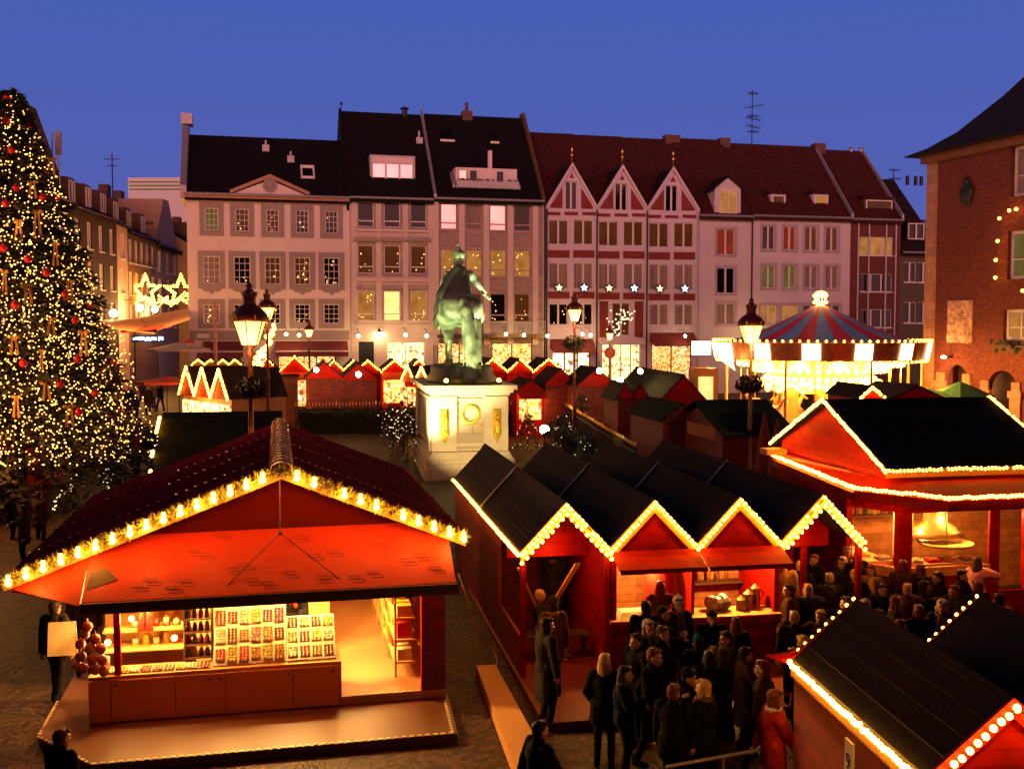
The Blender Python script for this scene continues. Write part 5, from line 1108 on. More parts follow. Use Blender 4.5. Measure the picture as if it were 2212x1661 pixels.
KM = kiosk()
BP = mat('yellow_lit_enamel', (.85, .62, .2), .3, var=.1)
def kpos(x, y, z): return KM @ Vector((x, y, z))
o = thing('grill_pan', 'big round swinging grill pan glowing yellow behind the kiosk front window', 'grill pan', kpos(2.05, 1.0, 1.78), .2); MB().lathe([(.1, 0), (.55, .02), (.6, .08), (.57, .08), (.5, .04)], n=24).build('pan', BP, o, True); c = MB()
for k in range(3): a = 2.1 * k; c.tube((.55 * math.cos(a), .55 * math.sin(a), .08), (.02, 0, .75), .01, n=4)
c.build('chain', M_IRON, o)
for i in range(7):
    cn = ['bread basket', 'steel food tray', 'brown sausage tray', 'white plate stack', 'red sauce tub', 'steel food tray', 'bread basket'][i]; o = thing('food_tray', '%s on the kiosk counter, %s' % (cn, ['far left of the side window', 'second in the side window', 'by the corner pillar', 'left in the front window', 'second in the front window', 'under the grill pan', 'right end of the front window'][i]), 'food tray', kpos((.35, .62, .9, 1.15, 1.55, 1.95, 2.4)[i], (1.5, 1.15, .85, .7, .7, .75, .7)[i], 1.503), .2, 'food on the kiosk counter')
    m = (M_PLY, M_ZINC, mat('sausage_brown', (.25, .06, .02)), M_WHITE, M_REDP)[i % 5]; MB().box(-.14, .14, -.12, .12, 0, .06).build('tray_box', m, o); f = MB()
    for _ in range(16): f.ball((rnd.uniform(-.1, .1), rnd.uniform(-.08, .08), .07), rnd.uniform(.025, .04), 6, 4, (1.5, .8, .8))
    f.build('food', mat('food_%d' % (i % 3), ((.7, .4, .12), (.5, .18, .05), (.8, .65, .35))[i % 3], .5, var=.3), o)
for i in range(8):
    o = thing('shelf_bottle', 'bottle high on the kiosk back wall, %s from the left' % ['first', 'second', 'third', 'fourth', 'fifth', 'sixth', 'seventh', 'eighth'][i], 'bottle', kpos(1.2 + .22 * i, 3.25, 2.1), .2, 'bottles at the back of the kiosk'); MB().lathe([(.05, 0), (.05, .2), (.02, .28), (.02, .34)], n=8).build('bottle_glass', mat('kiosk_bottle_%d' % (i % 3), ((.3, .1, .02), (.05, .12, .03), (.6, .4, .1))[i % 3], .15), o, True); MB().lathe([(.024, .34), (.024, .37)], n=6).build('cork', M_BLACK, o)
MB().box(.9, 3.2, 3.1, 3.39, 2.05, 2.09).build('wall_shelf', M_WOODD, None, loc=KM.translation, rz=.2, label='dark shelf board on the kiosk back wall carrying bottles', cat='shelf')
# second kiosk further right behind
def right_roof():
    c = atz(2160, 935, 4.0); o = thing('market_stall', 'dark roofed stall with bulb-lined gable at the far right edge behind the two-tier kiosk', 'market stall', (14.0, 33.0, .3), .2)
    gable_roof(o, 3.4, 4, 2.3, 3.4, M_ROOFD, ov=.2); MB().prism([(0, -.0), (3.4, 0), (3.4, 2.3), (1.7, 3.35), (0, 2.3)], .05, 3.9).build('wall', M_REDP, o)
    verge_lights(o, [(-.2, -.05, 2.2), (1.7, -.05, 3.45), (3.6, -.05, 2.2)], .12, .05, M_BULB); verge_lights(o, [(-.25, -.05, 2.2), (-.25, 4, 2.2)], .12, .05, M_BULB)
right_roof()
# ---------------------------------------------------------------- front right stalls
def corner_stalls():
    yw = .09; ze, zr = 2.26, 2.99; w = 1.68; B0 = Vector((3.95, 9.95, 0))
    for i in range(2):
        c = B0 + Vector((math.cos(yw), math.sin(yw), 0)) * w * i
        o = thing('market_stall', ['near corner stall with dark roof, large bulbs and the number 9 on its red side', 'dark roofed stall at the lower right corner behind the numbered one'][i], 'market stall', c, yw, 'stalls in the lower right corner')
        L = 3.6; gable_roof(o, w, L, ze, zr, M_ROOFD)
        wl = MB(); wl.prism([(.0, 0), (w, 0), (w, ze), (w / 2, zr - .05), (0, ze)], .06, L - .06); wl.build('wall', M_RED, o)
        for y0, y1 in ((-.05, -.003), (L + .003, L + .05)):
            vb = MB()
            for s in (0, 1): e = w * s; vb.hexa([(e, y0, ze - .12), (e, y1, ze - .12), (w / 2, y1, zr - .12), (w / 2, y0, zr - .12), (e, y0, ze + .08), (e, y1, ze + .08), (w / 2, y1, zr + .08), (w / 2, y0, zr + .08)])
            vb.build('barge_board', M_REDP, o)
        gable_panel(o, w, ze, zr - .1, .0, M_REDP, zb=.2)
        l = [(0, -.1, ze + .0), (w / 2, -.1, zr + .0), (w, -.1, ze)]; verge_lights(o, l, .105, .035, M_BULBBIG, 10, 7)
        verge_lights(o, [(0.02, L + .1, ze + .06), (w / 2, L + .1, zr + .06)], .12, .024, M_BULB)
        if i == 0:
            verge_lights(o, [(-.06, .1, ze + .02), (-.06, L * .62, ze + .02)], .085, .034, M_BULBBIG, 8, 5); verge_lights(o, [(-.06, L * .65, ze + .02), (-.06, L - .05, ze + .02)], .085, .034, M_BULBBIG, 8, 5, name='light_string')
            fs_ = MB(); n = 46
            for k in range(n): y = .02 + (L - .04) * k / n; d = (L - .04) / n; fs_.prism([(y, ze - .02), (y + d, ze - .02), (y + d, ze - .12), (y + d * .75, ze - .155), (y + d * .25, ze - .155), (y, ze - .12)], -.035, -.012, 'x')
            fs_.build('scalloped_fascia', M_PLY, o)
            sl = MB(); sl.slab([(-.32, L + .12, ze + .06), (-.02, L - .02, ze - .02), (.22, L + .14, ze + .1), (.2, L + .2, ze + .1)], .03); sl.build('corner_flap', M_REDP, o)
            sg = MB().box(-.03, -.004, 1.62, 1.84, 1.50, 1.98).build('number_sign', mat('sign_white', (.62, .50, .46), .6, var=.05), o)
            tc = bpy.data.curves.new('digit', 'FONT'); tc.body = '9'; tc.size = .26; tc.extrude = .003; tc.align_x = 'CENTER'
            to = bpy.data.objects.new('digit', tc); COL.objects.link(to); dg = bpy.context.evaluated_depsgraph_get(); me = bpy.data.meshes.new_from_object(to.evaluated_get(dg)); bpy.data.objects.remove(to)
            me.materials.clear(); me.materials.append(M_BLACK); t = link('digit', me, sg); t.rotation_euler = (R(90), 0, R(-90)); t.location = (-.036, 1.73, 1.66)
corner_stalls()
rail = thing('rope_barrier', 'low dark handrail bar crossing the bottom edge between the crowd and the corner stalls', 'railing', (0, 0, 0)); p0 = atz(1440, 1655, .9); p1 = atz(1680, 1612, .9)
MB().tube(p0, p1, .025, n=8).build('rail_bar', M_ZINC, rail)
for p in (p0, p0.lerp(p1, .5), p1): MB().tube(p, (p.x, p.y, 0), .02, n=6).build('rail_post', M_ZINC, rail)
# ================================================================ STATUE
def blob(prims, voxel, smooth=2, name='form'):
    """one continuous surface grown round tapered limbs and ellipsoids"""
    mb = MB()
    for p in prims:
        if p[0] == 'c':
            _, a, b, r0, r1 = p; mb.tube(a, b, r0, r1, 12); mb.ball(a, r0, 12, 8); mb.ball(b, r1, 12, 8)
        else: _, c, rr = p; mb.ball(c, 1, 14, 10, rr)
    me = mb.mesh(name + '_src', M_BLACK); o = bpy.data.objects.new('tmp', me); COL.objects.link(o)
    m = o.modifiers.new('r', 'REMESH'); m.mode = 'VOXEL'; m.voxel_size = voxel
    if smooth: s = o.modifiers.new('s', 'SMOOTH'); s.iterations = smooth; s.factor = .5
    dg = bpy.context.evaluated_depsgraph_get(); r = bpy.data.meshes.new_from_object(o.evaluated_get(dg)); bpy.data.objects.remove(o)
    r.name = name; r.materials.clear(); r.polygons.foreach_set('use_smooth', [True] * len(r.polygons)); return r
STONE = mat('pale_pedestal_stone', (.62, .52, .36), .75, kind='stone', var=.12, bs=(1.6, .6, .01))
STONEP = mat('smooth_pedestal_stone', (.64, .54, .38), .7, var=.1, scale=2)
BRZ = mat('green_patina_bronze', (.24, .34, .19), .5, .1, var=.75, scale=5, bump=.4)
BRZD = mat('dark_patina_bronze', (.075, .10, .065), .55, .3, var=.5, scale=3)
def statue():
    g = gz(43); yw = .168; o = thing('equestrian_statue', 'green bronze rider on horse seen from behind, on a tall floodlit pale stone pedestal', 'statue', (-3.15, 41.9, g), yw)
    Wd, D = 3.02, 6.6; H = 4.28 - g
    def ring(i, z0, z1, m, name='pedestal_step'): return MB().box(-i, Wd + i, -i, D + i, z0, z1).build(name, m, o)
    p = MB(); p.box(-.34, Wd + .34, -.34, D + .34, -.4, .38); p.box(-.26, Wd + .26, -.26, D + .26, .38, .78); p.prism([(-.2, .78), (Wd + .2, .78), (Wd + .02, 1.08), (-.02, 1.08)], -.2, D + .2); p.build('pedestal_base', STONE, o)
    p = MB(); p.box(0, Wd, 0, D, 1.08, H - .42); p.build('pedestal', STONE, o)
    c = MB(); c.box(-.08, Wd + .08, -.08, D + .08, H - .42, H - .3); c.box(-.2, Wd + .2, -.2, D + .2, H - .3, H - .18); c.box(-.34, Wd + .34, -.34, D + .34, H - .18, H); c.build('cornice', STONEP, o)
    fr = MB()
    for x0, x1 in ((.0, .95), (Wd - .95, Wd)): fr.box(x0 - .04, x1 + .0, -.14, -.003, 1.1, H - .44)
    for x0, x1, z0, z1 in ((.95, Wd - .95, 1.3, 1.42), (.95, Wd - .95, H - .62, H - .52)): fr.box(x0 + .003, x1 - .003, -.06, -.004, z0, z1)
    fr.build('pilaster', STONEP, o)
    sd = MB()
    for y0, y1 in ((.0, 1.0), (D - 1.0, D)): sd.box(-.14, -.003, y0, y1, 1.1, H - .44)
    for z0, z1 in ((1.3, 1.4), (H - .62, H - .52)): sd.box(-.07, -.004, 1.02, D - 1.02, z0, z1)
    sd.build('side_pilaster', STONEP, o)
    for x in (.46, Wd - .46):
        f = MB(); f.prism([(x - .16, H - .95), (x + .16, H - .95), (x + .17, H - 1.9), (x + .1, H - 2.1), (x, H - 2.3), (x - .1, H - 2.1), (x - .17, H - 1.9)], -.2, -.143)
        for k in range(14): f.ball((x + rnd.uniform(-.12, .12), -.2, H - 1.0 - k * .085), .065, 6, 4)
        f.build('gilt_festoon', mat('gilt_paint', (.95, .62, .05), .4, .2, var=.2), o, True)
    w = MB(); cx, cz = Wd / 2, H - 1.15
    for k in range(22): a = k * 2 * math.pi / 22; w.ball((cx + .33 * math.cos(a), -.05, cz + .33 * math.sin(a)), .07, 6, 4)
    for k in range(15): w.ball((cx - .75 + k * .107, -.04, cz - .42 + .03 * math.sin(k)), .035, 6, 4)
    w.build('gilt_wreath', MATS['gilt_paint'], o, True)
    for x in (.55, 2.65):
        l = MB().lathe([(.1, 0), (.12, .1), (.05, .16)], (x, -.05, H + .01), 10).build('ledge_lamp', M_IRON, o); MB().ball((x, -.1, H + .19), .09, 8, 5).build('bulb', M_BULBF, l)
    pl = MB(); pl.prism([(.2, 0), (Wd - .2, 0), (Wd - .2, D)], 0, 0) if False else pl.lathe([(1.45, 0), (1.5, .12), (1.3, .35), (1.28, .6), (1.2, .72)], (Wd / 2, D / 2 - .4, H + .003), 28, 1.0, 1.95); pl.build('bronze_plinth', BRZD, o, True)
    # horse: natural size, then scaled
    V = Vector
    h = [('c', V((0, -.55, 1.22)), V((0, .45, 1.2)), .33, .31), ('e', V((0, -.62, 1.24)), (.38, .42, .36)), ('e', V((-.14, -.66, 1.26)), (.24, .38, .33)), ('e', V((.14, -.66, 1.26)), (.24, .38, .33)), ('e', V((0, .5, 1.22)), (.30, .32, .38)),
         ('c', V((0, .62, 1.4)), V((0, .98, 1.92)), .24, .14), ('c', V((0, .98, 1.95)), V((-.03, 1.32, 1.72)), .135, .08), ('e', V((0, 1.0, 1.98)), (.1, .16, .12)), ('c', V((.06, .98, 2.05)), V((.07, .98, 2.16)), .035, .012), ('c', V((-.06, .98, 2.05)), V((-.07, .98, 2.16)), .035, .012)]
    for s, k in ((-1, 0), (1, .16)):   # hind legs: stifle forward, hock back, shank upright
        h += [('c', V((s * .2, -.62, 1.1)), V((s * .2, -.42 + k, .84)), .22, .12), ('c', V((s * .2, -.42 + k, .84)), V((s * .19, -.78 + k, .56)), .11, .065), ('c', V((s * .19, -.78 + k, .56)), V((s * .19, -.72 + k, .18)), .055, .045), ('c', V((s * .19, -.72 + k, .18)), V((s * .19, -.66 + k, .05)), .055, .075), ('e', V((s * .19, -.64 + k, .04)), (.085, .1, .05))]
    h += [('c', V((-.17, .55, 1.0)), V((-.17, .58, .55)), .13, .065), ('c', V((-.17, .58, .55)), V((-.17, .56, .08)), .052, .045), ('e', V((-.17, .6, .04)), (.08, .1, .05)),
          ('c', V((.17, .58, 1.0)), V((.19, .95, .86)), .13, .07), ('c', V((.19, .95, .86)), V((.19, .88, .48)), .055, .045), ('e', V((.19, .86, .44)), (.07, .08, .06))]
    hm = blob(h, .028, 3, 'horse'); hm.materials.append(BRZ); sc = 1.86
    hx, hy, hz = Wd / 2 - .1, 2.9, H + .7
    ho = link('horse', hm, o, (hx, hy, hz)); ho.rotation_euler.z = R(-3); ho.scale = (sc * 1.32, sc, sc)
    t = [('c', V((.04, -.98, 1.42)), V((.10, -1.16, 1.2)), .09, .13), ('c', V((.10, -1.16, 1.2)), V((.18, -1.2, .6)), .15, .19), ('c', V((.18, -1.2, .6)), V((.22, -1.16, .08)), .19, .13), ('e', V((.22, -1.15, -.02)), (.2, .12, .1))]
    for k in range(9): x = .02 + .045 * k; t.append(('c', V((x, -1.3 + .03 * (k % 3), 1.05 - .05 * (k % 2))), V((x + rnd.uniform(-.03, .06), -1.3, rnd.uniform(-.05, .2))), .028, .018))
    tm = blob(t, .024, 1, 'tail'); tm.materials.append(BRZ); to = link('tail', tm, o, (hx, hy, hz)); to.rotation_euler.z = R(-3); to.scale = (sc,) * 3
    r = [('c', V((0, -.02, 1.52)), V((0, .04, 2.02)), .2, .17), ('e', V((0, .03, 2.0)), (.27, .17, .16)), ('c', V((0, .05, 2.1)), V((0, .06, 2.24)), .075, .07), ('e', V((0, .07, 2.34)), (.115, .13, .15)),
         ('c', V((-.24, .03, 2.05)), V((-.32, .15, 1.78)), .08, .065), ('c', V((-.32, .15, 1.78)), V((-.2, .4, 1.66)), .06, .045), ('c', V((.24, .03, 2.05)), V((.38, .12, 1.84)), .095, .075), ('c', V((.38, .12, 1.84)), V((.52, .2, 1.68)), .07, .05), ('e', V((.55, .21, 1.66)), (.05, .05, .045))]
    for s in (-1, 1): r += [('c', V((s * .16, .05, 1.5)), V((s * .38, .3, 1.28)), .15, .1), ('c', V((s * .38, .3, 1.28)), V((s * .38, .26, .86)), .085, .06), ('c', V((s * .38, .26, .86)), V((s * .38, .42, .82)), .055, .04)]
    rm = blob(r, .022, 2, 'rider'); rm.materials.append(BRZ); ro = link('rider', rm, o, (hx, hy, hz)); ro.rotation_euler.z = R(-3); ro.scale = (sc * 1.12, sc, sc)
    cr = MB().lathe([(.14, 0), (.13, .06), (.15, .09), (.10, .16), (.05, .22), (.015, .3)], (0, .07, 2.41), 12); cr.ball((0, .07, 2.72), .03, 6, 4); x = cr.build('helmet', BRZ, ro, True)
    ck = [('c', V((-.1, -.12, 2.05)), V((-.28, -.3, 1.55)), .13, .2), ('c', V((-.28, -.3, 1.55)), V((-.42, -.36, 1.2)), .17, .12), ('c', V((.08, -.12, 2.05)), V((.1, -.28, 1.58)), .13, .16), ('c', V((-.42, -.3, 1.2)), V((-.46, -.1, .9)), .1, .06), ('c', V((0, -.14, 2.1)), V((-.08, -.3, 1.6)), .16, .2)]
    cm = blob(ck, .026, 1, 'cloak'); cm.materials.append(BRZD); link('cloak', cm, ro)
    MB().tube((.5, .12, 1.62), (.64, .38, 1.52), .03, .025).ball((.65, .39, 1.52), .045, 6, 4).build('baton', BRZ, ro)
    MB().tube((-.3, -.1, 1.5), (-.55, -.75, 1.0), .02, .012).build('sword', BRZD, ro)
statue()
def flood(words, p, target, e, col, ang=50, vis=True, big=.13):
    o = thing('floodlight', words, 'floodlight', p, 0); d = (Vector(target) - Vector(p)).normalized()
    MB().tube((0, 0, -p[2] + gz(p[1])), (0, 0, -.15), .035).build('stand', M_IRON, o)
    h = MB(); h.tube(-d * .22, d * .02, .14, .17, 12); h.build('housing', M_IRON, o)
    if vis: MB().ball(d * .04, big, 10, 6).build('lens', mat('flood_lens', (1, 1, 1), emit=(1, .95, .75), es=22), o)
    l = lamp(o, tuple(d * .25), e, .12, col, 'light', 'SPOT', spot_size=R(ang), spot_blend=.5); l.rotation_euler = d.to_track_quat('-Z', 'Y').to_euler()
flood('blazing white floodlight on a stand right of the statue pedestal', aty(1177, 930, 44.0), (-1.2, 45.2, 7.5), 5200, (1, .97, .62), 60, big=.2)
flood('floodlight in front of the statue pedestal, low behind the middle stalls', (-1.0, 35.5, 1.2), (-1.6, 42.4, 3.0), 1500, (1, .72, .30), 44, False)
flood('floodlight at the left front corner of the statue pedestal', (-5.5, 37.2, 1.0), (-2.0, 44.5, 6.8), 5600, (1, .97, .5), 52, False)
# railing round the statue
def railing(words, a, b, h=1.7):
    a = Vector((*a, 0)); b = Vector((*b, 0)); a.z = gz(a.y); b.z = gz(b.y); L = (b - a).length; o = thing('iron_railing', words, 'railing', a, math.atan2(b.y - a.y, b.x - a.x), 'iron railings round the statue'); dz = (b.z - a.z) / L
    bars = MB(); n = int(L / .17); tips = MB()
    for i in range(n + 1):
        x = L * i / n; z = dz * x; big = i % 12 == 0; bars.tube((x, 0, z), (x, 0, z + h - .1), .035 if big else .016, n=5); tips.lathe([(.012, 0), (.045 if big else .028, .08), (.004, .2 if not big else .26)], (x, 0, z + h - .1), 5)
    bars.build('bars', M_IRON, o); tips.build('gilt_tips', M_GOLD, o); r = MB()
    for zz in (.2, h - .3): r.hexa([(0, -.02, zz), (L, -.02, zz + dz * L), (L, .02, zz + dz * L), (0, .02, zz), (0, -.02, zz + .05), (L, -.02, zz + .05 + dz * L), (L, .02, zz + .05 + dz * L), (0, .02, zz + .05)])
    r.build('rail', M_IRON, o)
railing('black iron railing with gilded tips behind and left of the statue', (-11.2, 55), (-4.9, 56))
railing('black iron railing with gilded tips right of the pedestal', (-.4, 55.6), (2.6, 56))
railing('black iron railing with gilded tips running toward the viewer right of the floodlight', (2.7, 55.8), (4.6, 39.5))
def hedge(words, a, b, h, w):
    a = Vector((*a, 0)); b = Vector((*b, 0)); L = (b - a).length; o = thing('hedge', words, 'hedge', (a.x, a.y, gz(a.y)), math.atan2(b.y - a.y, b.x - a.x)); f = MB(); f.box(.1, L - .1, -w * .32, w * .32, 0, h * .85)
    for _ in range(int(L * 260)):
        c = Vector((rnd.uniform(0, L), rnd.uniform(-w / 2, w / 2), h * rnd.random() ** .5)); d = Vector((rnd.gauss(0, 1), rnd.gauss(0, 1), rnd.gauss(0, 1))).normalized() * .13; q = d.cross(Vector((.3, .2, 1))).normalized() * .06; f.face([c - d, c + q, c + d, c - q])
    f.build('foliage', mat('black_green_hedge', (.012, .018, .009), .8, var=.5), o)
hedge('dark clipped hedge behind the left statue railing', (-11.4, 56.4), (-5.0, 57.2), 1.35, 1.0)
hedge('dark clipped hedge behind the railing right of the pedestal', (-.6, 56.6), (2.4, 57), 1.25, .9)
hedge('dark hedge along the inner side of the right railing', (2.2, 55), (3.7, 42), .8, .7)
for i, (px_, wd) in enumerate([(1143, 'left'), (1168, 'middle'), (1190, 'right')]):
    o = thing('planter_box', 'small square planter box before the hedge right of the pedestal, %s of three' % wd, 'planter', atz(px_, 962, gz(48)) + Vector((0, 4, .0)), 0, 'planter boxes by the railing'); b = MB(); b.box(-.22, .22, -.2, .2, 0, .42); b.build('box', M_WOODD, o); MB().box(-.24, .24, -.22, .22, .42, .46).build('rim', M_WOOD, o)
# ---------------------------------------------------------------- conifers
FIR = mat('dark_fir_needles', (.045, .045, .018), .75, var=.55, scale=4); FIRG = mat('green_fir_needles', (.035, .055, .02), .75, var=.5, scale=4); BARK = mat('bark', (.06, .04, .025), .9, var=.3)
def fir(name, words, p, h, r, nbr, nleaf, lights, lm, m=FIR, zb=.08, lr=(.02, .035), lz=0, group=None):
    o = thing(name, words, 'tree', p, 0, group); t = MB(); t.tube((0, 0, -.2), (0, 0, h * .97), .028 * h * .6, .01, 8); t.build('trunk', BARK, o)
    f = MB(); L = MB()
    for i in range(nbr):
        u = i / nbr; z = h * (zb + (1 - zb) * (1 - (1 - u) ** 1.0) * .98); rr = r * (1 - (z / h - zb) / (1 - zb)) ** .85 * rnd.uniform(.78, 1.08) + .08; a = i * 2.39996 + rnd.uniform(-.3, .3)
        d = Vector((math.cos(a), math.sin(a), 0)); base = Vector((0, 0, z)); tip = base + d * rr + Vector((0, 0, -rr * (.22 + .1 * math.sin(i * 1.7)))); side = Vector((-d.y, d.x, 0))
        f.face([base, base + d * rr * .5 + side * .03, tip, base + d * rr * .5 - side * .03])
        for j in range(nleaf):
            q = rnd.uniform(.2, 1) ** .6; c = base.lerp(tip, q) + side * rnd.gauss(0, .16) * (rr * (1.15 - q) + .12) + Vector((0, 0, rnd.gauss(0, .05) * (1 + rr * .25)))
            s = rnd.uniform(.1, .24) * (1 + .06 * h / 2) * (.5 if h < 4 else 1); dv = (d * rnd.uniform(.4, 1) + side * rnd.gauss(0, .8) + Vector((0, 0, rnd.uniform(-.6, .25)))).normalized() * s; sd = dv.cross(Vector((rnd.gauss(0, .4), rnd.gauss(0, .4), 1))).normalized() * s * .28
            f.face([c - dv * .3, c + sd, c + dv, c - sd])
    f.build('foliage', m, o)
    for i in range(lights):
        while True:
            z = lz + (h - lz) * (1 - math.sqrt(rnd.random())) if h > 5 else h * rnd.uniform(.12, .95)
            if z < h * .985: break
        rr = r * max(.02, (1 - (z / h - zb) / (1 - zb))) ** .85 * rnd.uniform(.72, 1.04) + .1; a = rnd.uniform(0, 2 * math.pi)
        if h > 5 and math.sin(a) > .35: a = -a
        L.ball((rr * math.cos(a), rr * math.sin(a), z - rr * .18), rnd.uniform(*lr), 5, 3)
    if lights: L.build('light_string', lm, o)
    return o
g = gz(37)
XT = fir('christmas_tree', 'huge Christmas tree covered in small warm lights, red balls and gold bows at left', (-17.2, 37, g), 14.45, 5.0, 760, 46, 4300, M_TINY, FIR, .09, (.016, .03), 2.6)
XH, XR = 14.45, 5.0
def on_tree(px, py):
    # where the sight line meets the cone's near side
    Y = 37; 
    for _ in range(12):
        p = aty(px, py, Y); z = p.z - g; rr = XR * max(.03, 1 - (z / XH - .09) / .91) ** .85; dx = p.x + 17.2; Y = 37 - math.sqrt(max(0, rr * rr - dx * dx)) * .95
    return aty(px, py, Y) - Vector((-17.2, 37, g))
balls = [(14, 212), (12, 262), (24, 325), (34, 407), (7, 537), (92, 428), (122, 427), (98, 375), (62, 275), (32, 660), (140, 637), (193, 661), (162, 692), (168, 776), (245, 785), (170, 890), (50, 785), (130, 830), (12, 440), (100, 590), (205, 850), (60, 560)]
bm = MB().ball((0, 0, 0), .125, 14, 9).tube((0, 0, .11), (0, 0, .17), .025).mesh('bauble', mat('red_bauble', (.60, .015, .015), .2, .3, var=.05), True)
for q in balls: link('bauble', bm, XT, on_tree(*q))
gb = MB(); M_BOW = mat('gold_ribbon', (.42, .22, .05), .4, .4, var=.2)
for s in (-1, 1):
    gb.ball((s * .17, 0, .06), .17, 8, 5, (1, .35, .6)); gb.hexa([(s * .03, -.02, 0), (s * .12, -.02, 0), (s * .12, .02, 0), (s * .03, .02, 0), (s * .1, -.04, -1.1), (s * .25, -.04, -1.05), (s * .25, 0, -1.05), (s * .1, 0, -1.1)][::-1])
gb.ball((0, -.03, .04), .07, 6, 4); gbm = gb.mesh('gold_bow', M_BOW)
for q in [(18, 215), (70, 395), (40, 480), (110, 345), (120, 530), (150, 610), (60, 620), (180, 720), (222, 800), (258, 818), (110, 690), (100, 830), (90, 760), (150, 880), (35, 860), (10, 590), (80, 460), (30, 730)]: link('gold_bow', gbm, XT, on_tree(*q), rz=rnd.uniform(-.8, .8)).scale = (.6, .6, rnd.uniform(.45, .75))
for i in range(4): lamp(XT, (3.2 * math.cos(-1.2 - i * .6), 5.6 * math.sin(-1.4 - .1 * i), 4 + 2.4 * i), 420, .4, (1, .5, .18))
for words, px_, Y, h, r, n, m in [('bushy fir with white fairy lights close left of the pedestal', 880, 47, 2.2, 1.0, 26, FIRG), ('fir in a pot with fairy lights between the stall pair and the pedestal', 848, 52, 2.0, .8, 22, FIRG), ('small fir with fairy lights right of the pedestal', 1140, 50, 1.8, .8, 26, FIRG), ('small fir with fairy lights behind the floodlight', 1215, 50, 1.8, .9, 26, FIRG), ('small fir with fairy lights by the gilded side railing', 1262, 43, 1.5, .8, 24, FIRG), ('small fir with fairy lights where the side railing ends', 1300, 41, 1.5, .7, 18, FIRG), ('dark fir by the red stalls with a few white lights', 1256, 52, 2.6, .9, 12, FIR)]:
    p = aty(px_, 900, Y); fir('small_fir', words, (p.x, p.y, gz(Y)), h, r, 60, 22, n, M_TINYW, m, .05, (.014, .026), 0, 'small lit firs near the statue')
# bush with the stall's red light put into its leaf colour
p = aty(872, 880, 50); o = thing('red_lit_bush', 'red-lit bush with fairy lights beside the pedestal under the bright oblique stall', 'bush', (p.x, p.y, gz(50))); f = MB()
for _ in range(420):
    v = Vector((rnd.gauss(0, .5), rnd.gauss(0, .5), abs(rnd.gauss(1.6, .6)))); d = Vector((rnd.gauss(0, 1), rnd.gauss(0, 1), rnd.gauss(0, 1))).normalized() * .14; s = d.cross(Vector((0, 0, 1))).normalized() * .06; f.face([v - d, v + s, v + d, v - s])
f.build('foliage', mat('red_lit_leaves', (.16, .03, .015), .8, var=.5), o); f = MB()
for _ in range(40): f.ball((rnd.gauss(0, .5), -.5, 1.4 + rnd.gauss(0, .5)), .03, 5, 3)
f.build('light_string', M_TINYW, o); MB().tube((0, 0, 0), (0, 0, 1.2), .06).build('stem', BARK, o)
# fairy-lit low firs on the dark ground left of the front stall
for i, (words, pts) in enumerate([('chain of white fairy lights curving over the dark hedge at left', [(112, 1098), (122, 1080), (134, 1064), (150, 1056), (158, 1036), (166, 1018), (176, 1006), (192, 1000), (204, 1002), (212, 1018), (216, 1030)]), ('second chain of white fairy lights rising beside the dark roof', [(190, 1096), (214, 1086), (238, 1060), (232, 1040), (228, 1020), (240, 1002), (252, 990), (268, 984), (290, 976), (300, 965)])]):
    P = [atz(x, y, 1.0) for x, y in pts]; o = thing('fairy_light_chain', words, 'fairy lights', P[0]); P = [p - P[0] for p in P]; l = MB(); S_ = smooth(P, 6)
    for p in S_:
        l.ball(p + Vector((rnd.gauss(0, .04), 0, rnd.gauss(0, .05))), .026, 5, 3)
        if i and rnd.random() < .8: l.ball(p + Vector((rnd.gauss(0, .16), rnd.gauss(0, .2), rnd.gauss(0, .16))), .024, 5, 3)
    l.build('light_string', M_TINYW, o); MB().path(S_, .01, 4).build('wire', M_WIRE, o)
    for k in range(2 if i else 3):
        c = atz(*pts[2 + k * 3], 1.0); fir('hedge_fir', 'dark low fir under the %s chain of fairy lights, %s' % (('left', 'right')[i], ('nearest', 'middle', 'farthest')[k]), (c.x, c.y + .3, 0), 1.3, .9, 50, 16, 0, None, FIR, .05, group='dark low firs at left')
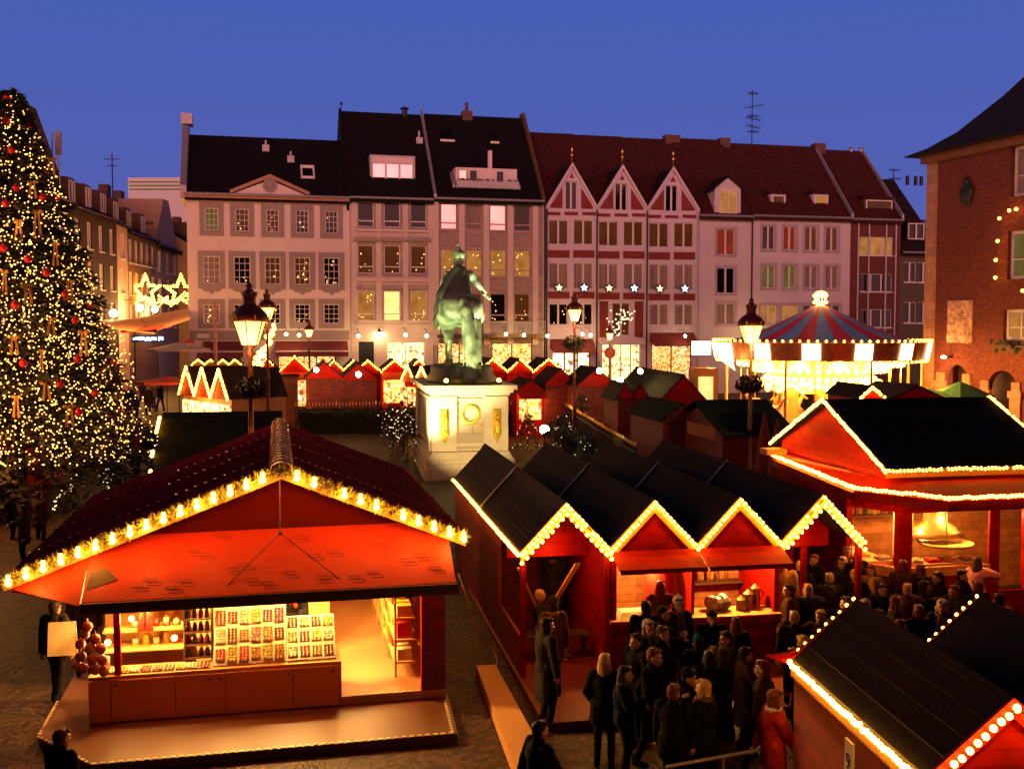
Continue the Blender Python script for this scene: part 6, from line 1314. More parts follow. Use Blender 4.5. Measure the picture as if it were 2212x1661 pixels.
# ================================================================ CAROUSEL
def carousel():
    Y = 54; g = gz(Y); X = 664 / 2300 * Y; o = thing('carousel', 'round carousel with a striped blue and red tent roof and blazing lights', 'carousel', (X, Y, g)); Rr = 5.1
    zt = lambda z: z - g
    n = 28; r = MB(); r2 = MB()
    prof = [(.28, zt(7.65)), (1.3, zt(7.16)), (2.7, zt(6.5)), (4.0, zt(6.03)), (Rr, zt(5.86))]
    cloth = MB()
    for k in range(n):
        cloth.mi = 0 if (k // 1) % 2 else 1; a, b = 2 * math.pi * (k + .5) / n, 2 * math.pi * (k + 1.5) / n
        for (r0, z0), (r1, z1) in zip(prof, prof[1:]):
            cloth.face([(r0 * math.cos(a), r0 * math.sin(a), z0), (r1 * math.cos(a), r1 * math.sin(a), z1), (r1 * math.cos(b), r1 * math.sin(b), z1), (r0 * math.cos(b), r0 * math.sin(b), z0)])
    cloth.build('tent_roof', [mat('blue_canvas', (.16, .45, .80), .7, var=.1), mat('wine_canvas', (.70, .04, .12), .7, var=.1)], o)
    bd = MB().lathe([(Rr - .02, zt(5.0)), (Rr + .05, zt(5.0)), (Rr + .22, zt(5.84)), (Rr + .12, zt(5.88))], n=56); bd.build('rounding_board', mat('brown_gilt_board', (.40, .14, .05), .35, .2, var=.3), o)
    for k in range(14):
        a = 2 * math.pi * k / 14 - math.pi / 2 + .10; d = Vector((math.cos(a), math.sin(a), 0)); s = Vector((-d.y, d.x, 0)) * .42
        MB().slab([d * (Rr + .12) - s + Vector((0, 0, zt(5.03))), d * (Rr + .12) + s + Vector((0, 0, zt(5.03))), d * (Rr + .27) + s + Vector((0, 0, zt(5.8))), d * (Rr + .27) - s + Vector((0, 0, zt(5.8)))], -.05).build('lit_panel', mat('backlit_panel', (1, .8, .5), emit=(1, .78, .38), es=3.2), o)
    l = MB()
    for k in range(84):
        a = 2 * math.pi * k / 84; 
        for z, q in ((4.93, Rr + .03), (5.92, Rr + .2)): l.ball((q * math.cos(a), q * math.sin(a), zt(z)), .06, 5, 3)
    l.build('light_string', M_BULBF, o)
    co = MB().lathe([(2.0, zt(1.6)), (2.1, zt(3.5)), (2.5, zt(4.2)), (4.4, zt(4.95)), (4.4, zt(5.0))], n=24).build('centre_drum', mat('mirrored_gilt_drum', (.90, .62, .25), .25, .6, var=.2), o)
    dl = MB()
    for k in range(44):
        a = 2 * math.pi * k / 44
        for z, q in ((3.55, 2.6 + .12 * (k % 4 - 1.5)), (4.0, 2.65), (4.45, 3.2), (3.72, 2.3), (4.75, 4.0)): dl.ball((q * math.cos(a), q * math.sin(a), zt(z - .12 * math.sin(k * math.pi / 2) * (z < 3.6))), .15, 5, 3)
    dl.build('drum_bulbs', M_BULBF, co)
    sv = MB()
    for k in range(12): a = 2 * math.pi * k / 12; sv.ball((2.95 * math.cos(a), 2.95 * math.sin(a), zt(3.75)), .3, 8, 5, (1, 1, .7))
    sv.build('scalloped_valance', mat('lit_scallop', (1, .7, .3), emit=(1, .55, .14), es=1.6), co)
    for k in range(6):
        a = 2 * math.pi * k / 6; MB().box(-.45, .45, -.03, .03, -.4, .4).build('mirror', mat('mirror', (.9, .8, .6), .05, 1), co, loc=(2.12 * math.cos(a), 2.12 * math.sin(a), zt(2.9)), rz=a + math.pi / 2)
    MB().lathe([(4.9, zt(1.1)), (4.9, zt(1.5)), (4.8, zt(1.55))], n=40).build('platform', M_WOODD, o)
    ps = MB()
    hm = blob([('c', Vector((0, -.3, .75)), Vector((0, .3, .78)), .17, .17), ('c', Vector((0, .35, .85)), Vector((0, .55, 1.25)), .13, .08), ('c', Vector((0, .55, 1.28)), Vector((0, .78, 1.1)), .08, .05), ('c', Vector((.08, .35, .7)), Vector((.08, .6, .5)), .06, .035), ('c', Vector((-.08, .35, .7)), Vector((-.08, .5, .35)), .06, .035), ('c', Vector((.08, -.35, .7)), Vector((.08, -.5, .3)), .07, .035), ('c', Vector((-.08, -.35, .7)), Vector((-.08, -.65, .45)), .07, .035), ('c', Vector((0, -.45, .85)), Vector((0, -.65, .4)), .06, .03)], .03, 1, 'carousel_horse'); hm.materials.append(mat('painted_horse', (.75, .55, .35), .3, var=.3))
    for k in range(12):
        a = 2 * math.pi * k / 12 + .2; q = 3.9; c = link('carousel_horse', hm, o, (q * math.cos(a), q * math.sin(a), zt(1.6) + .25 * math.sin(k * 2)), rz=a); MB().tube((0, 0, .9), (0, 0, 3.0), .03).build('pole', M_GOLD, c)
    for k in range(8):
        a = 2 * math.pi * k / 8 + .2; MB().tube((5.0 * math.cos(a), 5.0 * math.sin(a), zt(1.2)), (5.0 * math.cos(a), 5.0 * math.sin(a), zt(5.0)), .07).build('roof_post', M_PLY, o)
    ln = MB().lathe([(.1, 0), (.28, .1), (.31, .42), (.26, .52), (.1, .6)], (0, 0, zt(7.72)), 12).build('top_lantern', mat('top_lantern_glass', (1, .8, .4), emit=(1, .62, .22), es=3.5), o)
    ll = MB()
    for k in range(14):
        a = 2 * math.pi * k / 14
        for z, q in ((.44, .32), (.10, .32)): ll.ball((q * math.cos(a), q * math.sin(a), zt(7.72) + z), .06, 5, 3)
    for k in range(9): a = math.pi * k / 8; ll.ball((.28 * math.cos(a), -.1, zt(8.2) + .16 * math.sin(a)), .05, 5, 3)
    ll.ball((0, 0, zt(7.6)), .22, 8, 5); ll.build('bulb_crown', M_BULBF, ln)
    wd_ = MB(); wd_.box(-.12, -.05, -.34, -.28, zt(7.88), zt(8.06)); wd_.box(.05, .12, -.34, -.28, zt(7.88), zt(8.06)); wd_.build('lantern_slot', M_IRON, ln)
    for k in range(5): a = -math.pi / 2 + (k - 2) * .55; lamp(o, (3.6 * math.cos(a), 3.6 * math.sin(a), zt(4.4)), 900, .3, (1, .6, .2))
    lamp(o, (-5.9, -2.2, zt(4.5)), 300, .3, (1, .55, .2)); lamp(o, (5.9, -1.5, zt(4.3)), 380, .3, (1, .5, .16))
    bt = MB(); bt.box(-6.9, -5.7, -3.0, -1.6, zt(1.2), zt(4.6)); b_ = bt.build('ticket_booth', M_PLY, o); MB().box(-7.0, -6.1, -3.2, -3.05, zt(5.25), zt(5.9)).build('lit_sign', mat('white_lit_sign', (1, 1, 1), emit=(1, .93, .85), es=3), b_)
    MB().box(-6.65, -5.95, -3.05, -3.01, zt(2.9), zt(4.2)).build('booth_window', M_LITY, b_); MB().hexa([(-5.6, -3.1, zt(5.0)), (-4.9, -3.1, zt(4.5)), (-4.9, -2.95, zt(4.5)), (-5.6, -2.95, zt(5.0)), (-6.0, -3.1, zt(5.85)), (-5.3, -3.1, zt(5.8)), (-5.3, -2.95, zt(5.8)), (-6.0, -2.95, zt(5.85))]).build('lit_panel', MATS['backlit_panel'], b_)
carousel()
# ================================================================ STALLS IN THE BACKGROUND
def bg(words, px, py, Y, half, drop, depth=3.2, yaw=.2, lit=True, wm=None, rm=None, zb=None, flap=False, group='small gabled stalls in the background', sp=.16, open_=False):
    P = aty(px, py, Y); E_ = aty(px, py + drop, Y); w = 2 * half * Y / FPX * 1.02; zr, ze = P.z, E_.z; g = gz(Y)
    c = Vector((P.x, P.y, g)) - Vector((math.cos(yaw), math.sin(yaw), 0)) * w / 2
    o = thing('market_stall', words, 'market stall', c, yaw, group); gable_roof(o, w, depth, ze - g, zr - g, rm or M_ROOFD, ov=.05 if lit else .12)
    W_ = MB(); W_.prism([(.02, 0), (w - .02, 0), (w - .02, ze - g - .02), (w / 2, zr - g - .06), (.02, ze - g - .02)], .12, depth - .1)
    W_.build('wall', wm or M_REDB, o); MB().prism([(0, ze - g - .08), (w, ze - g - .08), (w, ze - g), (w / 2, zr - g), (0, ze - g)], .02, .06).build('gable_panel', wm or M_REDP, o)
    if lit: verge_lights(o, [(0, -.06, ze - g + .02), (w / 2, -.06, zr - g + .02), (w, -.06, ze - g + .02)], sp, .055, M_BULBF, 5, 3)
    if flap:
        MB().slab([(.0, -1.0, ze - g - .4), (w, -1.0, ze - g - .4), (w, 0, ze - g - .08), (0, 0, ze - g - .08)], .04).build('shutter_flap', M_REDG, o)
        MB().box(.15, w - .15, .06, .1, .9, ze - g - .5).build('lit_opening', SHOP1, o); lamp(o, (w / 2, -.8, 1.8), 90, .15, (1, .5, .15))
    return o
bg('red gabled stall with lit verge just right of the large lantern', 575, 776, 62, 30, 30)
bg('red gabled stall with lit verge second right of the large lantern', 636, 771, 62, 32, 32, flap=True)
bg('brick-printed stall back with dark verge, left one of the touching pair', 700, 783, 57, 38, 32, lit=False)
bg('brick-printed stall back with dark verge, right one of the touching pair', 775, 786, 57.5, 38, 32, lit=False)
bg('lit zigzag stall peeping between the brick-printed pair, left gable', 721, 781, 66, 21, 20, wm=M_REDP)
bg('lit zigzag stall peeping between the brick-printed pair, right gable', 763, 780, 66, 21, 20, wm=M_REDP)
bg('lit gabled stall right behind the brick-printed pair', 794, 780, 65, 29, 24, wm=M_REDP)
bg('lit gabled stall between the brick-printed pair and the pedestal', 852, 779, 64, 28, 24, wm=M_REDP, flap=True)
bg('tiny lit stall gable before the bright shop of the cream house', 905, 779, 68, 14, 14, wm=M_REDP)
for i, x in enumerate((428, 455, 481, 507)): bg('tiny lit stall gable in the row of four by the awning, %s' % ('first from the left', 'second', 'third', 'last on the right')[i], x, 778, 72, 13, 10, sp=.12, wm=M_WOODD)
bg('lit gabled stall directly right of the statue horse', 1064, 777, 62, 32, 26, wm=M_REDP)
bg('lit gabled stall second right of the statue, with open counter', 1124, 777, 62, 28, 26, wm=M_REDP)
bg('lit gabled stall third right of the statue before the balcony house', 1185, 777, 62, 34, 27, wm=M_REDP)
bg('red stall with open yellow counter behind the right railing', 1146, 822, 55, 30, 20, wm=M_REDP, flap=True, lit=False)
bg('plain red stall back left of the basket lamp post', 1212, 798, 55, 34, 32, lit=False)
bg('plain red stall back right of the basket lamp post', 1290, 797, 53, 40, 34, lit=False)
bg('tall narrow red stall gable at the left of the dark roofed stall, nearer', 1352, 832, 44, 17, 26, lit=False, yaw=.12, depth=3)
bg('tall narrow red stall gable at the left of the dark roofed stall, farther', 1383, 830, 44.5, 17, 26, lit=False, yaw=.12, depth=3)
bg('large dark roofed stall with red gable facing right of centre', 1477, 812, 47, 54, 58, lit=False, yaw=.118, depth=9, rm=M_ROOFG)
bg('lit gable stall with dark roof in front of the carousel', 1884, 838, 37, 26, 22, lit=True, yaw=.1, depth=3, wm=M_REDP, sp=.1)
bg('dark roofed stall before the arcade of the town hall', 1985, 835, 42, 60, 26, lit=False, yaw=.25, depth=3, wm=M_REDP)
def long_roof(words, x0, x1, yr, Yr, ze, half, wm, rm, lights=None, yaw=.2, name='market_stall'):
    a = aty(x0, yr, Yr); b = aty(x1, yr, Yr + (x1 - x0) / FPX * Yr * math.tan(yaw)); g = gz(Yr); L = math.hypot(b.x - a.x, b.y - a.y); zr = a.z - g; ze -= g
    o = thing(name, words, 'market stall', (a.x, a.y, g), yaw); r = MB()
    for s in (-1, 1): r.hexa([(0, s * half, ze), (L, s * half, ze), (L, 0, zr), (0, 0, zr), (0, s * half, ze + .07), (L, s * half, ze + .07), (L, 0, zr + .07), (0, 0, zr + .07)])
    r.build('roof', rm, o); w = MB(); w.prism([(-half + .3, 0), (half - .3, 0), (half - .3, ze), (0, zr - .2), (-half + .3, ze)], .1, L - .1, 'x'); w.build('wall', wm, o)
    return o, L, zr, ze, half
o, L, zr, ze, hf = long_roof('long dark green roofed stall between the right lamp post and the red gables', 1500, 1655, 868, 37, 3.0, 2.6, M_REDB, M_ROOFG)
MB().hexa([(-1.0, -2.0, ze + .1), (-.2, -2.3, ze - .1), (-.2, -2.26, ze - .1), (-1.0, -1.96, ze + .1), (-1.0, -2.0, ze + .5), (-.2, -2.3, ze + .3), (-.2, -2.26, ze + .3), (-1.0, -1.96, ze + .5)]).build('plain_board', M_WOOD, o)
bg('dark stall wing attached left of the long green roof', 1475, 876, 38, 42, 30, lit=False, yaw=.2, depth=4, rm=M_ROOFG, wm=M_REDB)
o, L, zr, ze, hf = long_roof('large dark roof behind the big front stall with a lit left edge', 352, 610, 896, 31, 2.45, 3.0, M_WOODD, M_ROOFG, yaw=.2)
verge_lights(o, [(-.06, -.3, zr - .05), (-.06, -1.05, zr - .4)], .08, .045, M_BULB); verge_lights(o, [(-.06, -1.9, zr - .85), (-.06, -2.1, zr - .95)], .08, .05, M_BULB); verge_lights(o, [(-.06, -2.45, ze + .25), (-.06, -3.0, ze)], .16, .05, M_BULB); MB().slab([(-.35, -3.2, ze - .05), (0, -3.2, ze - .05), (0, -2.6, ze + .2), (-.1, -2.6, ze + .2)], .03).build('corner_flap', M_REDP, o)
# boxed brown stall left of the statue railing
P = aty(450, 812, 59); Q = aty(643, 812, 61); o = thing('market_stall', 'flat brown windowless stall box left of the statue railing', 'market stall', (P.x, P.y, gz(59)), math.atan2(Q.y - P.y, Q.x - P.x)); L = (Q - P).length
MB().box(0, L, 0, 3, 0, P.z - gz(59) - .12).build('wall', mat('brown_box_wall', (.20, .06, .04), .7, kind='planks', bs=(3, .3, .01)), o); MB().box(-.06, L + .1, -.08, 3.1, P.z - gz(59) - .117, P.z - gz(59)).build('roof', M_ROOFD, o)
# oblique blazing zigzag stalls
def oblique(words, px, py, Y, yaw, n, w, rise, z, wm, r=.07, sp=.12, box=False, grp='stalls with blazing zigzag verges seen at a slant'):
    P = aty(px, py, Y); o = thing('market_stall', words, 'market stall', (P.x, P.y, gz(Y)), yaw, grp); z = P.z - gz(Y); ze = z - rise; pts = []
    for i in range(n): pts += [(i * w, -.08, ze), (i * w + w / 2, -.08, z)]
    pts.append((n * w, -.08, ze)); verge_lights(o, pts, sp, r, M_BULBF, 5, 3)
    rr = MB(); pl = MB()
    for i in range(n):
        for s in (0, 1): e = i * w + s * w; rr.hexa([(e, 0, ze), (e, 3, ze), (i * w + w / 2, 3, z), (i * w + w / 2, 0, z), (e, 0, ze + .05), (e, 3, ze + .05), (i * w + w / 2, 3, z + .05), (i * w + w / 2, 0, z + .05)])
        pl.prism([(i * w + .01, ze - .05), (i * w + w - .01, ze - .05), (i * w + w - .01, ze), (i * w + w / 2, z - .02), (i * w + .01, ze)], .02, .06)
    rr.build('roof', M_ROOFD, o); pl.build('gable_panel', M_REDP, o); MB().box(.05, n * w - .05, .15, 2.9, 0, ze - .02).build('wall', wm, o)
    MB().box(.1, n * w - .1, .08, .14, .9, ze - .3).build('lit_opening', SHOP1 if not box else SHOP2, o); lamp(o, (n * w / 2, -1.0, 2.0), 200, .2, (1, .52, .16)); return o
oblique('stall with three blazing zigzag gables facing the Christmas tree crowd', 388, 792, 54, -.9, 3, 2.0, 1.35, 0, M_PLY, box=True)
oblique('stall with blazing zigzag gables seen at a slant left of the pedestal', 868, 790, 62, -1.05, 3, 1.9, .9, 0, M_REDP)
def parasol(words, px, pyt, Y, r, h, m, closed=False):
    P = aty(px, pyt, Y); g = gz(Y); o = thing('parasol', words, 'parasol', (P.x, P.y, g)); zt = P.z - g; MB().tube((0, 0, 0), (0, 0, zt), .03).build('pole', M_WOODD, o)
    if closed: MB().lathe([(.10, -h), (.30, -h + .2), (.22, -h * .5), (.04, -.05), (.01, 0)], (0, 0, zt), 10).build('folded_canopy', m, o)
    else: MB().lathe([(r, -h), (r * .98, -h + .12), (r * .5, -h * .42), (.03, 0)], (0, 0, zt), 8).build('canopy', m, o)
parasol('folded dark red parasol left of two beside the right lamp post', 1652, 894, 33, .3, 2.0, mat('folded_red_canvas', (.20, .02, .015), .8), True)
parasol('folded dark red parasol right of two beside the two-tier kiosk', 1680, 903, 32, .3, 2.0, MATS['folded_red_canvas'], True)
parasol('green parasol before the left arcade arch of the town hall', 2075, 824, 50, 1.5, .75, mat('green_canvas', (.06, .22, .06), .8))
parasol('green parasol right of the carousel', 2005, 838, 50, 1.6, .5, MATS['green_canvas'])
parasol('pale parasol before the no-entry sign at the corner of the side street', 385, 740, 64, 1.9, .5, mat('pale_canvas', (.5, .38, .32), .8))
parasol('red parasol left of the blazing zigzag stall', 360, 812, 56, 1.7, .4, RDC)
lbx = thing('market_stall', 'orange-red plywood stall end at the left edge below the Christmas tree', 'market stall', atz(0, 1100, 0) + Vector((-2.2, 2, 0)), .1); zz = 1.95
MB().box(0, 3.0, 0, 2.5, 0, zz).build('wall', M_REDG, lbx); MB().prism([(-.2, zz), (3.1, zz), (1.4, zz + .55)], -.1, 2.6).build('roof', M_REDP, lbx); MB().box(2.1, 2.5, -.03, -.003, 1.4, 1.7).build('notice', M_WHITE, lbx); lamp(lbx, (2.0, -1.2, 2.3), 40, .1, (1, .3, .08))
# ================================================================ STREET LAMPS
def lantern(words, px, pyb, Y, s=1.0, basket=None, power=150, post=M_IRONR, core=.17):
    P = aty(px, pyb, Y); g = gz(Y); o = thing('street_lamp', words, 'street lamp', (P.x, P.y, g), 0, 'ornate street lanterns'); zb = P.z - g
    MB().lathe([(.28, 0), (.28, .15), (.17, .3), (.15, .9), (.09, 1.0), (.075, zb * .55), (.1, zb * .56), (.065, zb * .58), (.055, zb - .3 * s), (.12 * s, zb - .2 * s), (.06 * s, zb - .12 * s), (.16 * s, zb - .01)], n=12).build('post', post, o, True)
    gls = MB().lathe([(.20 * s, 0), (.39 * s, .56 * s)], (0, 0, zb), 6).build('lamp_glass', M_LANT, o)
    MB().ball((0, -.02, zb + .30 * s), core * s, 8, 6, (1, 1, 1.3)).build('flame_glow', M_LANTC, gls) if False else None
    fr = MB()
    for k in range(6):
        a = 2 * math.pi * (k + .5) / 6; fr.tube((.20 * s * math.cos(a), .20 * s * math.sin(a), zb), (.395 * s * math.cos(a), .395 * s * math.sin(a), zb + .57 * s), .018 * s, n=5)
    fr.build('lamp_frame', M_IRON, o)
    MB().lathe([(.43 * s, .555 * s), (.45 * s, .6 * s), (.42 * s, .72 * s), (.30 * s, .86 * s), (.17 * s, .94 * s), (.15 * s, 1.0 * s), (.16 * s, 1.12 * s), (.19 * s, 1.2 * s), (.13 * s, 1.26 * s), (.06 * s, 1.34 * s), (.09 * s, 1.4 * s), (.01, 1.5 * s)], (0, 0, zb), 12).build('lamp_cap', M_IRONR, o, True)
    c = MB()
    for k in range(6):
        a = 2 * math.pi * k / 6; c.ball((.17 * s * math.cos(a), .17 * s * math.sin(a), zb + 1.24 * s), .035 * s, 5, 3); c.tube((.44 * s * math.cos(a), .44 * s * math.sin(a), zb + .6 * s), (.5 * s * math.cos(a), .5 * s * math.sin(a), zb + .72 * s), .025 * s, .01, 5)
    c.build('crown_ornament', M_GOLD, o)
    lamp(o, (0, 0, zb + .3 * s - .0), power * .25, .1, (1, .6, .2)); lamp(o, (0, -.6 * s, zb - .1), power * .5, .1, (1, .6, .2))
    if basket:
        zb2 = aty(px, basket[0], Y).z - g; rr = basket[1]; f = MB()
        for _ in range(260):
            v = Vector((rnd.gauss(0, 1), rnd.gauss(0, 1), rnd.gauss(0, .8))).normalized() * rr * rnd.uniform(.6, 1); v.z = v.z * .75 + zb2; d = Vector((rnd.gauss(0, 1), rnd.gauss(0, 1), rnd.gauss(0, 1))).normalized() * .11; q = d.cross(Vector((.1, .2, 1))).normalized() * .05; f.face([v - d, v + q, v + d, v - q])
        f.ball((0, 0, zb2), rr * .72, 12, 8, (1, 1, .75)); f.build('flower_basket', mat('basket_plants', (.03, .025, .018), .85, var=.6), o)
    return o
lantern('large near lantern on a red-brown post in front of the pediment house', 540, 745, 26, 1.02, (838, .36), 170)
lantern('smaller lantern just behind and right of the large near one', 577, 690, 50, .95, None, 200)
lantern('tall lantern on a pole between the middle stalls and the carousel', 1622, 741, 35, 1.0, (832, .5), 200, mat('pale_lit_post', (.30, .16, .10), .5))
lantern('lantern with a hanging flower basket before the left gabled house', 1241, 694, 52, .97, (744, .62), 220)
lantern('small lantern on a slim post before the pediment house awning', 668, 727, 66, .72, None, 180, M_IRON)
lantern('small lantern carrying a round red sign before the arched canopy', 1317, 733, 62, .6, None, 180, M_IRON)
def round_sign(words, px, py, Y, entry):
    P = aty(px, py, Y); g = gz(Y); o = thing('round_road_sign', words, 'road sign', (P.x, P.y - .16, g)); z = P.z - g; MB().tube((0, .06, 0), (0, .06, z + .3), .03).build('post', M_ZINC, o)
    d = MB().prism([(.33 * math.cos(k * math.pi / 12), z + .33 * math.sin(k * math.pi / 12)) for k in range(24)], 0, .03).build('sign_disc', mat('sign_red', (.5, .02, .02), .5), o)
    if entry: MB().box(-.25, .25, -.015, -.003, z - .06, z + .06).build('white_bar', M_WHITE, d)
    else: MB().prism([(.22 * math.cos(k * math.pi / 12), z + .22 * math.sin(k * math.pi / 12)) for k in range(24)], -.012, -.003).build('inner_disc', mat('sign_pink', (.45, .12, .10), .6), d)
round_sign('red no-entry sign with white bar at the corner of the pediment house', 411, 744, 66, True)
round_sign('round red sign on the small lantern post before the arched canopy', 1317, 762, 61.6, False)
o = thing('flagpole', 'pale wooden mast standing before the left end of the pediment house', 'pole', aty(466, 780, 66) * 1.0); o.location.z = gz(66); zt = aty(466, 655, 66).z - gz(66); MB().tube((0, 0, 0), (0, 0, zt), .13, .1, 10).build('mast', mat('pink_lit_mast', (.5, .26, .2), .6), o); MB().box(-.9, .9, -.05, .05, zt * .42, zt * .42 + .08).build('cross_arm', M_WOODD, o)
P = [aty(592, 705, 60), aty(588, 722, 59), aty(576, 728, 58), aty(584, 740, 57), aty(574, 752, 57), aty(560, 762, 56), aty(572, 768, 56), aty(552, 775, 55), aty(566, 786, 55), aty(548, 786, 55)]
o = thing('bulb_chain', 'thick chain of glowing bulbs falling between the two left lanterns to the red gables', 'fairy lights', P[0]); P = [p - P[0] for p in P]; l = MB()
for a, b in zip(P, P[1:]): bulbs(l, a, b, .22, .11, 6, 4, .05)
l.build('light_string', M_BULBF, o); MB().path(P, .015, 4).build('wire', M_WIRE, o); lamp(o, P[6] + Vector((0, -.6, 0)), 160, .2)
for i, (px_, py_, Y, r, w) in enumerate([(683, 799, 56, .13, 'glowing globe before the left brick-printed stall'), (774, 809, 56, .15, 'glowing globe before the right brick-printed stall'), (1295, 801, 51, .14, 'glowing globe on the gable of the red stall right of the basket lamp'), (1340, 822, 50, .16, 'glowing globe at the eave right of that red stall'), (1383, 802, 50, .13, 'glowing globe above the dark ridge of the large dark roofed stall'), (648, 1008 - 150, 57, .07, 'small glowing globe at the right end of the brown stall box'), (456, 814, 56, .10, 'small globe right of the blazing zigzag gables'), (413, 902, 50, .14, 'low glowing globe in front of the blazing zigzag stall')]):
    P = aty(px_, py_, Y); o = thing('globe_lamp', w, 'lamp', P, 0, 'single glowing globes among the stalls'); MB().ball((0, 0, 0), r, 10, 6).build('globe', M_LANTC, o); MB().tube((0, 0, r), (0, 0, r + .3), .012, n=4).tube((0, 0, r + .3), (0, .7, r + .3), .012, n=4).build('bracket', M_IRON, o)
    if i < 6: lamp(o, (0, -.35, 0), 40, .15)
for i, (px_, py_) in enumerate([(1330, 716), (1345, 684)]):
    P = aty(px_, py_, 68); o = thing('star_cluster', ['small cluster of lit stars above the arched canopy', 'larger cluster of lit stars in front of the middle gabled house window'][i], 'star decoration', P); l = MB()
    for _ in range(16 + 14 * i): l.ball((rnd.gauss(0, .28 + .1 * i), 0, rnd.gauss(0, .22 + .1 * i)), .06, 5, 3)
    l.build('light_string', M_TINYW, o); MB().tube((-.3, .05, 0), (.3, 2.5, .3), .015, n=4).build('wire', M_WIRE, o)
# ================================================================ PEOPLE
V = Vector
SKIN = mat('skin', (.52, .26, .16), .5, var=.08); EYE = mat('eye', (.03, .02, .015), .2); LIP = mat('lip', (.36, .10, .07), .5)
def ik(s, w, l1, l2, pole):
    s, w = V(s), V(w); d = w - s; L = min(d.length, (l1 + l2) * .999); u = d.normalized(); a = (l1 * l1 - l2 * l2 + L * L) / (2 * L); h = math.sqrt(max(0, l1 * l1 - a * a)); p = V(pole); p = (p - u * p.dot(u)).normalized(); return s + u * a + p * h, s + u * L
POSES = {   # wrists (right, left) and feet; the figure faces -y
 'stand': dict(w=((-.27, -.05, .86), (.27, -.05, .86)), f=((-.10, 0), (.10, .02))),
 'mug': dict(w=((-.10, -.34, 1.20), (.26, -.06, .88)), f=((-.10, 0), (.11, .03))),
 'mug2': dict(w=((-.10, -.30, 1.14), (.12, -.30, 1.12)), f=((-.11, 0), (.11, .0))),
 'pocket': dict(w=((-.19, -.15, .95), (.19, -.15, .95)), f=((-.11, .02), (.11, -.02))),
 'walk': dict(w=((-.26, -.24, .92), (.26, .16, .90)), f=((-.09, .22), (.10, -.26))),
 'point': dict(w=((-.30, -.46, 1.30), (.26, -.10, .90)), f=((-.10, 0), (.10, .03))),
 'drink': dict(w=((-.09, -.26, 1.43), (.25, -.08, .9)), f=((-.10, 0), (.11, .0))),
 'bag': dict(w=((-.27, -.06, .84), (.24, .05, .86)), f=((-.08, .10), (.09, -.08))),
}
def fig(pose, female=False):
    P = POSES[pose]; sit = pose == 'sit'; hipz = .93
    sh = [(-.185, .01, 1.42), (.185, .01, 1.42)] if not female else [(-.165, .01, 1.41), (.165, .01, 1.41)]
    arms = []
    for i, s in enumerate(sh): e, w = ik(s, P['w'][i], .285, .255, ((-1, .8, -.3), (1, .8, -.3))[i]); arms.append((V(s), e, w))
    legs = []
    for i, (fx, fy) in enumerate(P['f']): h = V(((-.09, .09)[i], 0, hipz)); k, a = ik(h, (fx, fy, .09), .43, .42, (0, -1, 0)); legs.append((h, k, a))
    return arms, legs
CACHE = {}
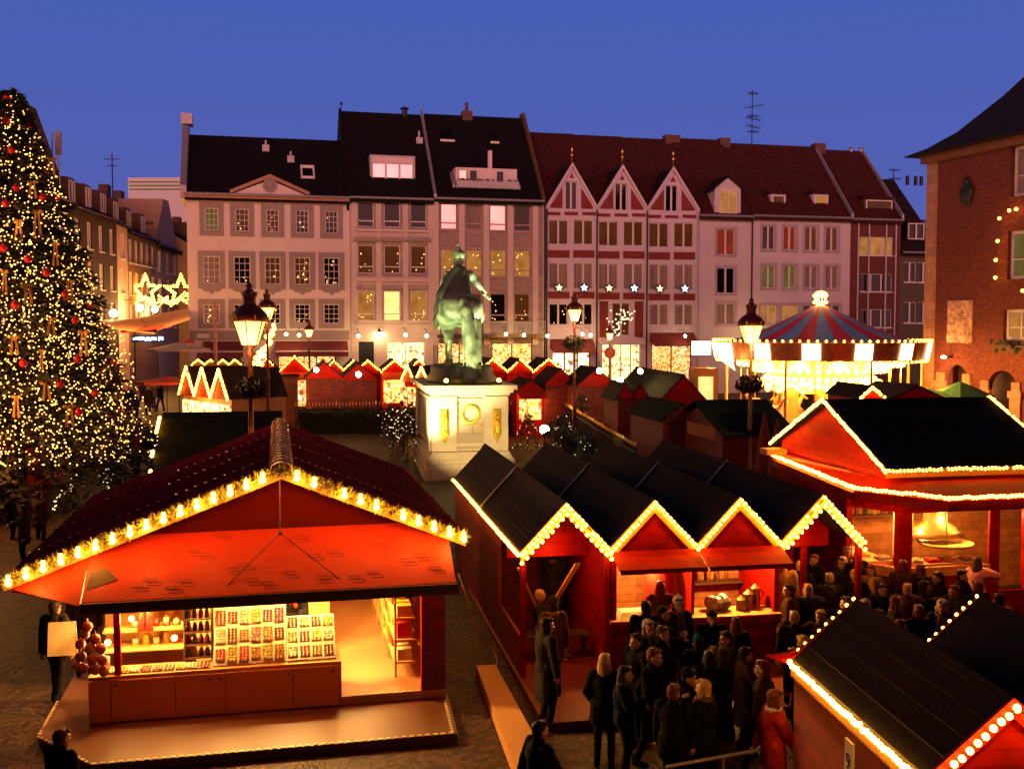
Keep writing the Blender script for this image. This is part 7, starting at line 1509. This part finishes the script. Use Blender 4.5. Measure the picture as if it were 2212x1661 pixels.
def body_mesh(pose, female, turn):
    key = ('b', pose, female, turn)
    if key in CACHE: return CACHE[key]
    arms, legs = fig(pose, female); pr = []
    hd = V((0, -.015, 1.605)); tr = Matrix.Rotation(R(turn), 3, 'Z')
    def H(x, y, z): return hd + tr @ V((x, y, z))
    pr += [('e', H(0, .012, .03), (.078, .098, .092)), ('e', H(0, -.012, -.045), (.062, .075, .07)), ('e', H(0, -.052, -.098), (.03, .03, .022)), ('c', H(0, -.088, .005), H(0, -.112, -.035), .010, .015), ('e', H(0, -.085, -.068), (.026, .018, .012)),
           ('e', H(-.076, .012, -.015), (.012, .022, .03)), ('e', H(.076, .012, -.015), (.012, .022, .03)), ('c', H(-.035, -.084, .028), H(.035, -.084, .028), .014, .014), ('e', H(-.04, -.062, -.03), (.024, .022, .022)), ('e', H(.04, -.062, -.03), (.024, .022, .022)),
           ('c', V((0, .03, 1.42)), V((0, .005, 1.55)), .056, .052), ('c', V((0, .01, 1.05)), V((0, .015, 1.33)), .11, .125), ('c', V((-.12, .015, 1.38)), V((.12, .015, 1.38)), .07, .07), ('c', V((-.06, 0, .96)), V((.06, 0, .96)), .11, .11)]
    for s, e, w in arms: pr += [('c', s, e, .048, .038), ('c', e, w, .037, .026)]
    for h, k, a in legs: pr += [('c', h, k, .082, .052), ('c', k, a, .05, .036), ('c', a + V((0, .02, -.05)), a + V((0, -.14, -.06)), .035, .03)]
    for i, (s, e, w) in enumerate(arms):
        d = (w - e).normalized(); pr.append(('c', w, w + d * .07, .026, .034))
    me = blob(pr, .013, 1, 'body'); me.materials.append(SKIN); me.materials.append(EYE); me.materials.append(LIP)
    ex = MB()
    for i, (s, e, w) in enumerate(arms):     # five unequal, bent fingers
        d = (w - e).normalized(); up = V((0, 0, 1)); side = d.cross(up).normalized() if abs(d.z) < .9 else V((0, 1, 0)); nrm = side.cross(d).normalized(); sg = (1, -1)[i]
        curl = -nrm if d.z > -.6 else V(((1, -1)[i], 0, 0))
        for k, L in enumerate((.062, .074, .068, .052)):
            b = w + d * .085 + side * (.03 - .02 * k) ; m = b + d * L * .5 + curl * L * .12; t = m + d * L * .3 + curl * L * .42; ex.tube(b, m, .0085, .008, 6); ex.tube(m, t, .008, .0062, 6); ex.ball(t, .0064, 6, 4)
        b = w + d * .03 + side * .03 ; m = b + side * .03 + d * .03 + curl * .012; t = m + d * .03 + curl * .02; ex.tube(b, m, .0105, .0095, 6); ex.tube(m, t, .0095, .007, 6); ex.ball(t, .007, 6, 4)
    ex.mi = 1
    for x in (-.03, .03): ex.ball(H(x, -.082, .008), .0095, 8, 5, (1.2, .6, .75))
    ex.mi = 2; ex.ball(H(0, -.101, -.066), .012, 8, 4, (1.6, .4, .4))
    n0 = len(me.vertices); vs = [tuple(v.co) for v in me.vertices] + ex.v; fsx = [tuple(p.vertices) for p in me.polygons] + [tuple(n0 + i for i in f) for f in ex.f]; mi = [0] * len(me.polygons) + ex.m
    r = bpy.data.meshes.new('body'); r.from_pydata(vs, [], fsx); [r.materials.append(x) for x in (SKIN, EYE, LIP)]; r.polygons.foreach_set('material_index', mi); r.polygons.foreach_set('use_smooth', [True] * len(fsx)); CACHE[key] = r; return r
def coat_mesh(pose, female, length):
    key = ('c', pose, female, length)
    if key in CACHE: return CACHE[key]
    arms, legs = fig(pose, female); b = 1.0 if not female else .92; hem = {'jacket': .84, 'mid': .68, 'long': .45}[length]
    pr = [('e', V((0, .02, 1.30)), (.185 * b, .145, .19)), ('e', V((0, .02, 1.16)), (.165 * b, .14, .2)), ('e', V((0, .015, 1.0)), (.18 * b, .15, .17)), ('c', V((-.14 * b, .02, 1.385)), V((.14 * b, .02, 1.385)), .085, .085), ('c', V((0, .025, 1.42)), V((0, .02, 1.475)), .095, .078)]
    for x in (-.07, .07): pr.append(('c', V((x, .01, 1.0)), V((x * 1.15, .01, hem + .08)), .125, .135))
    pr.append(('c', V((0, .01, 1.0)), V((0, .01, hem + .08)), .13, .14))
    for s, e, w in arms: pr += [('c', s, e, .082, .066), ('c', e, w - (w - e).normalized() * .01, .064, .05)]
    me = blob([(p[0], p[1], p[2], p[3] * 1.12, p[4] * 1.12) if p[0] == 'c' else (p[0], p[1], (p[2][0] * 1.08, p[2][1] * 1.14, p[2][2])) for p in pr], .019, 2, 'coat')
    for v in me.vertices:      # soft folds
        c = v.co; n = mnoise.noise(c * 7) * .010 + mnoise.noise(c * 18) * .005; v.co = c + v.normal * n
        if v.co.z < hem: v.co.z = hem + (v.co.z - hem) * .15
    CACHE[key] = me; return me
def trouser_mesh(pose, female):
    key = ('t', pose, female)
    if key in CACHE: return CACHE[key]
    arms, legs = fig(pose, female); pr = [('c', V((-.06, 0, .95)), V((.06, 0, .95)), .125, .125)]
    for h, k, a in legs: pr += [('c', h, k, .098, .068), ('c', k, a + V((0, .0, .0)), .066, .055)]
    me = blob(pr, .021, 2, 'trousers')
    for v in me.vertices: v.co += v.normal * mnoise.noise(v.co * 9) * .008
    CACHE[key] = me; return me
def shoe_mesh(pose, female):
    key = ('s', pose, female)
    if key in CACHE: return CACHE[key]
    arms, legs = fig(pose, female); pr = []
    for h, k, a in legs: pr += [('c', a + V((0, .03, .06)), a + V((0, .03, -.03)), .05, .05), ('c', a + V((0, .03, -.045)), a + V((0, -.15, -.055)), .048, .04)]
    CACHE[key] = blob(pr, .018, 1, 'shoes'); return CACHE[key]
def hair_mesh(style, turn):
    key = ('h', style, turn)
    if key in CACHE: return CACHE[key]
    hd = V((0, -.015, 1.605)); tr = Matrix.Rotation(R(turn), 3, 'Z'); H = lambda x, y, z: hd + tr @ V((x, y, z)); pr = []
    if style != 'bald': pr += [('e', H(0, .034, .055), (.090, .096, .088)), ('e', H(0, .06, .0), (.082, .062, .085)), ('e', H(-.03, -.045, .098), (.045, .045, .03)), ('e', H(.03, -.045, .098), (.045, .045, .03))]
    if style == 'long': pr += [('c', H(-.07, .03, 0), H(-.085, .04, -.2), .035, .03), ('c', H(.07, .03, 0), H(.085, .04, -.2), .035, .03), ('c', H(0, .075, 0), H(0, .095, -.26), .06, .065), ('c', H(-.04, .07, 0), H(-.05, .09, -.25), .05, .045), ('c', H(.04, .07, 0), H(.05, .09, -.25), .05, .045)]
    if style == 'bob': pr += [('c', H(-.074, .02, .02), H(-.08, .01, -.09), .03, .03), ('c', H(.074, .02, .02), H(.08, .01, -.09), .03, .03), ('e', H(0, .07, -.05), (.08, .05, .08))]
    if style == 'tail': pr += [('e', H(0, .12, .03), (.035, .035, .035)), ('c', H(0, .135, .02), H(0, .16, -.14), .03, .018)]
    if style == 'curly':
        rr = random.Random(3)
        for _ in range(40): a = rr.uniform(0, 6.28); z = rr.uniform(-.12, .12); q = .09; v = H(q * math.cos(a), .04 + q * abs(math.sin(a)) if z < .05 else .03 + q * math.sin(a) * .7, z); pr.append(('e', v, (.03, .03, .03)))
    me = blob(pr, .012, 0 if style == 'curly' else 1, 'hair')
    for v in me.vertices: v.co += v.normal * mnoise.noise(V((v.co.x * 60, v.co.y * 60, v.co.z * 14))) * .005
    CACHE[key] = me; return me
def hat_mesh(kind, turn):
    key = ('k', kind, turn)
    if key in CACHE: return CACHE[key]
    hd = V((0, -.015, 1.605)); tr = Matrix.Rotation(R(turn), 3, 'Z'); H = lambda x, y, z: hd + tr @ V((x, y, z))
    pr = {'knit': [('e', H(0, .018, .075), (.096, .108, .092)), ('e', H(0, .016, .066), (.1, .112, .028)), ('e', H(0, .03, .175), (.03, .03, .026))], 'beanie': [('e', H(0, .025, .07), (.095, .108, .088)), ('e', H(0, .02, .04), (.098, .11, .03))],
          'cap': [('e', H(0, .02, .075), (.096, .11, .07)), ('e', H(0, -.11, .055), (.06, .06, .012))], 'brim': [('e', H(0, .02, .09), (.09, .1, .08)), ('e', H(0, .015, .055), (.15, .16, .018))], 'hood': [('e', H(0, .04, .03), (.11, .115, .135)), ('e', H(0, .08, -.08), (.12, .09, .08))]}[kind]
    CACHE[key] = blob(pr, .013, 1, 'hat'); return CACHE[key]
def scarf_mesh():
    if 'scarf' in CACHE: return CACHE['scarf']
    pr = []
    for k in range(10): a, b = 2 * math.pi * k / 10, 2 * math.pi * (k + 1) / 10; pr.append(('c', V((.085 * math.cos(a), .015 + .085 * math.sin(a), 1.475)), V((.085 * math.cos(b), .015 + .085 * math.sin(b), 1.475)), .036, .036))
    pr += [('c', V((.03, -.1, 1.46)), V((.06, -.155, 1.2)), .035, .04), ('c', V((-.02, -.1, 1.46)), V((-.03, -.15, 1.27)), .03, .035)]
    CACHE['scarf'] = blob(pr, .016, 1, 'scarf'); return CACHE['scarf']
def recol(me, m):
    c = me.copy(); c.materials.clear(); c.materials.append(m); return c
CC = {'black': (.012, .011, .013), 'char': (.03, .027, .03), 'navy': (.015, .018, .035), 'brown': (.07, .035, .018), 'tan': (.55, .32, .12), 'white': (.75, .65, .55), 'red': (.50, .03, .02), 'green': (.05, .09, .02), 'teal': (.01, .07, .08), 'pink': (.60, .28, .24), 'grey': (.14, .12, .11), 'orange': (.6, .22, .06), 'yellow': (.8, .5, .1), 'blond': (.60, .34, .10), 'dark': (.018, .011, .008), 'auburn': (.16, .04, .015), 'silver': (.42, .36, .30), 'plaid': (.18, .08, .05)}
def cl(n): return mat('cloth_' + n, CC[n], .9, var=.25, scale=14, bump=.1, spec=.06)
def hr_(n): return mat('hair_' + n, CC[n], .6, var=.4, scale=40, spec=.2)
MUG = None
def person(words, p, face, pose='stand', fem=False, coat='black', length='mid', legs='black', hair='short', hc='dark', hat=None, hatc='black', scarf=None, h=1.0, turn=0, mug=False, group='people in the crowd', zb=0):
    global MUG
    o = thing('person', words, 'person', (p[0], p[1], zb), R(face), group); o.scale = (h, h, h)
    link('body', body_mesh(pose, fem, turn), o)
    def add(nm, me, m): key = ('r', me.name, m.name); CACHE.setdefault(key, recol(me, m)); return link(nm, CACHE[key], o)
    add('coat', coat_mesh(pose, fem, length), cl(coat)); add('trousers', trouser_mesh(pose, fem), cl(legs)); add('shoes', shoe_mesh(pose, fem), cl('black'))
    if hair != 'bald': add('hair', hair_mesh(hair if not hat or hair in ('long', 'tail', 'bob') else 'short', turn), hr_(hc))
    if hat: add('hat', hat_mesh(hat, turn), cl(hatc))
    if scarf: add('scarf', scarf_mesh(), cl(scarf))
    if mug:
        if MUG is None: MUG = (MB().lathe([(.034, 0), (.038, .01), (.04, .09), (.034, .09), (.032, .02)], n=12).mesh('cup', mat('white_mug', (.75, .65, .5), .3), True), MB().path([V((.038, 0, .02)), V((.062, 0, .03)), V((.062, 0, .07)), V((.038, 0, .08))], .006, 5).mesh('handle', mat('white_mug', (1, 1, 1))))
        arms, _ = fig(pose, fem); s, e, w = arms[0]; d = (w - e).normalized(); q = w + d * .11 + V((0, 0, -.03)); M_ = Matrix.Translation((p[0], p[1], zb)) @ Matrix.Rotation(R(face), 4, 'Z') @ Matrix.Scale(h, 4)
        mo = thing('drinking_mug', 'mug held by the ' + mug, 'mug', M_ @ q, R(face), 'mugs held in the crowd'); link('cup', MUG[0], mo); link('handle', MUG[1], mo)
    return o
# face: degrees, 0 = toward the camera (-y), 180 = away, 90 = to the right of the picture, -90 = to the left
def hp(px, py, z=1.70, zb=0): return atz(px, py, z + zb)
PEOPLE = [
 # words, px, py(head top), zb, face, kwargs
 ('big man in dark coat and pale cap, back turned, inside the shelter stall', 1198, 1184, .15, 150, dict(pose='mug', coat='char', length='mid', hat='cap', hatc='tan', scarf='plaid', h=1.06)),
 ('woman in a brimmed hat and plaid coat at the front of the shelter stall', 1194, 1293, .15, 190, dict(pose='stand', fem=True, coat='plaid', hair='bob', hc='brown', hat='brim', hatc='brown', scarf='tan')),
 ('man in a long dark coat in profile standing on the front of the deck', 1181, 1336, .0, 115, dict(pose='stand', coat='char', length='long', hair='bob', hc='dark', h=1.06)),
 ('woman with long blonde hair and black coat standing alone on the cobbles', 1306, 1414, 0, 168, dict(pose='pocket', fem=True, coat='black', hair='long', hc='blond', h=1.0)),
 ('dark haired person leaning over the second stall counter', 1427, 1256, .15, 170, dict(pose='point', fem=True, coat='brown', hair='long', hc='auburn', h=1.0)),
 ('young man with short dark hair left of the woman in the white knitted hat', 1432, 1311, .15, 75, dict(pose='mug', coat='black', h=.98)),
 ('woman in a white knitted hat holding a mug before the stall counter', 1465, 1292, .15, 10, dict(pose='mug', fem=True, coat='char', hair='long', hc='dark', hat='knit', hatc='white', scarf='grey', mug='woman in the white knitted hat')),
 ('brown haired man looking down in front of the woman in the white hat', 1431, 1354, .1, 60, dict(pose='pocket', coat='black', hair='short', hc='brown', h=.98)),
 ('man in a flat dark cap facing the camera before the third stall', 1538, 1320, .15, -5, dict(pose='mug', coat='black', hat='cap', hatc='char', mug='man in the flat dark cap')),
 ('child sized person in a teal knitted hat seen from behind', 1508, 1375, .15, 180, dict(pose='stand', coat='navy', hair='short', hat='knit', hatc='teal', h=.92)),
 ('woman with tied brown hair drinking from a mug in a brown coat', 1569, 1365, 0, -70, dict(pose='mug', fem=True, coat='brown', hair='tail', hc='brown', scarf='grey', mug='woman with tied brown hair', length='mid')),
 ('dark hooded person with red-lit chin in the middle of the crowd', 1487, 1446, 0, 70, dict(pose='pocket', coat='black', hair='short', hat='beanie', hatc='black')),
 ('broad man in a big black coat walking behind the blonde woman', 1413, 1402, 0, 60, dict(pose='walk', coat='black', length='long', hair='short', hc='auburn', h=1.05)),
 ('bald man in a dark jacket with his back turned left of the corner stall', 1716, 1322, 0, 175, dict(pose='mug', coat='char', length='jacket', hair='short', hc='blond')),
 ('fair haired man in a brown jacket facing the bald man', 1773, 1319, 0, -30, dict(pose='mug2', coat='brown', length='jacket', hc='blond')),
 ('woman in a red dress coat with a white scarf passing the corner stall', 1674, 1492, 0, 100, dict(pose='walk', fem=True, coat='red', length='mid', hair='bob', hc='auburn', scarf='white')),
 ('dark walking person right of the tied hair woman', 1648, 1428, 0, -110, dict(pose='walk', coat='brown', hair='short', hc='auburn')),
 ('dark stooping person at the bottom edge left of the blonde woman', 1166, 1560, 0, 120, dict(pose='walk', coat='black', hair='short', hc='dark', h=.98)),
 ('tall person in a yellow-lit puffy coat at the right end of the third stall', 1692, 1206, .1, 165, dict(pose='stand', coat='tan', length='mid', hair='short', hc='blond', h=1.05)),
 ('person with a yellow-lit head right beside the puffy coat', 1728, 1213, 0, 160, dict(pose='pocket', coat='black', hair='short', hc='blond')),
 ('man looking left with short hair under the fourth gable post', 1759, 1198, 0, -60, dict(pose='mug', coat='black', hc='auburn')),
 ('grey haired man in a dark coat with a green scarf seen from behind', 1792, 1239, 0, 175, dict(pose='mug', coat='char', hc='silver', scarf='green')),
 ('man facing the camera holding a mug in the middle of the right crowd', 1846, 1232, 0, -15, dict(pose='mug2', coat='black', hc='blond', scarf='char', mug='man facing the camera in the right crowd')),
 ('big bald man before the kiosk side window', 1853, 1190, .1, 20, dict(pose='pocket', coat='black', hair='bald', h=1.05)),
 ('person in a pale hat before the kiosk side wall', 1820, 1205, 0, -50, dict(pose='mug', fem=True, coat='char', hair='bob', hc='dark', hat='beanie', hatc='white')),
 ('red haired woman with a yellow-lit scarf right of the facing man', 1881, 1221, 0, -20, dict(pose='mug', fem=True, coat='grey', hair='bob', hc='auburn', scarf='yellow')),
 ('tall person in a reddish coat before the kiosk corner pillar', 1951, 1211, 0, 170, dict(pose='stand', coat='brown', hair='bob', hc='auburn', h=1.03)),
 ('dark haired person in black looking down below the kiosk window', 1997, 1256, 0, 70, dict(pose='mug2', coat='black', hc='dark', hair='bob')),
 ('curly haired woman turned left below the kiosk window', 2027, 1237, 0, -80, dict(pose='pocket', fem=True, coat='black', hair='curly', hc='dark')),
 ('brown haired person turned left before the long haired woman in pink', 2062, 1265, 0, -80, dict(pose='drink', coat='char', hair='bob', hc='auburn')),
 ('long haired woman in a pink sweater raising her hand by the kiosk', 2112, 1204, 0, 130, dict(pose='drink', fem=True, coat='pink', length='jacket', hair='long', hc='brown', h=1.03)),
 ('person with gingery hair directly in front of the woman in pink', 2112, 1257, 0, 200, dict(pose='stand', coat='black', hc='auburn', hair='bob')),
 ('person in an orange jacket with dark hair at the right edge of the crowd', 2157, 1284, 0, 180, dict(pose='mug2', coat='orange', length='jacket', hc='dark')),
 ('auburn haired woman from behind between the two corner stall roofs', 1985, 1308, 0, 180, dict(pose='stand', fem=True, coat='black', hair='bob', hc='auburn')),
 ('person with ruddy face under the lights of the fourth gable', 1757, 1146, .15, 30, dict(pose='drink', coat='brown', hc='brown')),
 ('person partly hidden behind the post of the fourth gable', 1787, 1148, .15, -40, dict(pose='pocket', coat='char', hc='auburn')),
 ('dark person with lowered head left of the tied hair woman', 1532, 1408, 0, 175, dict(pose='pocket', coat='black', hc='dark', hair='bob')),
 ('dark person in front of the second stall at the back of the group', 1395, 1300, .15, 175, dict(pose='stand', coat='black', hc='dark')),
 ('dark clothed man at the left edge under the Christmas tree', 22, 1060, 0, 110, dict(pose='stand', coat='black', hc='dark')),
 ('dark coated woman beside the man at the left edge', 50, 1092, 0, -60, dict(pose='mug', fem=True, coat='char', hair='bob', hc='dark')),
 ('man with brown hair third at the left edge below the tree', 84, 1062, 0, 160, dict(pose='stand', coat='brown', hc='brown')),
 ('person half hidden at the bottom left corner near the platform edge', 132, 1577, 0, 150, dict(pose='stand', coat='black', hc='auburn', h=.96)),
]
ex = [(1905, 1262), (1935, 1290), (1960, 1262), (1830, 1290), (1868, 1296), (1900, 1318), (1945, 1340), (1745, 1262), (1706, 1262), (2035, 1296), (2078, 1232), (1990, 1220), (1735, 1375), (1800, 1340), (1830, 1180), (1350, 1440), (1455, 1480), (1520, 1470), (1375, 1370), (1400, 1340), (1610, 1400), (1590, 1335)]
wx = ['right of the facing man, lower', 'two right of the facing man', 'before the kiosk pillar, lower', 'left below the facing man', 'just below the facing man', 'above the near corner roof ridge', 'between the corner roofs, upper', 'left of the grey haired man', 'behind the yellow-lit puffy coat', 'before the dark looking-down person', 'left of the long haired woman in pink', 'close under the kiosk front window', 'in the gap above the bald man', 'left of the corner stall ridge bulbs', 'at the kiosk side window', 'right behind the blonde woman', 'in the dark middle of the crowd, lower', 'right of the hooded person', 'left of the brown haired man', 'left of the young dark haired man', 'right of the tied hair woman, farther', 'at the end of the third counter']
for i, (a, b) in enumerate(ex):
    c = ['black', 'char', 'brown', 'navy', 'black', 'black'][i % 6]; f = i % 2 == 1; PEOPLE.append(('%s in a %s coat with %s hair, %s' % (('man', 'woman')[f], {'char': 'charcoal', 'navy': 'dark blue'}.get(c, c), ['dark', 'auburn', 'fair', 'brown', 'silver'][i % 5], wx[i]), a, b, 0, (i * 77) % 360, dict(pose=['mug2', 'stand', 'drink', 'pocket', 'mug'][i % 5], fem=f, coat=c, length=['jacket', 'mid', 'long'][i % 3], hair=['short', 'bob'][f] if i % 3 else ['short', 'long'][f], hc=['dark', 'auburn', 'blond', 'brown', 'silver'][i % 5], scarf=[None, 'plaid', None, 'grey'][i % 4], h=.96 + .02 * (i % 5))))
for wd, px_, py_, zb, face, kw in PEOPLE:
    q = hp(px_, py_, 1.72 * kw.get('h', 1.0), zb); person(wd, (q.x, q.y), face, zb=zb, **kw)
person('vendor in a yellow top standing at the kiosk door on the right', (KM @ V((4.6, .3, 0)))[:2], 20, 'stand', True, 'yellow', 'jacket', 'green', 'short', 'dark', zb=.15)
person('vendor in black and red behind the sweets slopes of the front stall', fs(3.25, 1.7, 0)[:2], 20, 'point', True, 'black', 'jacket', 'black', 'long', 'dark', scarf='red', zb=.3)
# the two visitors half hidden by the front stall's flap
person('visitor in black with a big pale shopping bag left of the front stall', (-7.98, 18.35), 165, 'bag', False, 'black', 'jacket', 'black', 'short', 'dark', zb=0, h=1.05)
person('second dark visitor beside the ornament balls under the stall roof', atz(184, 1458, .15)[:2], 200, 'stand', False, 'black', 'mid', 'black', 'short', 'dark', zb=.15, h=1.03)
o = thing('shopping_bag', 'large pale shopping bag carried by the visitor at the stall', 'bag', (-7.72, 18.02, 1.42), .2)
b_ = MB(); b_.hexa([(-.24, -.05, -.45), (.24, -.05, -.45), (.24, .07, -.45), (-.24, .07, -.45), (-.22, -.02, .12), (.22, -.02, .12), (.22, .03, .12), (-.22, .03, .12)]); b_.build('bag_body', mat('pale_bag', (.80, .55, .30), .6, var=.1), o); MB().path([V((-.1, 0, .12)), V((-.06, 0, .26)), V((.06, 0, .26)), V((.1, 0, .12))], .008).build('bag_handle', M_WOODD, o)
# seated person in the shelter
def seated():
    p = ms(.62, 1.15, .15); o = thing('person', 'fair haired person in a striped dark jacket sitting on the shelter bench at left', 'person', p, MY + R(60), 'people in the crowd')
    pr = [('e', V((0, .0, 1.20)), (.08, .1, .115)), ('e', V((0, -.08, 1.17)), (.02, .03, .02)), ('c', V((0, .03, 1.0)), V((0, .01, 1.12)), .055, .05), ('c', V((0, .04, .62)), V((0, .03, .95)), .12, .13)]
    L = []
    for s in (-1, 1):
        L += [('c', V((s * .1, .02, .55)), V((s * .12, -.42, .56)), .085, .06), ('c', V((s * .12, -.42, .56)), V((s * .12, -.4, .12)), .055, .04)]
        pr += [('c', V((s * .18, .03, .98)), V((s * .24, -.08, .74)), .05, .04), ('c', V((s * .24, -.08, .74)), V((s * .12, -.3, .66)), .036, .028), ('c', V((s * .12, -.3, .66)), V((s * .08, -.38, .65)), .03, .02), ('c', V((s * .12, -.38, .06)), V((s * .12, -.54, .04)), .04, .035)]
    m = blob(pr + L, .014, 1, 'body'); m.materials.append(SKIN); link('body', m, o)
    ct = [('e', V((0, .03, .85)), (.18, .15, .25)), ('c', V((-.13, .03, .97)), V((.13, .03, .97)), .085, .085), ('e', V((0, .02, .6)), (.17, .16, .12))]
    for s in (-1, 1): ct += [('c', V((s * .18, .03, .98)), V((s * .24, -.08, .74)), .08, .065), ('c', V((s * .24, -.08, .74)), V((s * .13, -.28, .67)), .062, .05)]
    m = blob(ct, .019, 1, 'jacket'); m.materials.append(cl('char')); link('coat', m, o)
    tr = []
    for s in (-1, 1): tr += [('c', V((s * .1, .02, .55)), V((s * .12, -.42, .56)), .1, .078), ('c', V((s * .12, -.42, .56)), V((s * .12, -.4, .14)), .07, .06)]
    m = blob(tr, .02, 1, 'trousers'); m.materials.append(cl('grey')); link('trousers', m, o)
    m = blob([('e', V((0, .03, 1.245)), (.088, .098, .09)), ('e', V((0, .06, 1.19)), (.08, .06, .08))], .013, 1, 'hair'); m.materials.append(hr_('blond')); link('hair', m, o)
seated()
# far people on the square and in the side street (a few pixels each)
far = [(248, 762, 62, 'white'), (262, 770, 60, 'red'), (278, 764, 66, 'black'), (292, 775, 62, 'navy'), (306, 760, 70, 'char'), (318, 768, 66, 'brown'), (331, 764, 70, 'grey'), (345, 770, 68, 'black'), (262, 800, 52, 'black'), (280, 812, 50, 'navy'), (300, 820, 48, 'black'), (318, 838, 46, 'teal'), (332, 850, 45, 'black'), (350, 846, 46, 'brown'), (366, 838, 48, 'char'), (292, 850, 44, 'red'), (308, 865, 43, 'black'), (240, 778, 58, 'tan'), (1560, 800, 50, 'char'), (1545, 815, 48, 'navy'), (1535, 795, 54, 'black')]
cols = {'white': 'white', 'red': 'red', 'black': 'black', 'navy': 'dark blue', 'char': 'charcoal', 'brown': 'brown', 'grey': 'grey', 'teal': 'teal', 'tan': 'tan'}
wh = ['farthest left behind the tree', 'second behind the tree edge', 'under the red canvas strip', 'below the neon sign', 'under the tan awning, left', 'under the tan awning, middle', 'near the street corner', 'by the pale parasol', 'beside the tree halfway down', 'right of the tree, upper pair', 'right of the tree, middle', 'before the red parasol, left', 'before the red parasol, lower', 'before the red parasol, middle', 'before the red parasol, right', 'right of the tree lights, low', 'lowest of the far crowd', 'in the tree shadow by the wall', 'left of the carousel booth', 'left of the carousel, nearest', 'left of the carousel, farthest']
for i, (px_, py_, Y, c) in enumerate(far):
    P = aty(px_, py_, Y); person('far walker in %s %s' % (cols[c], wh[i]), (P.x, Y), rnd.uniform(0, 360), ['stand', 'walk', 'pocket'][i % 3], False, c, ['mid', 'jacket', 'long'][i % 3], 'black', 'short', ['dark', 'brown', 'blond'][i % 3], group='far walkers', zb=gz(Y))
